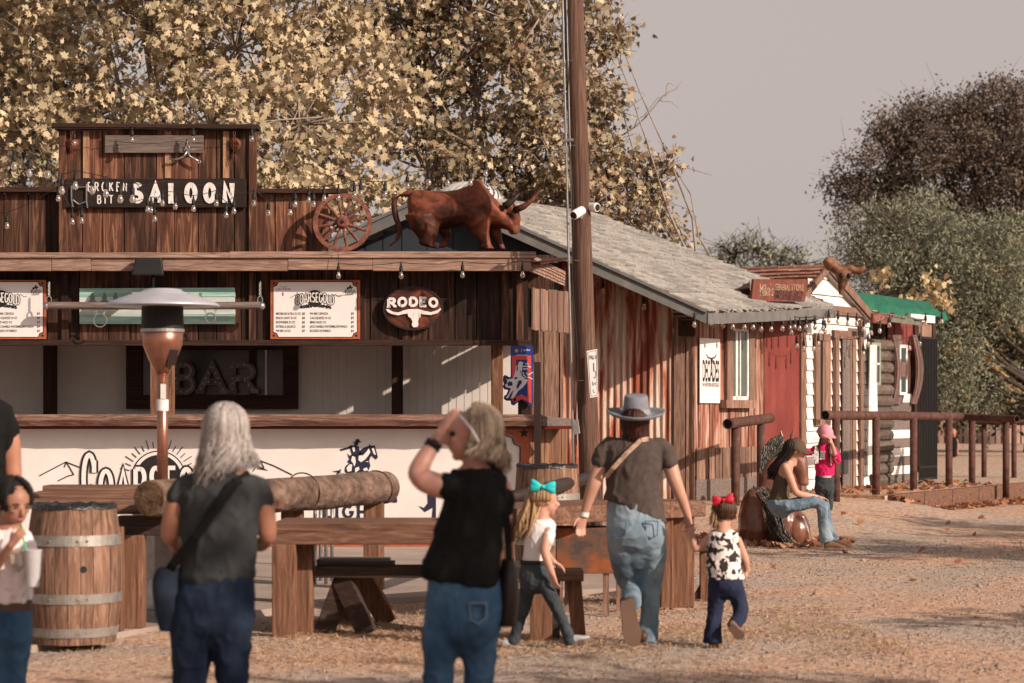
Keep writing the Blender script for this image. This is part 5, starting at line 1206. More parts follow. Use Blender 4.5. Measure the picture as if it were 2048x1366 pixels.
tree('sycamore_tree', 'large pale yellow leaved sycamore behind the saloon false front', (-5.0, 34.5, 0), bl(
    (120, 120, 35, .9), (300, 60, 34.5, 1.1), (470, 100, 34, 1.1), (640, 90, 34.5, 1.0), (240, 250, 34, .9), (420, 260, 33.5, 1.0), (600, 250, 33, 1.1), (720, 180, 34, .9), (560, 400, 32.5, .9), (690, 350, 33, .8),
    (60, 280, 34, .9), (-40, 180, 35, 1.1), (60, 420, 34, .8), (170, -60, 35, 1.2), (400, -90, 34.5, 1.4), (620, -80, 34.5, 1.3), (-80, 360, 34, 1), (-40, 20, 35.5, 1.1), (420, 420, 34, .8), (250, 420, 34.5, .8), (300, -280, 35, 1.5), (560, -280, 35, 1.5)),
    27000, .128, MAPLE, lm_syc, m_bark, .2, clumps=13, sig=.19, group='sycamores behind the buildings')
tree('sycamore_tree', 'browning sycamore with many bare twigs between the bull statue and the utility pole', (.3, 37.5, 0), bl(
    (830, 60, 37, 1.1), (960, 40, 37, 1.1), (1080, 60, 37, 1.0), (820, 210, 36.5, 1.0), (950, 190, 37, 1.1), (1080, 200, 37, 1.0), (850, 340, 36.5, .9), (980, 330, 37, 1.0), (1100, 330, 37, .9), (1040, 440, 37.5, .9), (1180, 420, 37.5, .8), (900, 430, 37, .8),
    (880, -130, 37, 1.4), (1050, -120, 37, 1.3), (1170, 60, 37.5, .6), (1180, 190, 37.5, .6), (1190, 320, 37.5, .65), (750, 60, 37, .9)),
    17000, .113, MAPLE, lm_syc2, m_bark, .2, clumps=13, sig=.19, twig=.013, group='sycamores behind the buildings')
tree('sycamore_tree', 'thin sparse sycamore boughs with bare branch tips right of the utility pole', (3.4, 38.0, 0), bl(
    (1235, 70, 38, .35), (1205, 110, 38, .3), (1225, 240, 38, .33), (1195, 200, 38, .3), (1290, 350, 38, .45), (1345, 330, 38, .25), (1230, 400, 38, .6), (1300, 420, 38, .4), (1340, 465, 38.3, .35), (1200, 20, 38, .35), (1250, 470, 38.5, .5), (1190, 280, 38, .4), (1240, 330, 38, .4)),
    2200, .11, MAPLE, lm_syc2, m_bark, .11, clumps=40, sig=.15, twig=.009, group='sycamores behind the buildings')
t_ = bpy.data.objects['sycamore_tree.002']
mb = MB()
for pts, r_ in ((((1150, 290), (1200, 300), (1270, 255), (1320, 200), (1362, 165)), .022), (((1270, 255), (1300, 215), (1345, 180)), .01), (((1180, 130), (1230, 180), (1262, 175), (1290, 190)), .012), (((1320, 200), (1345, 205), (1358, 218)), .008), (((1330, 195), (1335, 170), (1352, 172)), .007),
                  (((1160, 180), (1200, 130), (1225, 60)), .016), (((1200, 300), (1260, 310), (1330, 330)), .014), (((1190, 110), (1230, 80), (1250, 78)), .01)):
    p_ = [W(a_, b_, 38) for a_, b_ in pts]; q_ = []
    for a_, b_ in zip(p_[:-1], p_[1:]):
        for i in range(3): q_.append(a_.lerp(b_, i/3)+V(rng.normal(size=3)*.02))
    q_.append(p_[-1]); mb.tube(q_, list(np.linspace(r_, r_*.35, len(q_))), 5)
part(t_, 'bare_branch', mb, m_bark, smooth=True)
tree('shade_tree', 'dim dull brown tree at the far upper left behind the sycamore', (-13, 50, 0), bl((-20, 60, 50, 2.2), (60, 160, 50, 1.9), (20, 280, 49, 2), (-140, 200, 50, 2.6), (110, 60, 52, 1.6), (40, -100, 51, 2.3), (150, 250, 50, 1.6), (-60, 420, 50, 2.2), (260, 380, 52, 2), (420, 420, 52, 2), (600, 440, 52, 2)),
     9000, .17, OVAL, lm_drk, m_barkd, .3, clumps=12, sig=.33, twig=.02)
# right hand background
tree('oak_tree', 'tall dark brown oak rising behind the sheds at the right edge', (18.5, 76, 0), bl(
    (1775, 250, 76, .7), (1815, 262, 76, .9), (1852, 225, 76, .9), (1895, 250, 76, 1.1), (1932, 222, 76, .9), (1975, 235, 76, 1.4), (2025, 212, 76, 1.2), (1720, 350, 76, 1.2), (1700, 395, 76, .8), (1780, 330, 76, 1.7), (1860, 310, 76, 1.9), (1940, 320, 76, 2.0), (2030, 330, 76, 2.1),
    (1740, 440, 76, 1.2), (1720, 500, 76, .8), (1810, 430, 76, 1.6), (1900, 430, 77, 1.9), (2000, 440, 77, 2.0), (2090, 250, 77, 2.2), (2120, 420, 77, 2.3), (2200, 300, 78, 2.6), (1790, 560, 78, 1.6), (1960, 560, 78, 2)),
    85000, .12, OVAL, lm_oak, m_barkd, .5, clumps=5, sig=.30, twig=.008, up=.5)
tree('olive_tree', 'soft grey green willowy tree in front of the dark oak', (14.5, 57, 0), bl(
    (1740, 520, 57, .9), (1790, 470, 57, 1.0), (1830, 440, 57, .9), (1880, 460, 57, 1.1), (1780, 570, 57, 1.1), (1850, 550, 57, 1.3), (1930, 520, 57, 1.3), (1990, 500, 57, 1.2), (1900, 640, 57, 1.3), (1960, 640, 57, 1.3), (1890, 740, 57, 1.2), (1960, 750, 57, 1.2), (1750, 640, 58, 1), (2050, 560, 57, 1.3), (1830, 680, 58, 1.1)),
    42000, .13, NARROW, lm_ol, m_barkd, .2, clumps=7, sig=.32, twig=.008, up=.5)
tree('turning_tree', 'dark green tree with golden leaf clusters at the right edge', (14.5, 63, .3), bl(
    (1950, 620, 63, 1.2), (2020, 560, 63, 1.3), (1930, 700, 63, 1.2), (2000, 700, 63, 1.5), (1960, 780, 63, 1.3), (2050, 770, 63, 1.5), (2100, 640, 63, 1.7), (1900, 790, 63, 1.0), (2150, 780, 63, 1.5)),
    8000, .19, OVAL, lm_yel, m_barkd, .2, clumps=16, sig=.28)
def golds(name, label, pts, D, lm, size, par=None):
    pos = []; mb = MB()
    for px, py, r, k in pts: pos.append(np.array(W(px, py, D))+rng.normal(size=(k, 3))*r)
    pos = np.concatenate(pos); vv, m, k = leaf_mesh('x', pos, size, MAPLE, lm); o = build_leaves(name, vv, m, k, lm, W(pts[0][0], pts[0][1], D)); adopt(o, par); return o
golds('golden_leaves', None, [(1925, 590, .2, 40), (1960, 575, .15, 25), (1945, 625, .18, 30), (1990, 600, .2, 30), (1905, 705, .2, 40), (1935, 730, .25, 60), (1980, 715, .2, 40), (1960, 690, .2, 30), (2030, 500, .25, 50), (2020, 760, .3, 60), (2040, 640, .3, 40), (1990, 540, .2, 20)], 61.2, lm_gold, .2, bpy.data.objects['turning_tree'])
sp = thing('sapling', 'thin sapling with pale yellow leaves growing behind the green tarpaulin', 'sapling', G(1745, 44.5, .3))
mb = MB()
for pts in (((1745, 900), (1742, 700), (1752, 600), (1766, 560), (1772, 545)), ((1748, 640), (1790, 620), (1815, 600)), ((1746, 620), (1738, 605), (1730, 600)), ((1790, 620), (1840, 600), (1850, 596)), ((1800, 615), (1870, 590), (1880, 585))):
    mb.tube([W(a_, b_, 44.5) for a_, b_ in pts], list(np.linspace(.022, .008, len(pts))), 5)
part(sp, 'trunk', mb, m_bark)
golds('leaves', None, [(1768, 548, .09, 22), (1762, 560, .08, 14), (1732, 600, .08, 18), (1742, 612, .07, 10), (1855, 560, .12, 20), (1885, 582, .12, 26), (1868, 592, .12, 22), (1835, 598, .1, 16), (1815, 603, .08, 10), (1890, 600, .1, 14)], 44.5, lm_pale, .14, sp)
tree('far_bush', 'hazy distant bush peeping over the terracotta roof', (9, 92, 0), bl((1470, 515, 92, .9), (1500, 500, 92, .9), (1530, 510, 92, .9), (1560, 520, 92, .7), (1450, 530, 92, .8), (1600, 540, 92, 1.2)), 1500, .3, NARROW, lm_ol, m_barkd, .15, clumps=12, sig=.3, twig=.02, cat='bush')
# shade trees outside the frame, right of the camera, dense one added to shade the near people, sparse one streaks the lane
tree('shade_tree', 'dense unseen tree added outside the right edge to shade the nearest people', (9.2, 6.0, 0), [(7.0, 6.8, 4.3, 1.4), (5.6, 7.4, 3.7, 1.0), (8.2, 6.0, 4.6, 1.4), (6.4, 6.0, 4.8, 1.3), (9.2, 5.2, 4.9, 1.4), (7.4, 5.2, 4.2, 1.3), (9.5, 6.5, 4.6, 1.2), (7.2, 7.6, 3.6, 1.0), (8.6, 7.2, 4.6, 1.2), (5.0, 6.6, 3.8, .8)],
     5000, .22, OVAL, lm_yel, m_barkd, .25, clumps=20, sig=.25)
tree('shade_tree', 'sparse roadside tree outside the right edge that throws streaks of shadow on the lane', (15, 18.5, 0), [(13.5, 19, 5.2, 1.0), (14.8, 18, 6, 1.1), (16, 20, 5.6, 1.1), (15.5, 17, 5, .9), (13, 17.6, 4.4, .7), (17, 22, 6, 1.2), (12, 20, 4.8, .55), (11.2, 19, 5.0, .5), (10.4, 12.2, 4.5, .4), (9.7, 12.0, 4.4, .3), (12.6, 23, 4.5, .5), (13, 25.5, 4.5, .7), (14.2, 25, 4.6, .7), (12.2, 21.2, 5.2, .4)],
     4200, .2, OVAL, lm_yel, m_barkd, .2, clumps=14, sig=.25)

# ---------------------------------------------------------------- ground cover
def ground_scatter(n, xr, yr, size, mat_, name, shape=OVAL, flat_=.95, dens=None, zadd=.0, pts=None):
    if pts is None:
        P_l = []
        while len(P_l) < n:
            x, y = random.uniform(*xr), random.uniform(*yr)
            if dens and random.random() > dens(x, y): continue
            P_l.append((x, y))
    else: P_l = pts
    n = len(P_l); sh = np.array(shape, float); k = len(sh)
    z = np.array([gh(x, y) for x, y in P_l]); P = np.array([(x, y, z_+zadd+random.uniform(.004, .02)) for (x, y), z_ in zip(P_l, z)])
    nr = rng.normal(size=(n, 3))*(1-flat_); nr[:, 2] = 1; nr /= np.linalg.norm(nr, axis=1)[:, None]
    t = rng.normal(size=(n, 3)); t -= nr*(t*nr).sum(1)[:, None]; t /= np.linalg.norm(t, axis=1)[:, None]; b_ = np.cross(nr, t); sz = size*rng.uniform(.5, 1.2, n)
    vv = P[:, None, :]+sz[:, None, None]*(sh[None, :, 0, None]*b_[:, None]+(sh[None, :, 1, None]-.5)*t[:, None]+(np.abs(sh[None, :, 0, None])*.35)*nr[:, None])
    o = build_leaves(name, vv.reshape(-1, 3), n, k, mat_, (0, 0, 0)); return tag(o, kind='stuff')
def timbp(u, o): return ROW.P(u, 0, o)
lm_fall = leafmat('fallen_leaf', [(.30, .11, .055), (.42, .20, .11), (.22, .08, .045), (.52, .30, .18), (.36, .15, .08)], .1)
pts = []
for _ in range(900):   # against the timbers
    p = ROW.P(random.uniform(2.8, 8.5), 0, 1.9+abs(random.gauss(0, .14))); pts.append((p.x, p.y))
for _ in range(420):
    p = ROW.P(random.gauss(8.2, .7), 0, 2.0+abs(random.gauss(0, .28))); pts.append((p.x, p.y))
for _ in range(300):
    a = random.uniform(0, 6.28); pts.append((W(1545, 0, 26.3).x+math.cos(a)*random.uniform(.6, .95), 26.3+math.sin(a)*random.uniform(.4, .8)))
for _ in range(28): pts.append((random.uniform(1.5, 9), random.uniform(20, 33)))
o = ground_scatter(0, None, None, .11, lm_fall, 'fallen_leaves', MAPLE, .45, pts=pts, zadd=.02)
pts = []
for _ in range(260):
    p = ROW.P(random.uniform(3, 9), 0, random.uniform(.05, 1.6)); pts.append((p.x, p.y))
o = ground_scatter(0, None, None, .12, lm_fall, 'terrace_leaves', MAPLE, .6, pts=pts, zadd=ZT+.02)
lm_str = leafmat('dry_straw', [(.46, .30, .19), (.56, .39, .25), (.36, .22, .14), (.62, .46, .31)], .15)
def sd_(x, y):
    v = mnoise.noise(V((x*1.1, y*1.1, 9))); return max(0, min(1, .45+v*1.6))*(1 if y < 17.5 else .6)
ground_scatter(15000, (-1.7, 2.6), (14.0, 19.5), .07, lm_str, 'dry_straw', [(0, 0), (.05, .5), (0, 1), (-.05, .5)], .6, dens=sd_)
ground_scatter(6000, (-3.3, 1.6), (13.4, 16.0), .06, lm_str, 'dry_straw', [(0, 0), (.05, .5), (0, 1), (-.05, .5)], .6, dens=lambda x, y: .8 if y < 15.2+x*.4+1.2 else .1)
# gravel stones
m_stone = mat('gravel_stone', [(.7, .7, .7), (1, 1, 1)], .9, icols=[(.26, .20, .165), (.42, .33, .28), (.18, .14, .12), (.48, .39, .34), (.34, .25, .20)])
def gravel(n, xr, yr, s0, s1, dens=None):
    P_l = []
    while len(P_l) < n:
        y = yr[0]+(yr[1]-yr[0])*random.random()**1.3; x = random.uniform(*xr)
        if dens and random.random() > dens(x, y): continue
        P_l.append((x, y, gh(x, y)))
    C_ = np.array(P_l); n = len(C_); oc = np.array([(1, 0, 0), (0, 1, 0), (-1, 0, 0), (0, -1, 0), (0, 0, .8), (0, 0, -.5)], float)
    a = rng.uniform(0, 6.28, n); s_ = rng.uniform(s0, s1, n)*rng.uniform(.6, 1.3, n); jit = 1+rng.normal(size=(n, 6, 3))*.25
    v_ = oc[None]*jit*s_[:, None, None]; ca, sa_ = np.cos(a)[:, None], np.sin(a)[:, None]
    v_ = np.stack([v_[..., 0]*ca-v_[..., 1]*sa_, v_[..., 0]*sa_+v_[..., 1]*ca, v_[..., 2]], -1)+C_[:, None, :]
    f_ = np.array([(0, 1, 4), (1, 2, 4), (2, 3, 4), (3, 0, 4), (1, 0, 5), (2, 1, 5), (3, 2, 5), (0, 3, 5)])
    F_ = (f_[None]+np.arange(n)[:, None, None]*6).reshape(-1)
    me = bpy.data.meshes.new('gravel'); me.vertices.add(n*6); me.vertices.foreach_set('co', v_.ravel()); me.loops.add(len(F_)); me.loops.foreach_set('vertex_index', F_.astype(np.int32))
    me.polygons.add(n*8); me.polygons.foreach_set('loop_start', np.arange(0, n*24, 3, dtype=np.int32)); me.polygons.foreach_set('loop_total', np.full(n*8, 3, np.int32))
    me.materials.append(m_stone); me.update(); me.validate(); o = bpy.data.objects.new('gravel', me); COL.objects.link(o); tag(o, kind='stuff')
gravel(32000, (-2, 7.5), (12.2, 27), .004, .014, dens=lambda x, y: .25+.75*max(0, min(1, .5+1.8*mnoise.noise(V((x*.5, y*.35, 2)))+(x-1.2)*.2)))
gravel(400, (-1, 8), (12.5, 27), .015, .03)
# ---------------------------------------------------------------- barrels
m_barrel = wood('oak_barrel_staves', (.05, .028, .018), (.19, .105, .07), (.34, .21, .15), 'z', island=.35, fine=26, long=3, bump=.5)
m_liner = mat('black_bin_liner', [(.008, .008, .008), (.03, .03, .03)], .25, scale=(20, 20, 20), bump=.8, spec=.6)
def barrel(px, D, z0, h, rt, rm, label, hoops, fl=None, liner=True):
    c = G(px, D, z0); t = thing('oak_barrel', label, 'barrel', c)
    mb = MB(); n = 26; K = 12
    ang = [0]
    while ang[-1] < 2*math.pi-.15: ang.append(ang[-1]+random.uniform(.17, .33))
    ang[-1] = 2*math.pi
    def R(t_): return rt+(rm-rt)*(1-(2*t_-1)**2)
    for a0, a1 in zip(ang[:-1], ang[1:]):
        vs = []; o = random.uniform(-.002, .003)
        for i in range(K+1):
            q = i/K; r = R(q)+o
            for a_, rr in ((a0+.006, r), ((a0+a1)/2, r*1.0015), (a1-.006, r), (a1-.006, r-.02), (a0+.006, r-.02)): vs.append(c+V((rr*math.cos(a_), rr*math.sin(a_), h*q)))
        fs = [(5*i+j, 5*i+(j+1) % 5, 5*(i+1)+(j+1) % 5, 5*(i+1)+j) for i in range(K) for j in range(5)]+[(4, 3, 2, 1, 0), tuple(5*K+j for j in range(5))]
        mb.add(vs, fs)
    part(t, 'staves', mb, m_barrel)
    for q, hh in hoops:
        mb = MB(); z_ = h*q; r0, r1 = R(q)+.004, R(q+hh/h)+.004
        mb.lathe(c, [(r0-.01, z_), (r0+.003, z_), (r1+.003, z_+hh), (r1-.01, z_+hh)], 40); hp = part(t, 'hoop', mb, m_galv, smooth=False)
        mb = MB()
        for a_ in (-1.9, -1.3, -1.1): mb.ell(c+V(((r0+.004)*math.cos(a_), (r0+.004)*math.sin(a_), z_+hh/2)), .008, n=8, m=5)
        part(hp, 'rivets', mb, m_steel)
    mb = MB(); mb.lathe(c+V((0, 0, h-.05)), [(rt-.03, 0), (rt-.03, .005)], 30); 
    if liner:
        ring = []
        vs = []; n = 60
        for i in range(n):
            a_ = 2*math.pi*i/n; w = .008*mnoise.noise(V((math.cos(a_)*6, math.sin(a_)*6, 1)))
            for rr, zz in ((rt-.06, h-.12), (rt-.02, h+.01+w), (rt+.006, h+.018+w*2), (rt+.012, h-.01+w*2)): vs.append(c+V((rr*math.cos(a_), rr*math.sin(a_), zz)))
        mb.add(vs, [(4*i+j, 4*i+j+1, 4*((i+1) % n)+j+1, 4*((i+1) % n)+j) for i in range(n) for j in range(3)])
    part(t, 'bin_liner', mb, m_liner, smooth=True)
    return t, c, R
t, c, R = barrel(148, 14.95, .045, .90, .272, .312, 'oak barrel with steel hoops and black bin liner on the concrete at lower left', [(.02, .06), (.28, .07), (.30+.38, .075)][0:0]+[(.055, .06), (.30, .065), (.72, .07)])
mb = MB(); a_ = -1.18; mb.lathe(c+V((R(.5)*math.cos(a_), R(.5)*math.sin(a_), .9*.555)), [(.022, -.01), (.022, .005)], 14, axis=V((math.cos(a_), math.sin(a_), 0))); part(t, 'bung_hole', mb, m_black)
barrel(1094, 20.6, .045, 1.02, .275, .30, 'weathered oak barrel with black liner standing by the right end of the bar', [(.1, .06), (.3, .06), (.7, .06)])

# ---------------------------------------------------------------- patio heater
HD = 16.9; hx = G(325, HD).x; hc = V((hx, HD, .045)); ks = HD/F
t = thing('patio_heater', 'tall bronze patio heater with wide aluminium dome behind the log rail', 'patio heater', hc)
zz = lambda y_: EYE+(HZ-y_)*ks-.045
mb = MB(); mb.lathe(hc, [(.43, zz(613)), (.432, zz(611)), (.40, zz(605)), (.26, zz(591)), (.15, zz(583)), (.145, zz(579)), (.08, zz(577)), (.0, zz(576.5)), (.0, zz(579)), (.14, zz(581)), (.25, zz(593)), (.39, zz(607))], 40); part(t, 'dome', mb, m_alu, smooth=True)
mb = MB(); mb.lathe(hc, [(.145, zz(659)), (.16, zz(658)), (.155, zz(615)), (.155, zz(608)), (.0, zz(608))], 30); part(t, 'burner', mb, m_black, smooth=False)
mb = MB(); mb.lathe(hc, [(.155, zz(665)), (.165, zz(664)), (.165, zz(658)), (.15, zz(657))], 30); part(t, 'silver_collar', mb, m_steel)
mb = MB(); mb.lathe(hc, [(.042, zz(748)), (.06, zz(742)), (.11, zz(715)), (.148, zz(690)), (.155, zz(665)), (.15, zz(664))], 30); cn = part(t, 'control_cone', mb, m_copper, smooth=True)
mb = MB(); mb.beam(hc+V((.1, -.09, zz(700))), hc+V((.075, -.07, zz(730))), .07, .015, up=V((.5, -1, 0))); part(cn, 'control_panel', mb, m_darkmetal)
mb = MB(); mb.lathe(hc, [(.042, .8), (.042, zz(742))], 20); part(t, 'pole', mb, m_copper, smooth=True)
mb = MB(); mb.lathe(hc, [(.043, zz(822)), (.046, zz(821)), (.046, zz(800)), (.043, zz(799))], 20); mb.beam(hc+V((.012, -.042, zz(798))), hc+V((.012, -.042, zz(768))), .04, .006, up=V((0, -1, 0))); part(t, 'label_band', mb, m_vinyl)
mb = MB(); mb.lathe(hc, [(.24, 0), (.24, .05), (.225, .06), (.225, .78), (.2, .80), (.05, .84)], 30); part(t, 'tank_housing', mb, m_steel, smooth=False)

# ---------------------------------------------------------------- log rail
A_, B_ = W(300, 997, 15.6), W(770, 975, 19.4)
t = thing('log_rail', 'thick bare log laid on timber posts with its cut end towards the camera', 'log rail', V(((A_+B_)/2).xy.to_3d()))
mb = MB(); K = 26; pts = []; rad = []
for i in range(K+1):
    q = i/K; p = A_.lerp(B_, q)+V((0, 0, .015*mnoise.noise(V((q*4, 0, 0)))-.02*math.sin(math.pi*q))); pts.append(p); rad.append(.128+.012*q+.012*mnoise.noise(V((q*5, 3, 0))))
mb.tube(pts, rad, 26, caps=False); d_ = (A_-B_).normalized()
part(t, 'log', mb, m_log, smooth=True)
for e, s_ in ((A_, 1), (B_, -1)):
    mb = MB(); mb.lathe(e, [(rad[0 if s_ > 0 else -1], -.002), (rad[0 if s_ > 0 else -1]*.93, .018), (.0, .02)], 26, axis=d_*s_); part(t, 'cut_end', mb, m_logend)
for q in (.60, .955):
    p = A_.lerp(B_, q); mb = MB(); a = d_.cross(V((0, 0, 1))).normalized(); b_ = a.cross(d_)
    mb.tube([p+(a*math.cos(w)+b_*math.sin(w))*.147+d_*.02*math.sin(w) for w in np.linspace(0, 6.283, 28)[:-1]], .006, 5, closed=True); part(t, 'wire_binding', mb, m_darkmetal)
for px, D in ((372, 16.2), (585, 18.0), (748, 19.25)):
    mb = MB(); mb.beam(G(px, D, .04), G(px, D, .84), .17, .17); part(t, 'post', mb, m_timber, bevel=.008)

# ---------------------------------------------------------------- timber tables and benches
def timber_table(label, parts_, loc):
    t = thing('timber_table', label, 'table', loc, 'heavy timber tables outside the bar')
    for nm, mat_, a, b, w, h in parts_:
        mb = MB(); mb.beam(a, b, w, h); part(t, nm, mb, mat_, bevel=.008)
    return t
Zt = .87
PL = [('top_plank', m_timber_x, V((G(232, 16.2).x, D, Zt-.0)), V((-1.9, D, Zt)), .30, .07) for D in (16.25, 16.58)]
PL += [('top_plank', m_timber_x, V((G(x_, D).x, D, Zt+dz)), V((-1.75, D, Zt+dz)), .3, .07) for x_, D, dz in ((60, 17.1, .0), (75, 17.9, .01), (75, 18.3, .015), (92, 19.2, .02), (92, 19.6, .02))]
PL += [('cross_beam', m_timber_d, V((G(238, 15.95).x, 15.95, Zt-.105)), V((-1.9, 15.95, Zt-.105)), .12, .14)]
PL += [('leg', m_timber, G(268, 15.9, .045), G(268, 15.9, Zt-.17), .15, .15), ('leg', m_timber, G(238, 15.65, .045), G(238, 15.65, Zt-.1), .06, .1), ('leg', m_timber, G(110, 19, .045), G(110, 19, Zt-.03), .15, .15), ('leg', m_timber, G(440, 19, .045), G(440, 19, Zt-.03), .15, .15)]
timber_table('heavy plank table behind the lower left barrel', PL, G(230, 17.5))
D1 = 15.6; z1_ = .8
T1 = [('top_timber', m_timber_x, V((G(545, D1).x, D1+dy, z1_-.075+random.uniform(-.004, .004))), V((G(1012, D1).x, D1+dy, z1_-.075)), .19, .15) for dy in (.1, .30, .50, .70)]
T1 += [('leg', m_timber, G(569, D1+.06, 0), G(569, D1+.06, z1_-.15), .165, .12), ('leg', m_timber, G(608, D1+.30, 0), G(608, D1+.30, z1_-.15), .13, .16), ('leg', m_timber, G(569, D1+.62, 0), G(569, D1+.62, z1_-.15), .165, .12), ('leg', m_timber, G(975, D1+.3, 0), G(975, D1+.3, z1_-.15), .16, .4)]
timber_table('long heavy timber table between the grey haired woman and the blonde woman', T1, G(770, 15.9))
a_, b_ = G(1010, 16.7, .79), G(1388, 18.15, .79); dv = (b_-a_).normalized(); nv = V((-dv.y, dv.x, 0))
T2 = [('top_timber', m_timber_x, a_+nv*o_, b_+nv*o_, .26, .13) for o_ in (0, .28, .56)]
T2 += [('leg', m_timber, V((x_.x, x_.y, 0)), V((x_.x, x_.y, .725)), .2, .17) for x_ in (b_-dv*.13+nv*.02, b_-dv*.13+nv*.5, a_+dv*.2+nv*.25)]
T2 += [('leg', m_timber, V((x_.x, x_.y, 0)), V((x_.x, x_.y, .725)), .1, .15) for x_ in (b_-dv*.33,)]
timber_table('heavy timber table behind the woman in the grey felt hat', T2, G(1200, 17.4))
def bench(label, parts_, loc):
    t = thing('timber_bench', label, 'bench', loc, 'timber benches at the tables')
    for nm, mat_, a, b, w, h in parts_:
        mb = MB(); mb.beam(a, b, w, h); part(t, nm, mb, mat_, bevel=.006)
zb = .44
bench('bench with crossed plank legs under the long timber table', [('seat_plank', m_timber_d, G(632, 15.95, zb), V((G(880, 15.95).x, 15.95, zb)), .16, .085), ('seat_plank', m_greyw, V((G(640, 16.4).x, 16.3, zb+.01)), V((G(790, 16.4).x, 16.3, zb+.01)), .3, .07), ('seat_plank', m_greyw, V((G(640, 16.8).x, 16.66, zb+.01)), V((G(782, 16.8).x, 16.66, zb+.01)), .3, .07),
   ('leg', m_timber_d, G(682, 15.95, .40), G(735, 15.9, 0), .07, .14), ('leg', m_timber_d, G(690, 16.0, .40), G(648, 16.0, 0), .12, .14), ('leg', m_timber, G(715, 16.75, .40), G(778, 16.7, 0), .07, .15), ('leg', m_timber, G(735, 16.8, .40), G(680, 16.8, 0), .07, .13)], G(720, 16.3))
bench('short bench with block leg beside the ponytailed girl', [('seat_plank', m_timber_x, G(1050, 15.5, .45), G(1166, 15.5, .45), .34, .07), ('leg', m_timber, G(1082, 15.35, 0), G(1082, 15.35, .41), .15, .1), ('leg', m_timber_d, G(1108, 15.5, 0), G(1108, 15.5, .41), .08, .16), ('leg', m_timber, G(1158, 15.5, 0), G(1148, 15.5, .41), .05, .1)], G(1105, 15.5))
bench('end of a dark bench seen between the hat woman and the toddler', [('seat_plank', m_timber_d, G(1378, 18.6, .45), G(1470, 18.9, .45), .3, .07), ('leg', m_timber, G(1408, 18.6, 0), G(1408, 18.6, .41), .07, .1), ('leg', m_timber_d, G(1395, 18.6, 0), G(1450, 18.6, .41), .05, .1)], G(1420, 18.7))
# burnt steel fire box on legs
t = thing('fire_box', 'rust and grey streaked steel fire box on legs behind the hat woman', 'fire box', G(1178, 17.6))
mb = MB(); mb.beam(G(1112, 17.45, .50), G(1240, 17.45, .50), .38, .35); part(t, 'box', mb, m_rustbox, bevel=.004)
for x_, D in ((1120, 17.3), (1212, 17.3), (1238, 17.6), (1135, 17.6)):
    mb = MB(); mb.beam(G(x_, D, 0), G(x_, D, .33), .045, .045); part(t, 'leg', mb, m_greyz)
t = thing('iron_rail', 'black iron pipe rail slanting behind the ponytailed girl', 'rail', G(1090, 20))
mb = MB(); mb.tube([W(985, 1006, 17.3), W(1195, 951, 22)], .058, 14); part(t, 'pipe', mb, m_darkmetal, smooth=True)
for q in (.02, .97):
    p = W(985, 1006, 17.3).lerp(W(1195, 951, 22), q); mb = MB(); mb.tube([V((p.x, p.y, 0)), p], .045, 12); part(t, 'post', mb, m_darkmetal, smooth=True)
t = thing('tubular_rack', 'pale grey tubular metal rack standing between the long table and the bar', 'rack', G(645, 20))
mb = MB()
for x_, D in ((630, 19.8), (641, 20.2), (652, 19.8), (664, 20.2)): mb.tube([G(x_, D, .045), G(x_, D, .78)], .016, 8)
for z_ in (.25, .78): mb.tube([G(626, 19.8, z_), G(656, 19.8, z_)], .014, 8); mb.tube([G(638, 20.2, z_), G(668, 20.2, z_)], .014, 8); mb.tube([G(626, 19.8, z_), G(638, 20.2, z_)], .014, 8); mb.tube([G(656, 19.8, z_), G(668, 20.2, z_)], .014, 8)
part(t, 'frame', mb, m_steel, smooth=True)

# ---------------------------------------------------------------- rusted pipe hitching rails
def pipe_rail(label, a, b, posts_, r=.068, pr=.062):
    t = thing('pipe_rail', label, 'hitching rail', V(((a+b)/2).xy.to_3d()), 'rusted pipe rails in front of the sheds')
    mb = MB(); d = (b-a).normalized(); K = 1
    mb.tube([a, b], r, 18, caps=False); mb.tube([a+d*.0, b-d*.0], r*.84, 18, caps=False); 
    for e in (a, b):   # open pipe ends
        s_ = MB(); q = d.cross(V((0, 0, 1))).normalized(); w_ = q.cross(d); n = 18; vs = [e+(q*math.cos(6.2832*i/n)+w_*math.sin(6.2832*i/n))*rr for rr in (r, r*.84) for i in range(n)]
        mb.add(vs, [(i, (i+1) % n, n+(i+1) % n, n+i) for i in range(n)])
    o = part(t, 'top_pipe', mb, m_railrust, smooth=True)
    for px, D in posts_:
        q = (D-a.y)/(b.y-a.y) if abs(b.y-a.y) > .3 else (G(px, D).x-a.x)/(b.x-a.x); p = a.lerp(b, max(0, min(1, q)))
        g = G(px, D, 0); mb = MB(); mb.tube([V((g.x, g.y, -.05)), V((g.x, g.y, p.z-.02))], pr, 14); part(t, 'post', mb, m_railrust, smooth=True)
    mb = MB(); mb.lathe(a+d*.04, [(r*.83, 0), (r*.82, .01)], 16, axis=d); part(t, 'dark_bore', mb, m_black)
pipe_rail('short rusted pipe rail with two posts in front of the boutique window', W(1455, 848, 30.0), W(1541, 836, 32.2), ((1471, 30.5), (1522, 31.8)), .07, .06)
pipe_rail('long rusted pipe rail running along the landscape timbers', W(1650, 830.5, 32.2), W(1921, 833, 38.2), ((1672, 32.5), (1752, 34.0), (1827, 35.7), (1898, 37.5)), .068, .06)
pipe_rail('rusted pipe rail at right with its post in the lane', W(1924, 834, 38.3), W(2034, 838, 37.2), ((1944, 38.2), (2012, 37.5)), .062, .058)
pipe_rail('farthest rusted pipe rail leaving the frame at the right', W(1950, 843, 42.5), W(2110, 846, 42.0), ((1968, 42.5), (2028, 42.2), (2095, 42)), .055, .05)
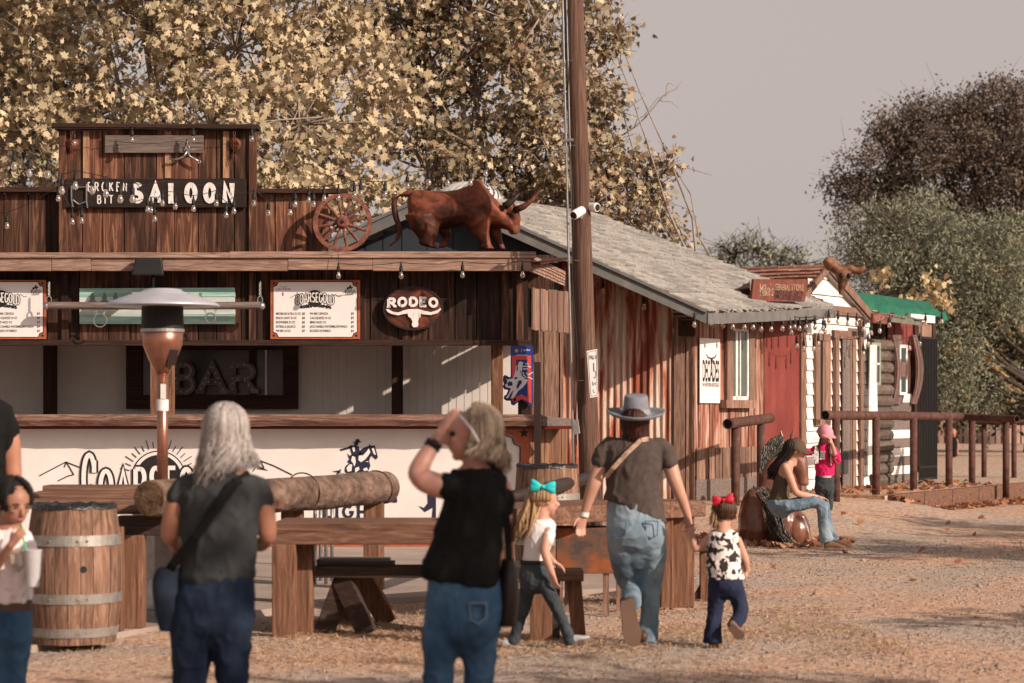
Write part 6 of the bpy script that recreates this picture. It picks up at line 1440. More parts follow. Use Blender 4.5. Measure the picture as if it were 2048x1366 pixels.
# small grey box on the terrace and a lone post stub
mb = MB(); mb.beam(G(1762, 34.0, 0), G(1762, 34.0, .16), .05, .05); solo('pale_stake', mb, m_siding, 'short pale stake beside the second post of the long pipe rail', 'stake')

# ---------------------------------------------------------------- resting horse sculpture
m_hbrown = mat('glazed_brown_sculpture', [(.06, .022, .014), (.17, .065, .038), (.26, .11, .065)], .3, scale=(3, 3, 3), spec=.6, coat=.25)
m_hmane = mat('dark_and_white_mane', [(.012, .01, .009), (.03, .024, .02), (.50, .45, .41)], .6, scale=(60, 60, 12), dist=2, bump=.8, pos=[0, .6, .9])
HS = 26.2; hw = lambda x_, y_, d=0: W(x_, y_, HS+d); k_ = HS/F
horse = thing('horse_sculpture', 'glossy brown horse sculpture with black and white mane used as a seat', 'sculpture', G(1550, HS))
def hs(x_, y_, rx, rz, dep, d=0): return (hw(x_, y_, d), V((rx*k_, 0, 0)), V((0, dep, 0)))
mb = MB(); mb.ell(hw(1512, 1046, .0), (37*k_, .34, 72*k_)); mb.ell(hw(1560, 1050, -.0), (44*k_, .36, 58*k_)); mb.ell(hw(1590, 1062, -.1), (32*k_, .26, 42*k_))
mb.loft([(hw(1555, 1030, .1), V((34*k_, 0, 0)), V((0, .2, 0))), (hw(1545, 970, .15), V((30*k_, 0, 0)), V((0, .14, 0))), (hw(1550, 925, .15), V((26*k_, 0, 4*k_)), V((0, .12, 0))), (hw(1570, 898, .12), V((16*k_, 0, 18*k_)), V((0, .11, 0))), (hw(1590, 915, .1), V((20*k_, 0, 10*k_)), V((0, .09, 0))), (hw(1603, 945, .08), V((15*k_, 0, 2*k_)), V((0, .075, 0))), (hw(1607, 972, .06), V((11*k_, 0, 0)), V((0, .06, 0)))])
mb.loft([(hw(1600, 1030, -.25), V((11*k_, 0, 0)), V((0, .06, 0))), (hw(1614, 1060, -.28), V((7*k_, 0, 0)), V((0, .04, 0))), (hw(1620, 1095, -.3), V((8*k_, 0, 0)), V((0, .05, 0)))])
bake('body', mb, m_hbrown, horse, voxel=.02, smooth=4, disp=lambda c_: .012*mnoise.noise(V(c_)*6))
mb = MB()   # crest as many bristly ribs
for i in range(60):
    q = i/59; a = math.radians(212-q*128); cx, cy = 1563, 930; r0 = 22; r1 = random.uniform(43.5, 46) if q > .1 else 34
    mb.tube([hw(cx+r0*math.cos(a), cy-r0*1.05*math.sin(a), .12), hw(cx+r1*.7*math.cos(a), cy-r1*math.sin(a), .1), hw(cx+r1*math.cos(a+.05), cy-r1*1.3*math.sin(a+.05), .1)], [.03, .028, .018], 6)
part(horse, 'mane_crest', mb, m_hmane)
mb = MB(); rows = [(1512, 975), (1525, 985), (1537, 1005), (1545, 1035), (1555, 1062), (1570, 1084), (1600, 1092)]
for j in range(60):
    o = rng.normal(size=3)*.035; pts = [hw(x_+random.uniform(-5, 5), y_+random.uniform(-3, 3), -.30-.12*math.sin(math.pi*i/6))+V((o[0], o[1]*.6, 0)) for i, (x_, y_) in enumerate(rows)]
    s0 = random.randint(0, 3); mb.tube(pts[s0:s0+4], [.012, .018, .016, .006], 5)
part(horse, 'flowing_mane', mb, m_hmane)
for x_, lean in ((1565, -4), (1582, 5)):
    mb = MB(); mb.loft([(hw(x_, 880, .1), V((.02, 0, 0)), V((0, .02, 0))), (hw(x_+lean*.5, 870, .1), V((.02, 0, 0)), V((0, .012, 0))), (hw(x_+lean, 860, .1), V((.004, 0, 0)), V((0, .004, 0)))], 8); part(horse, 'ear', mb, m_hbrown, smooth=True)
# ---------------------------------------------------------------- people
def skin(name, c): 
    m = mat(name, [tuple(x*.9 for x in c), tuple(min(1, x*1.08) for x in c)], .5, scale=(12, 12, 12), spec=.35)
    b = m.node_tree.nodes['Principled BSDF']; b.inputs['Subsurface Weight'].default_value = .08; b.inputs['Subsurface Radius'].default_value = (.02, .008, .005); return m
sk_fair = skin('fair_skin', (.50, .27, .195)); sk_tan = skin('tanned_skin', (.36, .165, .105)); sk_brown = skin('light_brown_skin', (.33, .16, .105)); sk_pink = skin('rosy_skin', (.46, .235, .18))
def cloth(name, cols, sc=(6, 6, 6), **k): return mat(name, cols, .9, scale=sc, bump=.12, bscale=(300, 300, 300), spec=.15, **k)
c_char = cloth('charcoal_cloth', [(.030, .032, .034), (.046, .048, .051)]); c_black = cloth('black_cloth', [(.006, .006, .006), (.011, .010, .010)]); c_brown = cloth('brown_grey_cloth', [(.060, .045, .040), (.085, .066, .058)])
c_white = cloth('white_cloth', [(.66, .62, .62), (.78, .74, .73)]); c_pinkw = mat('printed_white_tee', [(.62, .52, .52), (.70, .62, .61), (.40, .30, .32)], .9, scale=(9, 9, 9), pos=[0, .6, .95]); c_olive = cloth('olive_tank_cloth', [(.075, .058, .04), (.11, .088, .062)])
c_pink = cloth('hot_pink_cloth', [(.55, .012, .09), (.68, .03, .14)]); d_navy = cloth('dark_navy_denim', [(.008, .014, .03), (.02, .032, .06)], (4, 4, 3))
d_blue = cloth('mid_blue_denim', [(.02, .05, .10), (.045, .10, .18), (.10, .18, .27)], (3.5, 3.5, 2.5)); d_light = cloth('faded_light_denim', [(.06, .10, .14), (.16, .22, .27), (.30, .36, .40)], (3.5, 3.5, 2.5)); d_dark = cloth('charcoal_denim', [(.025, .03, .035), (.06, .07, .08)], (5, 5, 4)); d_ink = cloth('indigo_denim', [(.012, .016, .04), (.03, .038, .075)], (5, 5, 4))
def hairm(name, cols): return mat(name, cols, .55, scale=(50, 50, 4), icols=cols, spec=.4)
h_grey = hairm('silver_grey_hair', [(.16, .15, .14), (.50, .47, .45), (.72, .68, .66), (.34, .32, .31)]); h_blond = hairm('ash_blonde_hair', [(.12, .09, .07), (.44, .37, .30), (.66, .58, .50), (.24, .19, .155)])
h_dark = hairm('dark_brown_hair', [(.02, .011, .008), (.10, .055, .038), (.22, .13, .09)]); h_red = hairm('auburn_hair', [(.05, .016, .01), (.24, .085, .05), (.12, .04, .025)]); h_gold = hairm('golden_hair', [(.26, .18, .11), (.66, .52, .37), (.48, .35, .23)]); h_black = hairm('near_black_hair', [(.02, .012, .009), (.075, .042, .03)]); h_black.node_tree.nodes['Principled BSDF'].inputs['Roughness'].default_value = .8
h_mid = hairm('brown_hair', [(.06, .032, .02), (.28, .17, .11), (.17, .09, .06)])
m_eye = flat('dark_eye', (.02, .014, .012), .2); m_lip = flat('lips', (.34, .11, .10), .5)
UP = V((0, 0, 1))
def head(mb, c, R, f, up=UP):
    c = V(c); f = V(f).normalized(); x = f.cross(up).normalized(); u = x.cross(f)
    ax = (x, f, u)
    mb.ell(c+u*.22*R-f*.10*R, (.70*R, .86*R, .78*R), ax, 18, 12); mb.ell(c-u*.30*R+f*.20*R, (.55*R, .60*R, .62*R), ax, 16, 10); mb.ell(c-u*.78*R+f*.50*R, (.24*R, .2*R, .2*R), ax)
    mb.ell(c+u*.02*R+f*.52*R, (.5*R, .26*R, .4*R), ax)
    mb.tube([c+u*.12*R+f*.74*R, c-u*.1*R+f*.9*R, c-u*.24*R+f*.96*R, c-u*.3*R+f*.8*R], [.07*R, .09*R, .13*R, .09*R], 8)
    mb.ell(c-u*.5*R+f*.74*R, (.24*R, .1*R, .09*R), ax)
    for s in (-1, 1):
        mb.ell(c+x*s*.69*R-u*.06*R-f*.05*R, (.06*R, .13*R, .21*R), ax, 10, 7); mb.ell(c+x*s*.33*R-u*.12*R+f*.62*R, (.18*R, .14*R, .15*R), ax)
    mb.tube([c-u*.35*R-f*.15*R, c-u*1.45*R-f*.28*R], [.48*R, .5*R], 14)
def face(t, c, R, f, up=UP, eyes=True):
    c = V(c); f = V(f).normalized(); x = f.cross(up).normalized(); u = x.cross(f); ax = (x, f, u)
    if eyes:
        for s in (-1, 1):
            mb = MB(); mb.ell(c+x*s*.29*R+u*.06*R+f*.76*R, (.12*R, .05*R, .055*R), ax, 10, 6); part(t, 'eye', mb, m_eye, smooth=True)
            mb = MB(); mb.tube([c+x*s*.13*R+u*.2*R+f*.80*R, c+x*s*.3*R+u*.25*R+f*.79*R, c+x*s*.46*R+u*.19*R+f*.68*R], [.02*R, .035*R, .02*R], 6); part(t, 'eyebrow', mb, h_dark, smooth=True)
    mb = MB(); mb.ell(c-u*.5*R+f*.83*R, (.22*R, .05*R, .07*R), ax, 12, 6); part(t, 'lips', mb, m_lip, smooth=True)
def hand(mb, w, d, nrm, L=.17, curl=.5, thumb=1, spread=.12):
    """w wrist, d finger direction, nrm palm-side normal; thumb=+1/-1 side"""
    w = V(w); d = V(d).normalized(); nrm = V(nrm); nrm = (nrm-d*nrm.dot(d)).normalized(); s = d.cross(nrm)*thumb
    pl = L*.52; mb.loft([(w, s*L*.16, nrm*L*.12), (w+d*pl*.4, s*L*.2, nrm*L*.1), (w+d*pl*.95, s*L*.22, nrm*L*.075)], 12)
    for i, (off, ln) in enumerate(((.16, .40), (.055, .45), (-.055, .42), (-.16, .33))):
        b = w+d*pl*.9+s*L*off; fd = (d+s*(off*spread*6)).normalized(); r = L*.052; p = [b]; a = 0
        for j, q in enumerate((.42, .32, .26)):
            a += curl*(.55, .75, .5)[j]; dd = fd*math.cos(a)+nrm*math.sin(a); p.append(p[-1]+dd*L*ln*q*1.05)
        mb.chain(p, [r*1.05, r, r*.9, r*.75], 8)
    b = w+d*pl*.25+s*L*.15; t1 = (s*.75+d*.65+nrm*.3).normalized(); t2 = (s*.25+d*.9+nrm*.35).normalized()
    mb.chain([b, b+t1*L*.2, b+t1*L*.2+t2*L*.17, b+t1*L*.2+t2*L*.29], [L*.075, L*.062, L*.056, L*.045], 8)
def hair(t, c, R, f, m, n=260, azr=(50, 310), L=lambda a: .2, vol=1.08, neck=.75, back=.0, wave=.03, up=UP, th=.011, name='hair', top=0, cap=True, flare=0.0):
    """meridian strands; az 0 = face direction, degrees; neck: radial factor once hanging"""
    c = V(c); f = V(f).normalized(); x = f.cross(up).normalized(); u = x.cross(f); cc = c+u*.22*R-f*.10*R; mb = MB()
    if cap: mb.ell(cc-f*.20*R+u*.02*R, (.70*R*vol, .74*R*vol, .78*R*vol), (x, f, u), 20, 12)
    for i in range(n):
        az = math.radians(random.uniform(*azr)); hd = f*math.cos(az)*.88*R*vol+x*math.sin(az)*.73*R*vol
        p = []; ph0 = random.uniform(0, 50 if i % 3 else 75)+top; e = random.uniform(.97, 1.07)
        for ph in np.linspace(ph0, 100, 6):
            a = math.radians(ph); p.append(cc+(hd*math.sin(a)+u*.82*R*vol*math.cos(a))*e)
        ll = L(math.degrees(az))*random.uniform(.75, 1.05); w0 = random.uniform(0, 6.28); ww = wave*random.uniform(.3, 1)
        for j in range(1, 7):
            q = j/6; k = 1+(neck-1)*math.sin(min(1, q*1.6)*math.pi/2)+flare*max(0, q-.5)
            h = cc+hd*e*k-UP*(ll*q+.12*R)-f*back*q+V((ww*math.sin(w0+q*5), ww*.6*math.cos(w0+q*4), 0))*q; p.append(h)
        th_ = th*random.uniform(.6, 1.2); r = [th_*.5]+[th_]*(len(p)-4)+[th_*.8, th_*.5, th_*.15]
        mb.tube(p, r, 5, caps=False)
    return part(t, name, mb, m, smooth=True)
def hips(B, secs):
    c, a, b = secs[-1]; B.pa.loft(secs+[(c-UP*abs(a.length)*.35, a*.78, b*.72), (c-UP*abs(a.length)*.6, a*.4, b*.4)])
class Body:
    def __init__(s, D): s.D = D; s.k = D/F; s.mb = MB(); s.sh = MB(); s.pa = MB()
    def w(s, x, y, d=0): return W(x, y, s.D+d)
    def sec(s, x, y, hw_, dep, d=0, tilt=0): return (s.w(x, y, d), V((hw_*s.k, 0, -tilt*hw_*s.k)), V((0, dep, 0)))
    def limb(s, mb, pts, dep=.9):
        if mb is s.pa and pts[0][1] < 2000: dep = [1.25, 1.15]+[1.0]*(len(pts)-2)
        else: dep = [dep]*len(pts)   # (x, y, halfpx, d)
        out = []
        P_ = [s.w(p[0], p[1], p[3] if len(p) > 3 else 0) for p in pts]
        for i, p in enumerate(pts):
            t = (P_[min(i+1, len(P_)-1)]-P_[max(0, i-1)]).normalized(); a = t.cross(V((0, 1, 0)))
            if a.length < .3: a = t.cross(V((1, 0, 0)))
            a.normalize(); b = t.cross(a).normalized(); r = p[2]*s.k; out.append((P_[i], a*r, b*r*dep[i]))
        mb.loft(out, 16)
        mb.ell(out[0][0], pts[0][2]*s.k*.97)
        if mb is not s.pa: mb.ell(out[-1][0], pts[-1][2]*s.k*.97)
def shoe(t, heel, toe, m, h=.07, w=.045, name='shoe', sole=True, up=UP):
    heel, toe = V(heel), V(toe); d = (toe-heel).normalized(); s = d.cross(V(up)).normalized(); u = s.cross(d); L = (toe-heel).length; mb = MB()
    mb.loft([(heel-d*.01+u*h*.55, s*w*.7, u*h*.5), (heel+d*L*.15+u*h*.62, s*w*.85, u*h*.6), (heel+d*L*.4+u*h*.55, s*w*.85, u*h*.52), (heel+d*L*.7+u*h*.38, s*w*1.05, u*h*.34), (heel+d*L*.93+u*h*.27, s*w*.75, u*h*.24), (toe+u*h*.22, s*w*.25, u*h*.1)], 14)
    o = part(t, name, mb, m, smooth=True)
    if sole:
        mb = MB(); pr = [(-.02, .62), (.12, .85), (.4, .78), (.7, 1.08), (.92, .8), (1.01, .3)]
        ring = [heel+d*L*q+s*w*r_ for q, r_ in pr]+[heel+d*L*q-s*w*r_ for q, r_ in reversed(pr)]; k = len(ring)
        mb.add([p-u*.006 for p in ring]+[p+u*.016 for p in ring], [tuple(range(k-1, -1, -1)), tuple(range(k, 2*k))]+[(i, (i+1) % k, k+(i+1) % k, k+i) for i in range(k)]); part(o, 'sole', mb, m_sole)
    return o
m_sole = flat('worn_tan_sole', (.17, .105, .075), .8); m_leather = flat('dark_brown_leather', (.07, .038, .025), .55); m_boot = flat('tan_suede_boot', (.16, .085, .05), .8)

# --- grey haired woman, near left
t = thing('person', 'woman with silver grey hair, charcoal sleeveless top and crossbody bag seen from behind', 'person', G(440, 10.7))
B = Body(10.7); head(B.mb, B.w(452, 868), .118, (.12, 1, 0))
B.mb.loft([B.sec(447, 925, 26, .06), B.sec(445, 950, 60, .08), B.sec(442, 985, 80, .10), B.sec(440, 1080, 66, .10)])
B.limb(B.mb, [(360, 985, 21), (347, 1025, 20), (340, 1075, 18, .02), (352, 1092, 15, .14), (372, 1082, 13, .26)]); B.limb(B.mb, [(520, 985, 21), (531, 1025, 20), (534, 1072, 18, .02), (520, 1090, 15, .14), (498, 1080, 13, .26)])
hand(B.mb, B.w(374, 1081, .27), (.6, .7, .2), (0, 0, 1), .16, .8, 1); hand(B.mb, B.w(496, 1079, .27), (-.6, .7, .2), (0, 0, 1), .16, .8, -1)
bake('body', B.mb, sk_tan, t, .009, 2)
B.sh.loft([B.sec(448, 936, 30, .07), B.sec(446, 948, 62, .085, 0, .03), B.sec(442, 966, 84, .105), B.sec(441, 1000, 88, .12), B.sec(440, 1060, 79, .12), B.sec(438, 1110, 77, .12), B.sec(434, 1150, 78, .13), B.sec(432, 1166, 66, .12), B.sec(432, 1172, 52, .11)])
B.limb(B.sh, [(382, 968, 24), (362, 980, 25), (354, 996, 24)]); B.limb(B.sh, [(502, 968, 24), (520, 980, 25), (528, 996, 24)])
bake('top', B.sh, c_char, t, .010, 2, folds(.010, 6, 10))
hips(B, [B.sec(434, 1120, 70, .115), B.sec(430, 1165, 78, .13), B.sec(427, 1215, 84, .15), B.sec(425, 1250, 84, .15)]); B.limb(B.pa, [(388, 1225, 46), (382, 1290, 42), (379, 1366, 36), (378, 1440, 32), (378, 1484, 33)], 1); B.limb(B.pa, [(460, 1225, 46), (463, 1290, 40), (464, 1366, 33), (463, 1440, 30), (463, 1484, 32)], 1)
bake('jeans', B.pa, d_navy, t, .011, 22, folds(.008, 7, 12))
for x_ in (378, 463): shoe(t, G(x_, 10.62, .02), G(x_+3, 10.9, .02), m_leather)
hair(t, B.w(452, 866), .122, (.12, 1, 0), h_grey, 1300, (35, 325), lambda a: .18+.09*math.exp(-((a-235)/50)**2), 1.14, .95, -.02, .055, th=.0055, flare=.32)
mb = MB(); pts = [B.w(500, 948, -.02), B.w(470, 965, -.12), B.w(430, 1020, -.145), B.w(390, 1075, -.145), B.w(345, 1130, -.08), B.w(335, 1150, -.04)]
for a, b in zip(pts[:-1], pts[1:]): mb.beam(a, b, .045, .006, up=V((0, -1, 0)))
part(t, 'bag_strap', mb, c_black)
mb = MB(); mb.loft([(B.w(338, 1135, -.03), V((.05, 0, 0)), V((0, .03, 0))), (B.w(332, 1160, -.04), V((.065, 0, 0)), V((0, .045, 0))), (B.w(333, 1210, -.04), V((.06, 0, 0)), V((0, .05, 0))), (B.w(338, 1262, -.04), V((.045, 0, 0)), V((0, .035, 0)))], 14); part(t, 'crossbody_bag', mb, cloth('navy_black_bag', [(.01, .012, .02), (.03, .045, .075)], (3, 3, 5)), smooth=True)

# --- blonde woman shading her eyes
t = thing('person', 'blonde woman in black tee and blue jeans shading her eyes with a raised hand', 'person', G(925, 10.5))
B = Body(10.5); hf = V((-1, -.06, -.02)); hcen = B.w(938, 872); head(B.mb, hcen, .118, hf)
B.mb.loft([B.sec(950, 930, 26, .06), B.sec(952, 952, 52, .09), B.sec(950, 1000, 55, .1), B.sec(940, 1100, 55, .1)])
B.limb(B.mb, [(915, 975, 27, -.05), (880, 972, 25, -.1), (843, 958, 22, -.12), (835, 948, 20, -.1), (850, 915, 18, -.06), (872, 882, 13, -.02), (880, 868, 12, 0)])
hand(B.mb, B.w(880, 868, 0), (.55, .15, 1.0), (.7, .5, -.5), .17, .35, 1)
B.limb(B.mb, [(1000, 975, 24, .08), (1005, 1030, 20, .12), (995, 1085, 18, .1), (970, 1110, 15, -.05)])
bake('body', B.mb, sk_pink, t, .009, 2)
B.sh.loft([B.sec(952, 934, 34, .08), B.sec(954, 946, 54, .10, 0, .05), B.sec(953, 965, 62, .13), B.sec(950, 1005, 64, .15), B.sec(938, 1060, 70, .15), B.sec(926, 1110, 78, .15), B.sec(921, 1150, 82, .16, 0, .12), B.sec(920, 1166, 80, .16, 0, .12)])
B.limb(B.sh, [(940, 968, 34, -.02), (912, 975, 32, -.06), (896, 974, 31, -.09)]); B.limb(B.sh, [(985, 965, 28, .05), (1001, 1000, 27, .1), (1004, 1025, 26, .12)])
bake('tee_shirt', B.sh, c_black, t, .011, 2, folds(.010, 6, 9, 3))
hips(B, [B.sec(930, 1130, 70, .13), B.sec(928, 1170, 76, .15), B.sec(930, 1215, 80, .17), B.sec(926, 1260, 76, .16)]); B.limb(B.pa, [(885, 1240, 40, -.02), (880, 1300, 36, -.02), (876, 1366, 33, 0), (873, 1440, 29), (872, 1500, 30)], 1.05); B.limb(B.pa, [(962, 1240, 44, .02), (958, 1300, 38, .04), (956, 1366, 32, .05), (955, 1440, 28, .05), (955, 1500, 30, .05)], 1.05)
bake('jeans', B.pa, d_blue, t, .011, 22, folds(.009, 7, 12, 5))
mb = MB(); mb.ribbon(front(10.5), [(W(x_, y_, 10.5).x, W(x_, y_, 10.5).z) for x_, y_ in ((940, 1200), (942, 1232), (958, 1240), (975, 1228), (974, 1200), (940, 1200))], .006, .155, .172); part(t, 'pocket_stitching', mb, d_light)
for x_, d in ((872, 0), (955, .05)): shoe(t, G(x_+8, 10.55+d, .02), G(x_-95, 10.62+d, .02), m_leather)
hair(t, B.w(946, 868), .120, hf, h_blond, 950, (88, 285), lambda a: .18+.05*math.sin(math.radians(a)), 1.17, .98, .0, .04, th=.0065, flare=.3)
mb = MB(); mb.tube([B.w(915, 828, -.10), B.w(928, 840, -.125), B.w(944, 860, -.14), B.w(957, 884, -.13)], .0065, 6); part(t, 'pale_headband', mb, flat('pale_lilac_plastic', (.60, .52, .56), .4), smooth=True)
mb = MB(); mb.ell(B.w(906, 868, -.03), (.018, .04, .016)); part(t, 'sunglasses', mb, m_black, smooth=True)
mb = MB(); mb.lathe(B.w(866, 890, -.03), [(.035, -.02), (.04, -.018), (.04, .018), (.035, .02)], 18, axis=B.w(880, 868)-B.w(858, 905)); mb.beam(B.w(868, 888, -.075), B.w(872, 880, -.07), .035, .012, up=V((0, -1, 0))); part(t, 'black_watch', mb, m_black)
mb = MB()
pts = [B.w(985, 950, -.08), B.w(1003, 985, -.06), B.w(1014, 1040, -.05), B.w(1018, 1120, -.02)]
for a, b in zip(pts[:-1], pts[1:]): mb.beam(a, b, .035, .008, up=V((0, -1, 0)))
part(t, 'bag_strap', mb, c_black)
mb = MB(); mb.loft([(B.w(1016, 1118, .05), V((.03, 0, 0)), V((0, .06, 0))), (B.w(1018, 1150, .05), V((.045, 0, 0)), V((0, .12, 0))), (B.w(1017, 1200, .05), V((.05, 0, 0)), V((0, .13, 0))), (B.w(1013, 1250, .05), V((.045, 0, 0)), V((0, .11, 0)))], 14); part(t, 'shoulder_bag', mb, flat('dark_brown_bag', (.02, .01, .009), .5), smooth=True)

# --- woman in the felt hat holding the toddler's hand
t = thing('person', 'woman in grey felt hat, brown grey tee and faded jeans walking away', 'person', G(1290, 15.15))
B = Body(15.15); head(B.mb, B.w(1270, 848), .112, (.1, 1, 0))
B.mb.loft([B.sec(1270, 870, 18, .06), B.sec(1268, 885, 45, .08), B.sec(1266, 920, 52, .1), B.sec(1266, 990, 48, .1)])
B.limb(B.mb, [(1207, 905, 16, 0), (1198, 940, 15.5, 0), (1188, 968, 13.5, -.02), (1176, 1002, 11, 0), (1168, 1030, 8, .02)]); B.limb(B.mb, [(1332, 905, 16), (1343, 940, 15.5), (1352, 968, 13.5, -.02), (1366, 1003, 10.5, 0), (1375, 1030, 8, .02)])
hand(B.mb, B.w(1167, 1031, .02), (-.22, .05, -1), (.3, -1, 0), .165, .45, 1); hand(B.mb, B.w(1376, 1031, .02), (.12, -.05, -1), (-.7, -.6, 0), .155, 1.0, 1)
bake('body', B.mb, sk_fair, t, .008, 2)
B.sh.loft([B.sec(1270, 873, 22, .08), B.sec(1270, 880, 44, .09), B.sec(1268, 893, 62, .115), B.sec(1267, 930, 58, .13), B.sec(1266, 965, 54, .13), B.sec(1266, 1000, 59, .14), B.sec(1272, 1015, 61, .14, 0, .35), B.sec(1275, 1024, 60, .14, 0, .4)])
B.limb(B.sh, [(1222, 890, 18), (1207, 905, 20), (1200, 922, 19.5)]); B.limb(B.sh, [(1318, 890, 18), (1331, 905, 20), (1338, 922, 19.5)])
bake('tee_shirt', B.sh, c_brown, t, .009, 2, folds(.008, 7, 11, 8))
hips(B, [B.sec(1268, 1000, 54, .13), B.sec(1270, 1030, 58, .145), B.sec(1272, 1065, 60, .16, -.03), B.sec(1273, 1092, 58, .14, -.02), B.sec(1273, 1106, 54, .115)])
B.limb(B.pa, [(1302, 1090, 32, 0), (1302, 1130, 29, .05), (1300, 1170, 24, .1), (1300, 1215, 20, .08), (1297, 1255, 21, .05), (1293, 1288, 24, .02)], 1.05)
B.limb(B.pa, [(1246, 1090, 32, 0), (1250, 1130, 28, .06), (1258, 1168, 22, .12), (1262, 1185, 20, .02), (1263, 1196, 19, -.16), (1264, 1204, 21, -.30)], 1.05)
bake('jeans', B.pa, d_light, t, .009, 22, folds(.005, 8, 14, 2))
for x0_ in (1226, 1290):
    mb = MB(); mb.ribbon(front(15.15-.175), [(W(x0_+a_, b_, 15).x, W(x0_+a_, b_, 15).z) for a_, b_ in ((0, 1042), (2, 1070), (12, 1077), (24, 1070), (25, 1042), (0, 1042))], .005, -.004, .004); part(t, 'pocket_stitching', mb, d_blue)
shoe(t, G(1285, 15.1, .02), G(1293, 15.38, .02), m_leather)
hl, te = B.w(1254, 1203, -.36), B.w(1268, 1292, -.30); shoe(t, hl, te, m_leather, .08, .060, up=V((0, 1, .05)))
hatc = B.w(1272, 833); m_felt = mat('grey_felt', [(.15, .155, .18), (.21, .215, .245)], .95, scale=(30, 30, 30))
hat = MB(); n = 40; vs = []
prof = [(.0, .142), (.045, .132), (.072, .145), (.080, .132), (.088, .06), (.095, .012), (.13, .006), (.18, .012), (.198, .028), (.200, .020), (.18, .001), (.09, -.004), (.0, -.002)]
for r_, h_ in prof:
    for j in range(n):
        a = 2*math.pi*j/n; rr = max(r_, .001); el = 1.0 if r_ > .1 else (.9+.1*abs(math.sin(a))); dz = (.018*abs(math.cos(a))**2 if r_ > .12 else 0)
        vs.append(hatc+V((rr*math.cos(a)*(1.0), rr*math.sin(a)*1.08, h_+dz+.17*rr*math.sin(a))))
hat.add(vs, [(i*n+j, i*n+(j+1) % n, (i+1)*n+(j+1) % n, (i+1)*n+j) for i in range(len(prof)-1) for j in range(n)])
ho = part(t, 'felt_hat', hat, m_felt, smooth=True)
mb = MB(); mb.lathe(hatc, [(.0975, .012), (.099, .013), (.095, .045), (.092, .045)], 40); part(ho, 'hat_band', mb, flat('hat_band_grey', (.25, .25, .27), .8))
hair(t, B.w(1270, 848), .112, (.1, 1, 0), h_red, 330, (60, 300), lambda a: .13, 1.06, .82, .0, .015, th=.009)
mb = MB(); pts = [B.w(1296, 878, -.08), B.w(1282, 880, -.125), B.w(1255, 905, -.14), B.w(1225, 938, -.13), B.w(1211, 955, -.06)]
for a, b in zip(pts[:-1], pts[1:]): mb.beam(a, b, .03, .007, up=V((0, -1, 0)))
part(t, 'patterned_strap', mb, mat('tan_patterned_strap', [(.12, .05, .035), (.42, .28, .20), (.5, .38, .32)], .8, scale=(30, 30, 30)))
mb = MB(); mb.lathe(B.w(1169, 1029, .02), [(.029, -.018), (.031, -.018), (.031, .014), (.029, .014)], 16, axis=V((-.2, 0, -1))); part(t, 'white_wristband', mb, m_vinyl)

# --- ponytailed girl striding right
t = thing('person', 'girl with blonde ponytail and turquoise bow, white tee and dark jeans, striding right', 'person', G(1085, 14.9))
B = Body(14.9); gf = V((.95, .3, -.05)); head(B.mb, B.w(1091, 1002), .098, gf); face(t, B.w(1091, 1002), .098, gf)
B.mb.loft([B.sec(1086, 1035, 14, .045), B.sec(1084, 1048, 24, .08), B.sec(1078, 1090, 24, .09), B.sec(1072, 1120, 22, .08)])
B.limb(B.mb, [(1097, 1062, 10.5, -.08), (1092, 1085, 9.5, -.12), (1090, 1105, 9, -.14), (1098, 1130, 8, -.15), (1105, 1148, 6, -.15)]); hand(B.mb, B.w(1105, 1148, -.15), (.25, 0, -1), (.6, .6, 0), .125, .5, -1)
B.limb(B.mb, [(1078, 1062, 10, .1), (1086, 1090, 9, .13), (1096, 1113, 8.5, .13), (1107, 1124, 7, .1)]); hand(B.mb, B.w(1108, 1124, .1), (.9, -.1, -.5), (0, 0, -1), .12, .6, 1)
bake('body', B.mb, sk_fair, t, .007, 2)
B.sh.loft([B.sec(1086, 1037, 15, .055), B.sec(1085, 1042, 24, .08), B.sec(1081, 1056, 31, .10), B.sec(1077, 1085, 28, .10), B.sec(1072, 1110, 26, .09), B.sec(1069, 1126, 27, .09)]); B.limb(B.sh, [(1094, 1050, 12, -.05), (1098, 1066, 13, -.08), (1095, 1082, 12.5, -.1)]); B.limb(B.sh, [(1078, 1050, 12, .06), (1079, 1068, 12, .1)])
bake('tee_shirt', B.sh, c_white, t, .007, 2, folds(.004, 12, 18, 4))
hips(B, [B.sec(1069, 1118, 25, .085), B.sec(1068, 1136, 29, .10), B.sec(1069, 1158, 32, .11), B.sec(1070, 1172, 28, .10)])
B.limb(B.pa, [(1058, 1160, 18, .05), (1052, 1195, 15, .06), (1044, 1230, 13, .06), (1033, 1262, 12, .05), (1026, 1290, 14, .05)], 1.05); B.limb(B.pa, [(1085, 1160, 18, -.05), (1103, 1195, 15, -.08), (1120, 1230, 13, -.08), (1133, 1262, 12, -.06), (1143, 1288, 14, -.05)], 1.05)
bake('jeans', B.pa, d_dark, t, .008, 22, folds(.005, 12, 18, 6))
mb = MB(); mb.lathe(B.w(1069, 1124), [(.09, -.014), (.096, -.014), (.096, .014), (.09, .014)], 28); part(t, 'belt', mb, m_black)
m_snk = flat('grey_white_sneaker', (.36, .37, .37), .7); shoe(t, B.w(1006, 1297, .05), B.w(1046, 1302, .05), m_snk, .055, .035); shoe(t, B.w(1138, 1292, -.05), B.w(1181, 1278, -.05), m_snk, .055, .035)
hair(t, B.w(1091, 1002), .098, gf, h_gold, 170, (75, 285), lambda a: .02, 1.05, .8, 0, .003, th=.008)
mb = MB()
